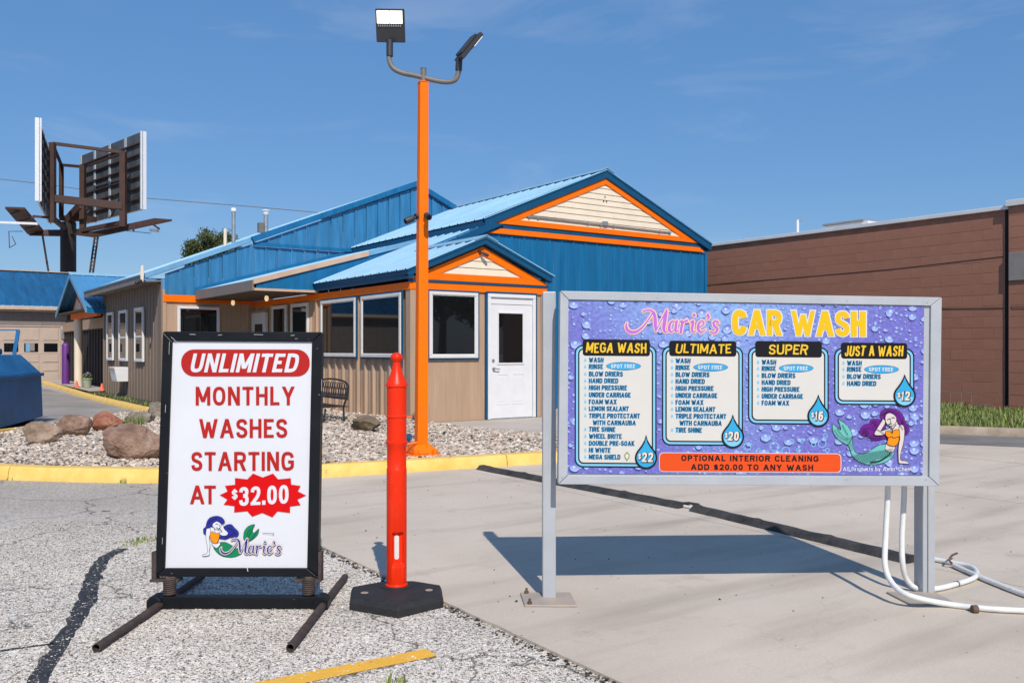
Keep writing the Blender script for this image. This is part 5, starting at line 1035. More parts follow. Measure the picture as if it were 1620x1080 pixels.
# ------------------------------------------------------------------ billboard
BBo = at(108, 553, 52); BBo.z = 0; BB = thing('billboard', tuple(BBo), 0, 'unlit V-shaped billboard on a single brown steel column, seen from behind', 'billboard')
def bt(px, py, Y): return at(px, py, Y)-BBo
def bbar(name, a, b, w_, m='bronze'): mb = MB(); mb.bar(bt(*a), bt(*b), w_, w_); return mb.build(name, m, BB)
zc = at(108, 352, 52).z; mb = MB(); mb.tube([(0, 0, -.2), (0, 0, zc)], .43, 24); mb.build('column', 'column', BB, smooth=True)
def bpanel(a_, b_, zt, zb, tk, nrib, side):
    A_, B_ = Vector((a_[0], a_[1], 0)), Vector((b_[0], b_[1], 0)); d = (B_-A_).normalized(); n_ = Vector((-d.y, d.x, 0))*side; Lw = (B_-A_).length
    o0 = Vector((BBo.x, BBo.y, 0)); mb = MB(); q = [A_-o0+Vector((0,0,zb)), B_-o0+Vector((0,0,zb)), B_-o0+Vector((0,0,zt)), A_-o0+Vector((0,0,zt))]; mb.prism(q, -n_*.08); mb.build('display_face', 'roofwhite', BB)
    rows = 7; cols = 4
    for r in range(rows):
        for c_ in range(cols):
            s0, s1 = Lw*c_/cols+.02, Lw*(c_+1)/cols-.02; h0, h1 = zb+(zt-zb)*r/rows+.05, zb+(zt-zb)*(r+1)/rows; p = lambda s, z: A_-o0+d*s+Vector((0,0,z))+n_*.005
            mb = MB(); mb.prism([p(s0, h0), p(s1, h0), p(s1, h1), p(s0, h1)], n_*.03); mb.build('back_panel', 'bbpanel', BB)
    for r in range(1, rows):
        z = zb+(zt-zb)*r/rows; mb = MB(); mb.bar(A_-o0+Vector((0,0,z))+n_*.09, B_-o0+Vector((0,0,z))+n_*.09, .12, .07); mb.build('stringer', 'bronze', BB)
    for c_ in range(cols+1):
        s = Lw*c_/cols; mb = MB(); p = A_-o0+d*(.06 if c_ == 0 else s)+n_*.06; mb.bar(p+Vector((0,0,zb-.05)), p+Vector((0,0,zt)), .22, .05, n_); mb.build('rib', 'bbrib', BB)
    mb = MB(); p = A_-o0; mb.bar(p+Vector((0,0,zb)), p+Vector((0,0,zt)), .10, .30, n_); mb.build('edge_trim', 'white', BB)
bpanel((-20.0, 48.0), (-26.3, 54.1), 13.05, 8.82, .1, 4, 1)
bpanel((-24.3, 45.4), (-27.9, 53.4), 13.1, 8.84, .1, 4, -1)
for name, a, b, w_ in (('frame_post', (83, 226, 47), (83, 352, 47), .28), ('frame_post', (195, 240, 48), (195, 358, 48), .30), ('frame_post', (131, 262, 51), (131, 370, 51), .28), ('frame_post', (97, 260, 52), (97, 345, 52), .20),
                       ('frame_beam', (84, 227, 47.1), (194, 241, 48), .16), ('frame_beam', (97, 261, 52), (131, 264, 51.1), .16), ('frame_beam', (84, 314, 47.1), (194, 326, 48), .38), ('frame_beam', (97, 345, 52), (150, 347, 51.2), .3),
                       ('frame_beam', (83, 227, 47.1), (97, 261, 52), .14), ('frame_beam', (195, 242, 48), (140, 262, 51.5), .12), ('strut', (131, 325, 51), (108, 350, 52), .45), ('strut', (83, 345, 47.1), (104, 362, 51.8), .22), ('strut', (195, 352, 48.1), (112, 368, 51.8), .22), ('strut', (52, 342, 47), (86, 345, 47.2), .12)):
    bbar(name, a, b, w_)
def deck(pts, label=None):
    mb = MB(); mb.prism([bt(*p) for p in pts], (0, 0, .10)); return mb.build('catwalk', 'bronze', BB)
deck([(8, 330, 46), (39, 331, 46), (70, 368, 51), (44, 371, 51)])
deck([(72, 366, 50.8), (97, 366, 50.8), (97, 374, 50.6), (46, 373, 50.6)])
deck([(119, 372, 51), (150, 376, 50), (272, 350, 46.5), (244, 348, 47.5), (150, 368, 51)])
for a, b in (((18, 338, 46.3), (40, 331, 46.4)), ((30, 350, 47.3), (54, 344, 47.4)), ((40, 362, 48.6), (62, 356, 48.6)), ((236, 351, 47.2), (252, 362, 46.9)), ((205, 357, 48), (212, 365, 47.9))): bbar('catwalk_bracket', a, b, .08)
bbar('light_bar', (-14, 351.5, 46), (60, 354, 46.2), .12, 'white'); bbar('lamp_arm', (198, 365, 49), (238, 369, 46.8), .035); bbar('lamp', (238, 364, 46.8), (250, 365, 46.6), .16, 'galv')
for a, b in (((67, 370, 50.5), (77, 432, 50.5)), ((150, 374, 50), (142, 432, 50)), ((155, 374, 50), (147, 432, 50))): bbar('ladder_rail', a, b, .08)
for i in range(9):
    t = i/8; bbar('ladder_rung', (149.5-t*7, 378+t*48, 50), (154.5-t*7, 378+t*48, 50), .05)
bbar('wire', (14, 366, 47.5), (36, 366, 47.5), .03); bbar('wire', (14, 366, 47.5), (15, 392, 47.5), .03); bbar('wire', (15, 392, 47.5), (25, 386, 47.5), .03); bbar('wire', (25, 386, 47.5), (19, 374, 47.5), .03)

# ------------------------------------------------------------------ distant tree, wires
def leafy_tree(loc, label, cz_, rad, nc, per, ls, th, seed, group=None):
    rd = random.Random(seed); t = thing('tree', tuple(loc), 0, label, 'tree', group); mb = MB()
    mb.tube([(0, 0, -.2), (.1, 0, th*.35), (0, .1, th*.7), (.1, 0, th)], .2, 12, True, [.28, .22, .17, .07])
    for i in range(16):
        a = i*2.4; z = th*.52+i*.18; mb.tube([(0, 0, z), (math.cos(a)*.6, math.sin(a)*.6, z+.6), (math.cos(a)*rad*.9, math.sin(a)*rad*.9, z+1.3)], .05, 6, True, [.07, .04, .015])
    mb.build('trunk', 'bark', t, smooth=True); mb = MB(); G_ = lambda: Vector((rd.gauss(0, 1), rd.gauss(0, 1), rd.gauss(0, 1))).normalized()
    for i in range(nc):
        d = G_(); c_ = Vector((-.15, 0, cz_))+Vector((d.x*rad, d.y*rad, d.z*rad*1.45))*rd.uniform(.45, 1); r = rd.uniform(.24, .48)*rad/1.18
        for _ in range(per):
            p = c_+G_()*r*rd.uniform(.3, 1.05); s_ = rd.uniform(.5, 1)*ls; a = G_(); b = a.orthogonal().normalized(); mb.add([p-a*s_, p-b*s_*.5, p+a*s_, p+b*s_*.5], [(0,1,2,3)])
    mb.build('crown', 'crown', t)
leafy_tree(((342-810)/F*46, 46, 0), 'dark green bushy tree rising behind the blue roof', 5.70, 1.34, 110, 230, .080, 5.6, 3)
# unseen trees added off to the right for the front window to reflect
for (x, y, k_) in ((23, 5.5, 1), (28, 1, 2), (33, -6, 3)):
    leafy_tree((x, y, 0), ['', 'added unseen tree nearest the brown building, for the front window to mirror', 'middle unseen tree added for the front window to mirror', 'farthest unseen tree added for the front window to mirror'][k_], 4.6, 2.0, 40, 60, .20, 4.2, 10+k_, 'unseen trees added beyond the right edge')
mb = MB(); mb.tube([at(-120, 270, 64), at(60, 290, 64), at(230, 313.5, 64), at(400, 327, 64), at(600, 345, 64), at(760, 362, 64)], .030, 6)
tag(mb.build('overhead_wire', 'lampgrey'), 'thin overhead wire crossing the sky behind the billboard', 'wire')

# ------------------------------------------------------------------ printing on signs
def flatm(name, col, rough=.5): return mat(name, col, rough, .03, 2.5, spec=.15)
for nm, c in dict(p_red=(.40, .016, .013), p_burst=(.58, .002, .003), p_white=(.62, .63, .66), p_cream=(.68, .62, .55), p_black=(.010, .010, .014), p_yellow=(.74, .47, .03), p_gold=(.72, .45, .010),
                  p_orange=(.70, .075, .012), p_sky=(.035, .34, .60), p_pale=(.20, .50, .68), p_deep=(.008, .05, .12), p_fill=(.60, .58, .54), p_purple=(.47, .14, .56), p_hair=(.15, .015, .24), p_teal=(.14, .46, .42), p_skin=(.62, .55, .51), p_top=(.78, .25, .008),
                  p_navy=(.02, .025, .19), p_bluehair=(.02, .025, .24), p_green=(.006, .21, .085), p_brown=(.55, .22, .10), p_ink=(.015, .015, .02), p_coral=(.86, .33, .18), p_list=(.06, .30, .46), p_olive=(.22, .26, .08)).items(): M[nm] = flatm(nm, c)
class Board:
    def __init__(s, root, O, ex, ey):
        s.root, s.O, s.ex, s.ey = root, Vector(O), Vector(ex), Vector(ey); s.n = s.ex.cross(s.ey).normalized(); s.base = Vector(root.location); s.k = 0
        if s.n.y > 0: s.n = -s.n
    def pt(s, px, py, d=0.):
        r = Vector(((px-810)/F, 1, -(py-HY)/F)); o = Vector((0,0,CAMH)); q = s.O+s.n*d; t = (q-o).dot(s.n)/r.dot(s.n); return o+r*t-s.base
    def mesh(s, name, polys, m, parent, d):
        mb = MB()
        for p in polys:
            s.k += 1; dd_ = d+(s.k % 40)*.000012; mb.add([s.pt(x, y, dd_) for x, y in p], [tuple(range(len(p)))])
        # face the reader
        o = mb.build(name, m, parent); me = o.data
        bm = bmesh.new(); bm.from_mesh(me)
        for f in bm.faces:
            f.normal_update()
            if f.normal.dot(s.n) < 0: f.normal_flip()
        bmesh.ops.triangulate(bm, faces=bm.faces[:]); bm.to_mesh(me); bm.free(); return o
def rrect(x0, y0, x1, y1, r, tilt=0, n=6):
    P = []
    for cx_, cy_, a in ((x1-r, y0+r, -PI/2), (x1-r, y1-r, 0), (x0+r, y1-r, PI/2), (x0+r, y0+r, PI)):
        for i in range(n+1): t = a+PI/2*i/n; P.append((cx_+r*math.cos(t), cy_+r*math.sin(t)))
    return [(x, y+(x-x0)*tilt) for x, y in P]
def ellipse(cx_, cy_, rx, ry, n=28): return [(cx_+rx*math.cos(2*PI*i/n), cy_+ry*math.sin(2*PI*i/n)) for i in range(n)]
def ring(cx_, cy_, r, w_, n=20): return [[(cx_+(r+a)*math.cos(2*PI*j/n), cy_+(r+a)*math.sin(2*PI*j/n)) for a, j in ((0, i), (0, i+1), (-w_, i+1), (-w_, i))] for i in range(n)]
def stroke(pts, grow=0., n=7, closed=False):
    """a pen stroke of changing width, round ends; pts = (x, y, width)"""
    P = [Vector(p) for p in pts]
    S = smooth(P, n) if len(P) > 2 else P
    if closed: S = S[:-1]
    m = len(S); Lf, Rt = [], []
    for i, p in enumerate(S):
        a_, b_ = (S[(i-1) % m], S[(i+1) % m]) if closed else (S[max(i-1, 0)], S[min(i+1, m-1)])
        d = Vector((b_.x-a_.x, b_.y-a_.y)).normalized() if (b_-a_).length > 1e-6 else Vector((1, 0)); nn = Vector((-d.y, d.x)); h = max(p.z, .1)/2+grow; Lf.append((p.x+nn.x*h, p.y+nn.y*h)); Rt.append((p.x-nn.x*h, p.y-nn.y*h))
    out = [[Lf[i], Lf[(i+1) % m], Rt[(i+1) % m], Rt[i]] for i in range(m if closed else m-1)]
    if not closed:
        for p, q, s in ((S[0], S[1], -1), (S[-1], S[-2], -1)):
            d = Vector((q.x-p.x, q.y-p.y)).normalized()*s; a = math.atan2(d.y, d.x); h = max(p.z, .1)/2+grow
            out.append([(p.x+h*math.cos(a-PI/2+PI*i/8), p.y+h*math.sin(a-PI/2+PI*i/8)) for i in range(9)])
    return out
def outline(poly, w_): return stroke([(x, y, w_) for x, y in poly]+[(poly[0][0], poly[0][1], w_)], 0, 1)
# letters drawn as straight and curved pen strokes: width, then strokes ('l' straight, 'c' curve) in a unit box
_S = [(1,.76),(.86,.94),(.5,1),(.14,.93),(.02,.76),(.14,.60),(.5,.51),(.86,.41),(1,.24),(.86,.06),(.5,0),(.12,.07),(0,.26)]
GL = {
 'A': (.92, ['l 0 0 .5 1', 'l .5 1 1 0', 'h .22 .78 .30']), 'B': (.76, ['l 0 0 0 1', 'c 0,1 .55,1 .88,.93 .95,.75 .85,.58 .5,.54 0,.54', 'c 0,.54 .6,.54 .92,.46 1,.27 .92,.08 .6,0 0,0']),
 'C': (.80, ['c 1,.72 .86,.93 .5,1 .16,.93 .02,.68 .02,.32 .16,.07 .5,0 .86,.07 1,.30']), 'D': (.80, ['l 0 0 0 1', 'c 0,1 .45,1 .86,.92 1,.66 1,.34 .86,.08 .45,0 0,0']),
 'E': (.66, ['l 0 0 0 1', 'h 0 1 1', 'h 0 .92 .53', 'h 0 1 0']), 'F': (.63, ['l 0 0 0 1', 'h 0 1 1', 'h 0 .9 .52']), 'G': (.84, ['c 1,.74 .86,.93 .5,1 .16,.93 .02,.68 .02,.32 .16,.07 .5,0 .86,.07 1,.20', 'l 1 .14 1 .50', 'h .55 1 .46']),
 'H': (.78, ['l 0 0 0 1', 'l 1 0 1 1', 'h 0 1 .53']), 'I': (.20, ['l .5 0 .5 1']), 'J': (.60, ['l 1 .28 1 1', 'c 1,.30 .90,.07 .5,0 .12,.07 0,.32']), 'K': (.80, ['l 0 0 0 1', 'l 0 .35 .95 1', 'l .30 .60 1 0']),
 'L': (.62, ['l 0 0 0 1', 'h 0 1 0']), 'M': (.98, ['l 0 0 0 1', 'l 0 1 .5 .12', 'l .5 .12 1 1', 'l 1 0 1 1']), 'N': (.80, ['l 0 0 0 1', 'l 0 1 1 0', 'l 1 0 1 1']),
 'O': (.84, ['o 0 0 1 1']), 'P': (.74, ['l 0 0 0 1', 'c 0,1 .6,1 .93,.92 1,.73 .92,.53 .6,.45 0,.45']), 'R': (.80, ['l 0 0 0 1', 'c 0,1 .6,1 .92,.92 .98,.75 .90,.57 .6,.50 0,.50', 'l .55 .50 1 0']),
 'S': (.74, ['c '+' '.join('%g,%g' % p for p in _S)]), 'T': (.74, ['l .5 0 .5 1', 'h 0 1 1']), 'U': (.80, ['l 0 .3 0 1', 'c 0,.32 .12,.07 .5,0 .88,.07 1,.32', 'l 1 .3 1 1']), 'V': (.88, ['l 0 1 .5 0', 'l .5 0 1 1']),
 'W': (1.22, ['l 0 1 .27 0', 'l .27 0 .5 .92', 'l .5 .92 .73 0', 'l .73 0 1 1']), 'X': (.84, ['l 0 0 1 1', 'l 0 1 1 0']), 'Y': (.84, ['l 0 1 .5 .42', 'l .5 .42 1 1', 'l .5 0 .5 .46']), 'Z': (.74, ['h 0 1 1', 'h 0 1 0', 'l 0 .05 1 .95']),
 '0': (.68, ['o 0 0 1 1']), '1': (.40, ['l .75 0 .75 1', 'l .05 .72 .75 .96']), '2': (.68, ['c 0,.74 .12,.94 .5,1 .88,.94 1,.73 .84,.48 .4,.22 .05,.03', 'h 0 1 0']),
 '3': (.68, ['c .02,.78 .15,.95 .5,1 .88,.93 .96,.76 .84,.58 .42,.53', 'c .42,.53 .86,.48 1,.27 .88,.06 .5,0 .12,.06 0,.26']), '6': (.68, ['c .95,.82 .80,.96 .5,1 .14,.90 0,.55 .02,.25 .20,.04 .5,0 .82,.05 1,.30 .84,.54 .5,.60 .18,.54 .03,.32']),
 '$': (.70, ['c '+' '.join('%g,%g' % (x, .08+y*.84) for x, y in _S), 'l .5 -.10 .5 1.10']), '.': (.20, ['l .5 0 .5 .17']), '-': (.42, ['h 0 1 .40']),
 'l': (.19, ['l .5 0 .5 1']), 'r': (.40, ['l 0 0 0 .72', 'c 0,.42 .25,.66 .6,.72 1,.68']), 'o': (.60, ['o 0 0 1 .72']), 'd': (.60, ['o 0 0 1 .72', 'l 1 0 1 1']), 'b': (.60, ['o 0 0 1 .72', 'l 0 0 0 1']), 'u': (.58, ['c 0,.72 0,.22 .2,.02 .6,0 1,.25', 'l 1 0 1 .72']),
 'c': (.56, ['c 1,.56 .8,.70 .5,.72 .12,.62 0,.36 .12,.10 .5,0 .8,.03 1,.18']), 't': (.36, ['l .45 .05 .45 .95', 'h 0 1 .72', 'c .45,.2 .55,.02 1,.0']), 's': (.52, ['c 1,.58 .8,.70 .4,.72 .05,.62 .1,.42 .9,.32 1,.14 .6,0 .2,.02 0,.16']),
 'y': (.58, ['l 0 .72 .5 .0', 'l 1 .72 .3 -.25']), 'm': (.90, ['l 0 0 0 .72', 'c 0,.5 .2,.72 .42,.68 .5,.45 .5,0', 'c .5,.5 .7,.72 .92,.68 1,.45 1,0']), 'e': (.58, ['c .05,.36 .98,.36 .95,.58 .5,.72 .08,.58 0,.34 .15,.06 .5,0 .85,.04 1,.16']), 'h': (.58, ['l 0 0 0 1', 'c 0,.5 .3,.72 .75,.70 1,.5 1,0'])}
def glyph_polys(ch, W_, H_, t, grow=0.):
    """polygons of a letter W_ by H_ with pen width t (all in pixels, y up), pen widened by grow on every side"""
    out = []; h = t/2; X = lambda u: h+u*(W_-t); Y = lambda v: h+v*(H_-t); g = h+grow
    for st in GL[ch][1]:
        k_ = st[0]; a = st[2:].split()
        if k_ == 'l':
            u0, v0, u1, v1 = map(float, a); p, q = Vector((X(u0), v0*H_ if v0 in (0, 1) else Y(v0))), Vector((X(u1), v1*H_ if v1 in (0, 1) else Y(v1)))
            if abs(q.y-p.y) < 1e-6: continue
            if q.y < p.y: p, q = q, p
            d = (q-p).normalized(); hx = g/max(d.y, .45) if u0 != u1 else g
            if u0 != u1: hx = (h*1.02+grow)/max(d.y, .45)
            e = d*(grow/max(d.y, .45)); p = p-e; q = q+e
            if u0 != u1 and v1 in (0, 1) and v0 in (0, 1, .12, .92): pass
            out.append([(p.x-hx, p.y), (p.x+hx, p.y), (q.x+hx, q.y), (q.x-hx, q.y)])
        elif k_ == 'h':
            u0, u1, v = map(float, a); x0, x1 = X(u0)-(h if u0 == 0 else 0), X(u1)+(h if u1 == 1 else 0); tt_ = g*.92 if True else g; out.append([(x0-grow, Y(v)-tt_), (x1+grow, Y(v)-tt_), (x1+grow, Y(v)+tt_), (x0-grow, Y(v)+tt_)])
        else:
            if k_ == 'o':
                u0, v0, u1, v1 = map(float, a); cx_, cy_, rx, ry = X((u0+u1)/2), (Y(v0)+Y(v1))/2, (X(u1)-X(u0))/2, (Y(v1)-Y(v0))/2; n = 28; P = []
                for i in range(n):
                    an = 2*PI*i/n; c_, s_ = math.cos(an), math.sin(an); P.append((cx_+rx*math.copysign(abs(c_)**.82, c_), cy_+ry*math.copysign(abs(s_)**.82, s_), g*2))
                out += stroke(P+[P[0]], 0, 1, False)[:-2]
            else:
                P = [tuple(map(float, q.split(','))) for q in a]; P = [(X(x), Y(y), g*2) for x, y in P]; out += stroke(P, 0, 4)[:-2]
    return out
def text(bd, s, x0, x1, yb, yt, m, parent, d, wt=.18, grow=0., shear=0., tilt=0., gap=.14, space=.30, bounce=0., name='lettering', dx=0, dy=0, merge=None):
    """s fitted between x0 and x1 pixels, baseline yb and cap height yt at the left; tilt = fall per pixel"""
    rnd = random.Random(s); x = 0; items = []; H_ = yb-yt
    for ch in s:
        if ch == ' ': x += space; continue
        items.append((ch, x, rnd.uniform(-1, 1)*bounce, rnd.uniform(-1, 1)*bounce)); x += GL[ch][0]+gap
    sx = (x1-x0)/(x-gap); V, Fc = [], []
    for ch, ox, bo_, ro in items:
        W_ = GL[ch][0]*sx; t = min(wt*H_, W_*{'W': .185, 'M': .24, 'N': .28, 'A': .30, 'V': .30, 'K': .30, 'Y': .3, 'R': .36, 'S': .36, 'm': .22}.get(ch, .40))
        if ch in 'Il.': t = wt*H_; 
        cx_ = x0+ox*sx; bd.k += 1; d1 = d+(bd.k % 2)*.00020
        for i, P in enumerate(glyph_polys(ch, W_, H_, t, grow)):
            o = len(V); dd_ = d1+(i % 24)*.000008
            for px, py in P:
                ax, ay = px-W_/2, py-H_/2; cr, sr = math.cos(ro), math.sin(ro); ax, ay = ax*cr-ay*sr+W_/2, ax*sr+ay*cr+H_/2+bo_*H_*.35
                Xp = cx_+ax+shear*(ay-H_/2); V.append(bd.pt(Xp+dx, yb-ay+(Xp-x0)*tilt+dy, dd_))
            Fc.append(tuple(range(o, len(V))))
    if merge is not None: merge.add(V, Fc); return None
    mb = MB(); mb.add(V, Fc); return finish(mb, name, m, parent, bd)
def finish(mb, name, m, parent, bd):
    o = mb.build(name, m, parent); me = o.data; bm = bmesh.new(); bm.from_mesh(me)
    for f in bm.faces:
        f.normal_update()
        if f.normal.dot(bd.n) < 0: f.normal_flip()
    bm.to_mesh(me); bm.free(); return o

# script lettering of the name, drawn as pen strokes
NAME = [
 [(648,178,8),(640,205,20),(652,240,26),(690,262,28),(735,256,24),(780,225,18),(820,180,14),(855,130,13),(885,85,12)],
 [(795,72,14),(835,60,16),(870,66,18),(895,90,26),(905,140,30),(908,195,28),(912,250,16)],
 [(912,252,10),(945,185,10),(980,120,12),(1010,62,16)],
 [(1012,60,16),(1000,120,30),(988,190,32),(985,240,26),(1005,262,14),(1028,246,8)],
 [(1092,172,10),(1065,160,14),(1040,190,22),(1035,235,24),(1055,260,16),(1080,238,10),(1096,200,10)],
 [(1104,160,20),(1094,215,24),(1096,252,18),(1122,246,8)],
 [(1128,172,10),(1152,162,22),(1148,210,24),(1140,264,22)],
 [(1152,200,10),(1172,166,14),(1196,158,22)],
 [(1228,176,10),(1252,162,22),(1246,210,24),(1244,246,20),(1262,262,12),(1280,246,8)],
 [(1292,218,8),(1334,204,12),(1352,176,14),(1330,158,12),(1304,186,22),(1300,232,24),(1322,262,18),(1352,250,10),(1368,236,6)],
 [(1388,104,26),(1396,128,18),(1376,152,6)],
 [(1486,176,16),(1464,160,16),(1440,172,20),(1448,204,22),(1474,228,22),(1466,258,20),(1436,270,16),(1412,256,14)],
]
DOT = (1262, 106, 15)
def name_script(bd, tr, parent, d, layers):
    for (m, g_, nm) in layers:
        polys = []
        for st in NAME: polys += stroke([(*tr(x, y), w_*tr.s) for x, y, w_ in st], g_)
        x, y = tr(DOT[0], DOT[1]); polys.append(ellipse(x, y, DOT[2]*tr.s+g_, DOT[2]*tr.s+g_, 16)); bd.mesh(nm, polys, m, parent, d); d += .0007
class Tr:
    def __init__(s, ox, oy, k, kx=None, ky=None, x0=0, y0=0): s.ox, s.oy, s.kx, s.ky, s.x0, s.y0 = ox, oy, kx or k, ky or k, x0, y0; s.s = (s.kx+s.ky)/2
    def __call__(s, x, y): return (s.ox+(x-s.x0)*s.kx, s.oy+(y-s.y0)*s.ky)

def frame_bars(bd, outer, inner, dep, m, parent, d0=0., name='frame_bar', bevel=.002):
    """four mitred bars between the outer and inner pixel quads"""
    for i in range(4):
        j = (i+1) % 4; q = [outer[i], outer[j], inner[j], inner[i]]; c = Vector((sum(p[0] for p in q)/4, sum(p[1] for p in q)/4))
        q = [(c.x+(p[0]-c.x)*.9985, c.y+(p[1]-c.y)*.996) for p in q]; mb = MB(); mb.prism([bd.pt(x, y, d0) for x, y in q], bd.n*dep); mb.build(name, m, parent, bevel=bevel, seg=2)

# ------------------------------------------------------------------ the menu sign
PL, PR = at(882, 762, 4.15), at(1475.5, 765, 4.25); TLc, TRc = at(884, 462, 4.15), at(1478, 472, 4.25)
MS = thing('menu_sign', tuple(Vector((at(868, 553, 4.30).x, 4.30, 0))), 0, 'wide purple and blue car wash price menu on two grey steel posts', 'menu sign')
mbase = Vector(MS.location); nrmM = (PR-PL).cross(TLc-PL).normalized(); nrmM = -nrmM if nrmM.y > 0 else nrmM
for (x0, x1, top, Yc) in ((858.5, 879.5, 461, 4.28), (1460, 1476.5, 471, 4.37)):
    X0, X1 = (x0-810)/F*Yc, (x1-810)/F*Yc; zt = CAMH+(HY-top)/F*Yc; dep = .10
    if x0 > 1400: X1 = (1479.5-810)/F*Yc; X0 = (1460-810)/F*Yc
    mb = MB(); mb.box((X0-mbase.x, Yc-mbase.y, .012), (X1-mbase.x, Yc+dep-mbase.y, zt)); mb.build('post', 'alu', MS, bevel=.005, seg=2)
    if x0 > 1400:
        mb = MB(); mb.box((X0-mbase.x+.022, Yc-.004-mbase.y, .02), (X0-mbase.x+.026, Yc-.0005-mbase.y, .58)); mb.build('post_seam', 'signgrey', MS)
for quad, bolts in (([(823, 939.5), (902, 939), (913.5, 960), (830, 959.5)], [(833, 938), (838, 955)]), ([(1402, 938), (1478, 938), (1514, 957), (1441, 958)], [])):
    mb = MB(); mb.prism([gnd(x, y, .014)-mbase for x, y in quad], (0, 0, .010)); bp = mb.build('base_plate', 'plate', MS, bevel=.002)
    for x, y in bolts:
        p = gnd(x, y, .024)-mbase; mb = MB(); mb.lathe([(.011, 0), (.011, .012)], 6, p); mb.lathe([(.006, .012), (.006, .026)], 8, p); mb.build('bolt', 'bolt', bp)
for (x, y) in ((1488, 935), (1496, 940), (1490, 946)):
    pass
PN = thing('panel', tuple(Vector()), 0); PN.parent = MS
bd = Board(MS, PL, PR-PL, TLc-PL); bd.base = mbase
# backing box and the four aluminium bars
mb = MB(); q = [bd.pt(x, y, -.055) for x, y in ((886, 466), (1476, 476), (1472, 760), (884, 757))]; mb.prism(q, bd.n*.050); mb.build('cabinet', 'alu', PN)
outer = [(884, 461.5), (1479, 471.5), (1475, 765.5), (881, 762.5)]; inner = [(897, 475), (1462, 484.5), (1459.5, 751), (895.5, 748.5)]
frame_bars(bd, outer, inner, .064, 'alu', PN, -.056)
mb = MB(); q = [bd.pt(x, y, -.0045) for x, y in inner]; 
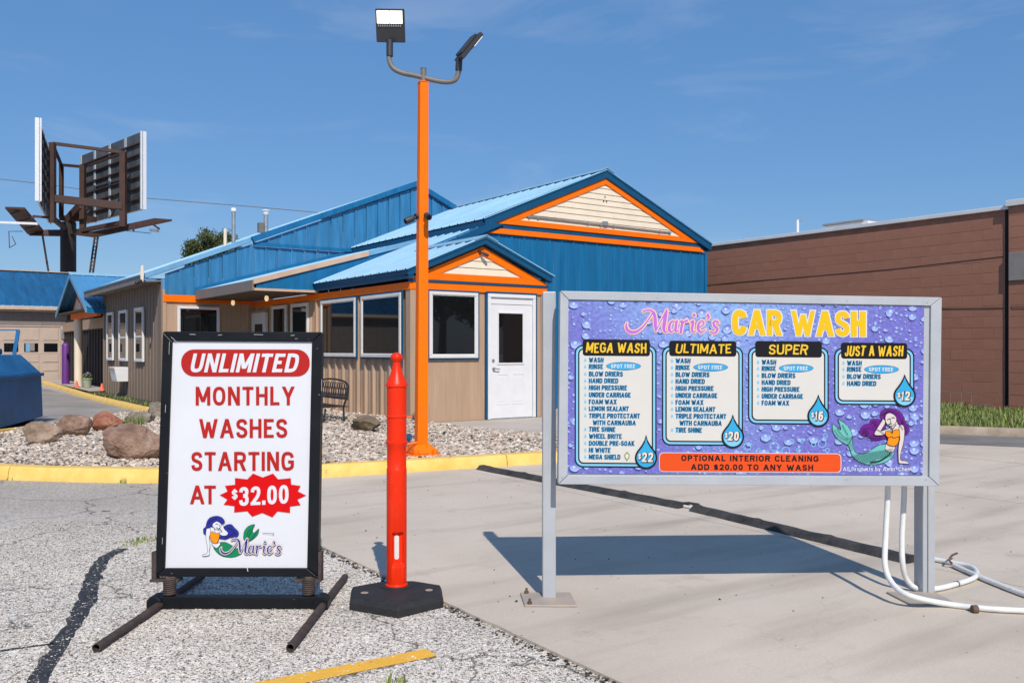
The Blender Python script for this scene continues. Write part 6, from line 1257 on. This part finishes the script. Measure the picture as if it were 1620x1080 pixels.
# the printed face: water drops on violet and blue
def droplet_print():
    m = bpy.data.materials.new('water_drop_print'); m.use_nodes = True; n = m.node_tree.nodes; l = m.node_tree.links.new; b = n['Principled BSDF']; b.inputs['Roughness'].default_value = .38
    t = n.new('ShaderNodeTexCoord'); sx = n.new('ShaderNodeSeparateXYZ'); l(t.outputs['Object'], sx.inputs['Vector']); cb = n.new('ShaderNodeCombineXYZ'); l(sx.outputs['X'], cb.inputs['X']); l(sx.outputs['Z'], cb.inputs['Y'])
    def math_(op, a, b_=None, c=None):
        q = n.new('ShaderNodeMath'); q.operation = op
        for i, v in enumerate((a, b_, c)):
            if v is None: continue
            if isinstance(v, (int, float)): q.inputs[i].default_value = v
            else: l(v, q.inputs[i])
        return q.outputs[0]
    def ramp_(v, a, b_, c, d_): q = n.new('ShaderNodeMapRange'); q.interpolation_type = 'SMOOTHSTEP'; q.inputs['From Min'].default_value = a; q.inputs['From Max'].default_value = b_; q.inputs['To Min'].default_value = c; q.inputs['To Max'].default_value = d_; l(v, q.inputs['Value']); return q.outputs['Result']
    def mixc(f, a, b_):
        q = n.new('ShaderNodeMixRGB'); l(f, q.inputs['Fac']) if not isinstance(f, float) else None
        for i, v in ((1, a), (2, b_)):
            if isinstance(v, tuple): q.inputs[i].default_value = (*v, 1)
            else: l(v, q.inputs[i])
        return q.outputs['Color']
    z = n.new('ShaderNodeTexNoise'); z.inputs['Scale'].default_value = 1.6; z.inputs['Detail'].default_value = 4; l(cb.outputs['Vector'], z.inputs['Vector'])
    # lighter blue towards the upper middle of the print, violet to the sides and the foot
    hx = math_('ABSOLUTE', math_('SUBTRACT', sx.outputs['X'], .72)); f = math_('ADD', math_('MULTIPLY', hx, -1.0), math_('MULTIPLY', sx.outputs['Z'], .75)); f = math_('ADD', f, math_('MULTIPLY', z.outputs['Fac'], .9))
    f = ramp_(f, .15, 1.25, 0, 1); col = mixc(f, (.145, .14, .47), (.24, .43, .74))
    fine = n.new('ShaderNodeTexNoise'); fine.inputs['Scale'].default_value = 60; fine.inputs['Detail'].default_value = 4; l(cb.outputs['Vector'], fine.inputs['Vector']); fv = ramp_(fine.outputs['Fac'], .3, .7, .82, 1.18)
    q = n.new('ShaderNodeMixRGB'); q.blend_type = 'MULTIPLY'; q.inputs['Fac'].default_value = 1; l(col, q.inputs[1]); l(fv, q.inputs[2]); col = q.outputs['Color']
    wv = n.new('ShaderNodeTexNoise'); wv.inputs['Scale'].default_value = 14; l(cb.outputs['Vector'], wv.inputs['Vector']); ws = n.new('ShaderNodeVectorMath'); ws.operation = 'MULTIPLY_ADD'; ws.inputs[1].default_value = (.016, .012, 0); l(wv.outputs['Color'], ws.inputs[0]); l(cb.outputs['Vector'], ws.inputs[2])
    for sc, rmin, rmax, off in ((40, -.12, .34, 3.3), (16.5, -.12, .42, 0.)):
        ad = n.new('ShaderNodeVectorMath'); ad.operation = 'ADD'; ad.inputs[1].default_value = (off, off*.7, 0); l(ws.outputs[0], ad.inputs[0])
        v = n.new('ShaderNodeTexVoronoi'); v.voronoi_dimensions = '2D'; v.inputs['Scale'].default_value = sc; v.inputs['Randomness'].default_value = .9; l(ad.outputs[0], v.inputs['Vector'])
        df = n.new('ShaderNodeVectorMath'); df.operation = 'SUBTRACT'; l(ad.outputs[0], df.inputs[0]); l(v.outputs['Position'], df.inputs[1]); ds = n.new('ShaderNodeSeparateXYZ'); l(df.outputs[0], ds.inputs['Vector'])
        cs = n.new('ShaderNodeSeparateColor'); l(v.outputs['Color'], cs.inputs['Color']); r = ramp_(cs.outputs['Red'], 0, 1, rmin, rmax)
        X = math_('MULTIPLY', ds.outputs['X'], sc); Y = math_('MULTIPLY', ds.outputs['Y'], sc*1.15)
        def disc(ox, oy, kr, soft):
            a = math_('ADD', X, ox); b_ = math_('ADD', Y, oy); dl = math_('SQRT', math_('ADD', math_('MULTIPLY', a, a), math_('MULTIPLY', b_, b_))); return ramp_(math_('SUBTRACT', dl, math_('MULTIPLY', r, kr)), -soft, soft, 1, 0)
        sh = disc(.04, .14, 1.06, .05); col = mixc(math_('MULTIPLY', sh, .92), col, (.025, .02, .15))
        body = disc(0, 0, 1.0, .018); grad = ramp_(math_('DIVIDE', Y, math_('ADD', r, .001)), -1, 1, 1, 0)
        inner_ = mixc(grad, (.13, .15, .48), (.34, .48, .78)); col = mixc(body, col, inner_)
        hl = disc(.04, -.06, .30, .03); col = mixc(math_('MULTIPLY', math_('MULTIPLY', hl, body), .55), col, (.70, .78, .95))
    l(col, b.inputs['Base Color']); return m
M['drops'] = droplet_print()
o = MB(); q = [bd.pt(x, y, 0) for x, y in inner]; loc = q[3]; mb = MB(); mb.add([p-loc for p in q], [(0, 1, 2, 3)]); PF = mb.build('printed_face', 'drops', PN); PF.location = loc
if PF.data.polygons[0].normal.dot(bd.n) < 0: PF.data.flip_normals()
PF.parent = MS; bpy.data.objects.remove(PN) if False else None
c3 = lambda x, y: (870+x/3.2727, 450+y/3.2727); c4 = lambda x, y: (1170+x/3.2727, 450+y/3.2727)
K = 1/3.2727
FACE = thing('artwork', (0, 0, 0), 0); FACE.parent = MS
def art(name, polys, m, d): return bd.mesh(name, polys, m, FACE, d)
# bubbles
for x, y, r in ((40,838,20),(138,797,16),(180,838,24),(240,860,22),(270,812,14),(320,808,12),(365,797,8),(383,828,12),(428,822,22),(445,780,12),(455,857,12),(305,857,12),(98,856,10)): X, Y = c4(x, y); art('bubble', ring(X, Y, r*K, 1.1), 'p_pale', .0004)
cards = [  # transform, body box, header box, title box, drop (tip x,y, cx, cy, r), price, text x, lines, spot-free
 (c3, (128,312,552,945), (170,283,518,368), ('MEGA WASH', 188, 500, 352, 300), (498,775,498,896,58), ('22', 476, 534, 918, 868, 457, 472), 203,
  [('WASH',390,278),('RINSE',424,275),('BLOW DRIERS',462,378),('HAND DRIED',497,354),('HIGH PRESSURE',533,399),('UNDER CARRIAGE',570,418),('FOAM WAX',606,346),('LEMON SEALANT',641,408),('TRIPLE PROTECTANT',678,466),('WITH CARNAUBA',714,445),('TIRE SHINE',748,339),('WHEEL BRITE',784,372),('DOUBLE PRE-SOAK',820,438),('HI WHITE',856,314),('MEGA SHIELD',891,365)], (381,422)),
 (c3, (580,318,1000,832), (618,290,965,370), ('ULTIMATE', 652, 938, 355, 306), (947,670,947,788,59), ('20', 923, 978, 808, 760, 906, 920), 652,
  [('WASH',394,728),('RINSE',429,724),('BLOW DRIERS',465,826),('HAND DRIED',500,802),('HIGH PRESSURE',536,847),('UNDER CARRIAGE',573,866),('FOAM WAX',609,795),('LEMON SEALANT',644,856),('TRIPLE PROTECTANT',680,913),('WITH CARNAUBA',716,890),('TIRE SHINE',752,787)], (832,428)),
 (c4, (44,322,462,722), (82,292,426,375), ('SUPER', 152, 354, 361, 309), (408,567,408,680,57), ('16', 388, 434, 703, 655, 371, 386), 116,
  [('WASH',401,190),('RINSE',434,188),('BLOW DRIERS',470,289),('HAND DRIED',506,264),('HIGH PRESSURE',541,310),('UNDER CARRIAGE',577,328),('FOAM WAX',612,257)], (293,433)),
 (c4, (490,328,905,622), (526,300,868,383), ('JUST A WASH', 546, 848, 370, 316), (855,463,855,576,58), ('12', 836, 882, 600, 552, 818, 833), 558,
  [('WASH',406,633),('RINSE',438,631),('BLOW DRIERS',475,731),('HAND DRIED',511,708)], (735,439)),
]
tl = .0165
for (cc, bb_, hh, (title, tx0, tx1, tyb, tyt), (dx0, dy0, dcx, dcy, dr), price, lx, lines, sf) in cards:
    def rr(i, rad):
        X0, Y0 = cc(bb_[0]+i, bb_[1]+i); X1, Y1 = cc(bb_[2]-i, bb_[3]-i); return rrect(X0, Y0, X1, Y1, rad*K, tl*.4)
    art('price_card', [rr(0, 42)], 'p_black', .0010); art('price_card', [rr(7, 36)], 'p_pale', .0016); art('price_card', [rr(18, 28)], 'p_black', .0022); art('price_card', [rr(25, 22)], 'p_fill', .0028)
    X0, Y0 = cc(hh[0], hh[1]); X1, Y1 = cc(hh[2], hh[3]); art('title_bar', [rrect(X0, Y0, X1, Y1, 14*K, tl*.5)], 'p_black', .0034)
    a, b_ = cc(tx0, tyb), cc(tx1, tyt); text(bd, title, a[0], b_[0], a[1], b_[1], 'p_yellow', FACE, .0040, .17, 0, .08, tl*.5, .13, .42, .10)
    # drops before each line
    dr_ = []; dark, blue = MB(), MB()
    for s, yc, xe in lines:
        ind = 20 if s.startswith('WITH') else 0; A = cc(lx+ind, yc+12); B_ = cc(xe, yc-12)
        text(bd, s, A[0], B_[0], A[1], B_[1], None, FACE, .0042, .175, 0, .04, tl*.4, .18, .42, .06, merge=dark)
        text(bd, s, A[0], B_[0], A[1], B_[1], None, FACE, .0034, .175, .45, .04, tl*.4, .18, .42, .06, merge=blue, dx=-.4, dy=.2)
        if ind == 0:
            X, Y = cc(lx-20, yc+3); dr_.append([(X+7*K*math.cos(t*PI/6), Y+7*K*math.sin(t*PI/6)) for t in range(-1, 8)]+[(X, Y-15*K)])
    finish(blue, 'list_glow', 'p_sky', FACE, bd); finish(dark, 'list_lettering', 'p_deep', FACE, bd); art('bullet_drops', dr_, 'p_pale', .0034)
    X, Y = cc(*sf); art('oval', [ellipse(X, Y, 90*K, 21.5*K)], 'p_navy', .0034); art('oval', [ellipse(X, Y, 88*K, 19*K)], 'p_sky', .0040)
    A, B_ = cc(sf[0]-65, sf[1]+10), cc(sf[0]+60, sf[1]-10); text(bd, 'SPOT FREE', A[0], B_[0], A[1], B_[1], 'p_white', FACE, .0046, .19, 0, 0, tl*.3, .18, .5, .06, name='oval_lettering')
    # price drop
    def drop(r, tipo):
        P = []; a0 = math.radians(-38)
        for i in range(25): t = a0+(PI-2*a0)*i/24; P.append((dcx+r*math.cos(t), dcy+r*math.sin(t)))
        P += [(dcx-r*.40, dcy-r*1.12), (dcx-r*.13, dcy-r*1.60), (dcx, dy0+tipo), (dcx+r*.13, dcy-r*1.60), (dcx+r*.40, dcy-r*1.12)]
        return [cc(x, y) for x, y in P]
    art('price_drop', [drop(dr, 0)], 'p_black', .0052); art('price_drop', [drop(dr-9, 16)], 'p_sky', .0058)
    art('price_drop', [[cc(dcx+(dr-14)*math.cos(t*PI/14), dcy+6+(dr-16)*math.sin(t*PI/14)) for t in range(15)]], 'p_pale', .0062)
    s, a0, a1, yb, yt, d0_, d1_ = price
    for g_, m, dd_, off in ((1.0, 'p_black', .0068, 1.0), (0, 'p_cream', .0076, 0)):
        A, B_ = cc(a0, yb), cc(a1, yt); text(bd, s, A[0], B_[0], A[1], B_[1], m, FACE, dd_, .20, g_, .08, 0, .16, .2, 0, dx=off*.5, dy=off*.5, name='price_figures')
        A, B_ = cc(d0_, yb-14), cc(d1_, yt+6); text(bd, '$', A[0], B_[0], A[1], B_[1], m, FACE, dd_, .15, g_*.7, .08, name='price_figures', dx=off*.5, dy=off*.5)
# little shield after the last line
art('shield', [[c3(x, y) for x, y in ((385,880),(400,864),(413,880),(411,896),(399,914),(387,896))]], 'p_olive', .0040); art('shield', [[c3(x, y) for x, y in ((390,883),(400,873),(408,883),(406,894),(399,904),(392,894))]], 'p_cream', .0044)
# orange banner
art('banner', [rrect(1042.6, 715.2, 1331, 746.0, 7, tl*.35)], 'p_white', .0010); art('banner', [rrect(1043.6, 716.2, 1330, 745.0, 6.4, tl*.35)], 'p_orange', .0016)
text(bd, 'OPTIONAL INTERIOR CLEANING', 1077.8, 1295, 728.8, 719.4, 'p_black', FACE, .0024, .23, 0, 0, .006, .20, .55, name='banner_lettering')
text(bd, 'ADD $20.00 TO ANY WASH', 1093, 1286.5, 743.0, 733.6, 'p_black', FACE, .0024, .23, 0, 0, .006, .20, .55, name='banner_lettering')
text(bd, 'All Products by Amer-Chem', 1333.6, 1441.5, 744.6, 738.2, 'p_white', FACE, .0010, .15, 0, 0, .002, .20, .45, name='small_lettering')
# heading
for g_, m, dd_ in ((1.7, 'p_white', .0010), (0, 'p_gold', .0022)):
    text(bd, 'CAR', 1158, 1237, 529.6, 489.8, m, FACE, dd_, .285, g_, 0, .010, .07, .2, name='heading_lettering'); text(bd, 'WASH', 1252, 1370, 531.0, 491.2, m, FACE, dd_, .285, g_, 0, .010, .07, .2, name='heading_lettering')
tr = Tr(880, 480, 1/5.786); name_script(bd, tr, FACE, .0010, (('p_coral', 1.9, 'script_edge'), ('p_cream', 1.1, 'script_edge'), ('p_purple', 0, 'script_name')))
# mermaid emblem
t5 = Tr(1290, 620, 1/6.752)
def figure(bd_, parts, tr_, lw_, parent, d, step=.0006):
    for nm, m, P in parts:
        P = [tr_(x, y) for x, y in P]; S = smooth([(x, y, 0) for x, y in P+[P[0]]], 3)[:-1]; P = [(p.x, p.y) for p in S]
        bd_.mesh(nm, [P], m, parent, d); bd_.mesh(nm+'_outline', outline(P, lw_), 'p_ink', parent, d+step*.5); d += step
    return d
parts = [
 ('hair', 'p_hair', [(700,300),(640,285),(590,300),(575,335),(520,350),(480,390),(475,440),(500,470),(560,470),(590,500),(650,520),(720,505),(765,490),(755,440),(720,430),(760,345),(735,320)]),
 ('hair', 'p_hair', [(700,280),(690,250),(705,205),(760,180),(830,180),(895,205),(945,260),(960,320),(990,360),(1000,410),(980,450),(950,460),(945,400),(915,350),(870,345),(800,300),(725,300)]),
 ('tail', 'p_teal', [(745,555),(760,600),(800,635),(838,635),(835,670),(800,715),(740,750),(650,772),(560,772),(480,750),(420,710),(385,660),(365,600),(335,545),(330,500),(370,440),(390,470),(395,540),(410,610),(440,650),(500,660),(560,640),(620,600),(680,565)]),
 ('fin', 'p_teal', [(240,290),(300,320),(350,370),(385,430),(390,480),(350,560),(300,540),(240,500),(195,440),(182,390),(188,340),(225,370),(270,405),(262,350)]),
 ('body', 'p_skin', [(765,530),(755,560),(748,610),(775,635),(820,640),(845,610),(855,570),(850,545)]),
 ('body', 'p_skin', [(790,350),(865,310),(885,345),(930,345),(950,400),(895,408),(835,410),(820,445),(790,417),(752,426),(750,400),(800,380)]),
 ('arm', 'p_skin', [(897,350),(935,352),(952,400),(950,480),(935,570),(912,650),(908,715),(925,732),(965,735),(1002,756),(990,766),(930,762),(893,756),(888,715),(885,640),(890,560),(903,490),(893,420)]),
 ('arm', 'p_skin', [(750,400),(800,385),(795,412),(752,422),(742,450),(690,462),(640,458),(632,435),(670,370),(712,305),(720,285),(742,300),(745,335),(715,385),(700,415)]),
 ('face', 'p_skin', [(745,270),(760,235),(795,222),(840,240),(865,275),(862,320),(835,350),(800,362),(770,345),(750,315)]),
 ('bodice', 'p_top', [(750,420),(790,410),(820,440),(835,408),(892,402),(900,440),(895,490),(885,540),(850,575),(800,570),(765,545),(778,490),(752,460)])]
dz_ = figure(bd, parts, t5, .75, FACE, .0010, .0008)
ln = []
for P, w_ in (([(770,295),(790,285),(805,290)], 5), ([(815,275),(835,270),(845,278)], 5), ([(785,345),(800,338),(815,335)], 7), ([(800,300),(805,320),(798,325)], 3), ([(810,370),(822,400),(820,440)], 6), ([(862,345),(840,375),(822,400)], 6),
              ([(235,380),(260,430),(310,480),(350,500)], 4), ([(205,400),(250,470),(330,520)], 4), ([(290,350),(320,410),(350,460)], 4), ([(780,485),(820,475),(835,490),(895,475)], 4), ([(590,750),(680,735),(760,690),(800,655)], 10),
              ([(500,440),(520,415),(560,420),(565,450),(540,455)], 5), ([(600,335),(630,310),(655,325),(640,345)], 5), ([(500,400),(580,380),(660,400),(740,450)], 4), ([(540,480),(620,470),(700,480)], 4), ([(720,240),(780,205),(860,220),(920,280),(940,340)], 4), ([(740,215),(810,195),(880,230)], 3), ([(965,370),(980,410),(965,440)], 4), ([(510,445),(530,425),(552,435),(550,455),(530,462)], 5), ([(620,350),(650,345),(670,365)], 5), ([(560,490),(640,500),(720,485)], 5), ([(705,225),(735,235),(745,255)], 4), ([(880,300),(910,360),(935,400)], 4), ([(930,290),(955,350),(975,380)], 4)):
    ln += stroke([(*t5(x, y), w_*1.35/6.752) for x, y in P], 0, 4)
for i in range(24):
    for j in range(5):
        x = 405+i*18+(9 if j % 2 else 0); yc = 700 if x < 480 else 712-(x-480)*.17; y = yc-50+j*22
        if i < 3 and (j == 0 or j == 4): continue
        if x > 640 and j == 4: continue
        if x > 820: continue
        ln += stroke([(*t5(x-9, y), .6), (*t5(x, y+10), .6), (*t5(x+9, y), .6)], 0, 2)
for i in range(8):
    for j in range(3):
        x = 345+j*18; y = 480+i*20; x += i*3 if i > 3 else 0
        if 330+max(0, (i-2)*9) < x < 394+i: ln += stroke([(*t5(x-8, y), .4), (*t5(x, y+9), .4), (*t5(x+8, y), .4)], 0, 2)
bd.mesh('ink_lines', ln, 'p_ink', FACE, dz_+.0006)

# ------------------------------------------------------------------ the A-frame (spring) sign
SY0, SY1 = 4.22, 4.315
BLs, BRs, TLs, TRs = at(253, 908.5, SY0), at(506.5, 908.5, SY0), at(265, 526, SY1), at(513, 527, SY1)
SS = thing('sidewalk_sign', (at(380, 553, 4.24).x, 4.24, 0), 0, 'black framed white and red monthly wash sign on spring feet', 'sidewalk sign')
sb = Board(SS, BLs, BRs-BLs, TLs-BLs)
fo = [(265, 526), (513, 527), (506.8, 908.5), (253, 908.5)]; fi = [(279.5, 541), (497.5, 542.5), (490, 895), (268, 895)]
frame_bars(sb, fo, fi, .060, 'black', SS, -.050, bevel=.004)
mb = MB(); mb.prism([sb.pt(x, y, -.046) for x, y in ((270, 531), (509, 532), (502, 904), (257, 904))], sb.n*.044); mb.build('panel', 'p_white', SS)
AW = thing('artwork', (0, 0, 0), 0); AW.parent = SS
def aart(name, polys, m, d): return sb.mesh(name, polys, m, AW, d)
s2 = lambda x, y: (140+x/2, 510+y/2)
X0, Y0 = s2(293, 85); X1, Y1 = s2(700, 170); aart('red_pill', [rrect(X0, Y0, X1, Y1, 20.5, .001, 12)], 'p_red', .0008)
def stext(s, x0, x1, yb, yt, m, d, **k_): A, B_ = s2(x0, yb), s2(x1, yt); return text(sb, s, A[0], B_[0], A[1], B_[1], m, AW, d, **k_)
stext('UNLIMITED', 326, 664, 157.5, 98, 'p_white', .0016, wt=.19, shear=.22, gap=.15, name='lettering')
stext('MONTHLY', 339, 652, 262, 203, 'p_red', .0008, wt=.172, gap=.17, tilt=-.002)
stext('WASHES', 350, 629, 365, 305, 'p_red', .0008, wt=.172, gap=.15, tilt=-.002)
stext('STARTING', 325, 650, 469, 409, 'p_red', .0008, wt=.172, gap=.15, tilt=-.002)
stext('AT', 321, 403, 574, 515, 'p_red', .0008, wt=.172, gap=-.02)
a2 = Tr(310, 740, 1/7.2)
burst = [(270,307),(360,265),(330,202),(445,190),(443,113),(585,128),(650,62),(760,107),(878,62),(935,128),(1080,115),(1085,188),(1192,203),(1160,265),(1255,312),(1155,358),(1192,422),(1072,437),(1072,510),(928,492),(870,560),(755,510),(640,553),(583,490),(435,505),(437,432),(315,417),(358,358)]
aart('starburst', [[a2(x, y) for x, y in burst]], 'p_burst', .0008)
A, B_ = a2(490, 432), a2(1055, 218); text(sb, '32.00', A[0], B_[0], A[1], B_[1], 'p_white', AW, .0016, .18, 0, .0, -.052, .14, name='price_figures')
A, B_ = a2(408, 362), a2(474, 240); text(sb, '$', A[0], B_[0], A[1], B_[1], 'p_white', AW, .0016, .16, 0, .0, -.04, name='price_figures')
parts = [
 ('tail', 'p_green', [(275,845),(330,842),(390,870),(460,910),(530,940),(500,985),(440,1010),(380,1015),(300,1000),(240,960),(200,905),(235,910),(272,882)]),
 ('fin', 'p_green', [(540,800),(550,720),(600,660),(670,642),(645,700),(660,740),(715,690),(705,750),(660,800),(600,835),(565,830)]),
 ('hair', 'p_bluehair', [(310,680),(340,650),(400,640),(440,680),(480,720),(485,760),(450,790),(390,790),(340,812),(280,805),(265,790),(300,760),(360,765),(350,730)]),
 ('hair', 'p_bluehair', [(85,740),(85,690),(110,670),(125,610),(160,565),(230,545),(290,560),(325,600),(318,630),(270,630),(195,640),(180,670),(130,690),(115,720),(110,760)]),
 ('body', 'p_white', [(190,852),(240,855),(275,850),(270,880),(235,910),(200,890),(180,860)]),
 ('body', 'p_white', [(165,670),(205,680),(240,700),(270,730),(255,745),(215,750),(170,730),(160,740)]),
 ('arm', 'p_white', [(120,690),(160,685),(165,740),(150,800),(160,880),(150,950),(155,985),(120,1000),(75,1000),(80,985),(125,970),(130,900),(118,830),(112,760)]),
 ('arm', 'p_white', [(290,650),(310,645),(320,690),(365,735),(345,765),(290,765),(265,740),(300,725),(275,690)]),
 ('face', 'p_white', [(192,632),(235,606),(275,625),(290,650),(270,680),(240,700),(205,680),(188,655)]),
 ('bodice', 'p_top', [(165,735),(190,722),(218,745),(262,738),(268,770),(255,820),(235,855),(195,850),(165,810),(160,770)])]
dz_ = figure(sb, parts, a2, .55, AW, .0008, .0006)
ln = []
for P, w_ in (([(225,640),(238,634),(250,640)], 5), ([(262,655),(275,652)], 5), ([(232,678),(248,682)], 6), ([(595,820),(610,750),(650,680)], 3), ([(580,810),(585,740),(620,690)], 3), ([(620,820),(660,770),(695,720)], 3), ([(130,640),(170,590),(240,570)], 4), ([(360,680),(410,700),(450,750)], 4), ([(330,790),(400,760),(440,740)], 4), ([(205,680),(215,715),(218,745)], 4), ([(760,738),(890,745)], 4), ([(880,745),(878,765)], 4)):
    P = [(*a2(x, y), w_*1.2/7.2) for x, y in P]; ln += stroke(P, 0, 4) if len(P) > 2 else stroke(P)
sb.mesh('ink_lines', ln, 'p_ink', AW, dz_+.0004)
kx = (975-283)/(1495-640); ky = (978-800)/(270-55)
tr = Tr(310+283/7.2, 740+800/7.2, 1, kx/7.2, ky/7.2, 640, 55); name_script(sb, tr, AW, dz_+.0010, (('p_brown', 1.25, 'script_edge'), ('p_white', .85, 'script_edge'), ('p_navy', -.15, 'script_name')))
# a pale scratch on the lower frame bar and chipped paint along its edges
for pts_, w_ in (([(391, 897.5), (392.2, 903)], 1.0), ([(300, 528.6), (309, 528.9)], .5), ([(345, 530), (351, 529.4)], .5), ([(402, 529), (416, 529.4)], .45), ([(460, 530.5), (466, 530)], .5), ([(268, 540), (267.4, 560)], .4), ([(262, 640), (261.5, 652)], .45), ([(509, 600), (508.8, 618)], .4), ([(271, 533), (279, 540.5)], .5), ([(257, 850), (256.8, 860)], .4)):
    sb.mesh('scratch', stroke([(x, y, w_) for x, y in pts_]), 'offwhite', AW, .0122)
# fixing screws in the menu frame
for (x, y) in ((892, 468.5), (1040, 471), (1190, 473.5), (1340, 476), (1467, 478.5), (889, 755.5), (1040, 757), (1190, 757.8), (1340, 758.2), (1465, 758.4)):
    bd.mesh('screw', [ellipse(x, y, .85, .85, 8)], 'galv', FACE, .0095)
# feet, springs and brackets
base = Vector(SS.location)
def g2(px, py, z=0): return gnd(px, py, z)-base
mb = MB(); a, b_ = at(250, 952, 4.18)-base, at(507, 952, 4.18)-base; zc_ = .033
a.z = b_.z = zc_; a.y = b_.y = -.06; mb.bar(a, b_, .05, .054); mb.build('base_bar', 'black', SS, bevel=.004)
for (p0, p1) in (((152, 1024), (320, 911)), ((459, 1024), (546, 912))):
    q0, q1 = g2(*p0, .022), g2(*p1, .022); d = (q1-q0).normalized(); mb = MB()
    mb.tube([q0, q1], .0175, 16, False); mb.tube([q1, q0], .0140, 16, False); ft = mb.build('foot_pipe', 'rust', SS, smooth=True)
    mb = MB(); n = 16; u_ = d.orthogonal().normalized(); w__ = d.cross(u_)
    for e in (q0, q1): mb.add([e+(u_*math.cos(2*PI*i/n)+w__*math.sin(2*PI*i/n))*r for r in (.014, .0175) for i in range(n)], [(i, (i+1) % n, n+(i+1) % n, n+i) for i in range(n)])
    mb.build('pipe_rim', 'rust', ft)
for px, X in ((243, a.x-.006), (512, b_.x+.006)):
    mb = MB(); s_ = .035; mb.prism([(X-s_, -.10, .002), (X+s_, -.10, .002), (X+s_, -.10, .045), (X+s_*.4, -.10, .066), (X-s_*.4, -.10, .066), (X-s_, -.10, .045)], (0, .08, 0)); mb.build('socket', 'black', SS, bevel=.006)
for px in (268.5, 488.5):
    X = (px-810)/F*4.19-base.x; mb = MB(); turns = 8; R_ = .026; zz0, zz1 = .062, .139; SYo = -.05
    mb.tube([(X+R_*math.cos(t*2*PI/16), SYo+R_*math.sin(t*2*PI/16), zz0+(zz1-zz0)*t/(turns*16)) for t in range(turns*16+1)], .0052, 6); mb.build('spring', 'rust', SS, smooth=True)
    mb = MB(); mb.tube([(X, SYo, zz0-.005), (X, SYo, zz1+.004)], .018, 12); mb.build('spring_core', 'bolt', SS, smooth=True)
for s, (x0, x1) in ((-1, (246, 253.5)), (1, (506.5, 512))):
    P = [sb.pt(x, y, -.035) for x, y in ((x0, 870), (x1, 870), (x1, 915), (x0, 915))]; mb = MB(); mb.prism(P, sb.n*.05); mb.build('side_bracket', 'rust', SS, bevel=.002)
    xa, xb = (246, 290) if s < 0 else (470, 512)
    P = [sb.pt(x, y, -.04) for x, y in ((xa, 912), (xb, 912), (xb, 916.5), (xa, 916.5))]; mb = MB(); mb.prism(P, sb.n*.07); mb.build('foot_bracket', 'rust', SS, bevel=.001)
for e in (PN, FACE, AW): e.empty_display_size = .05
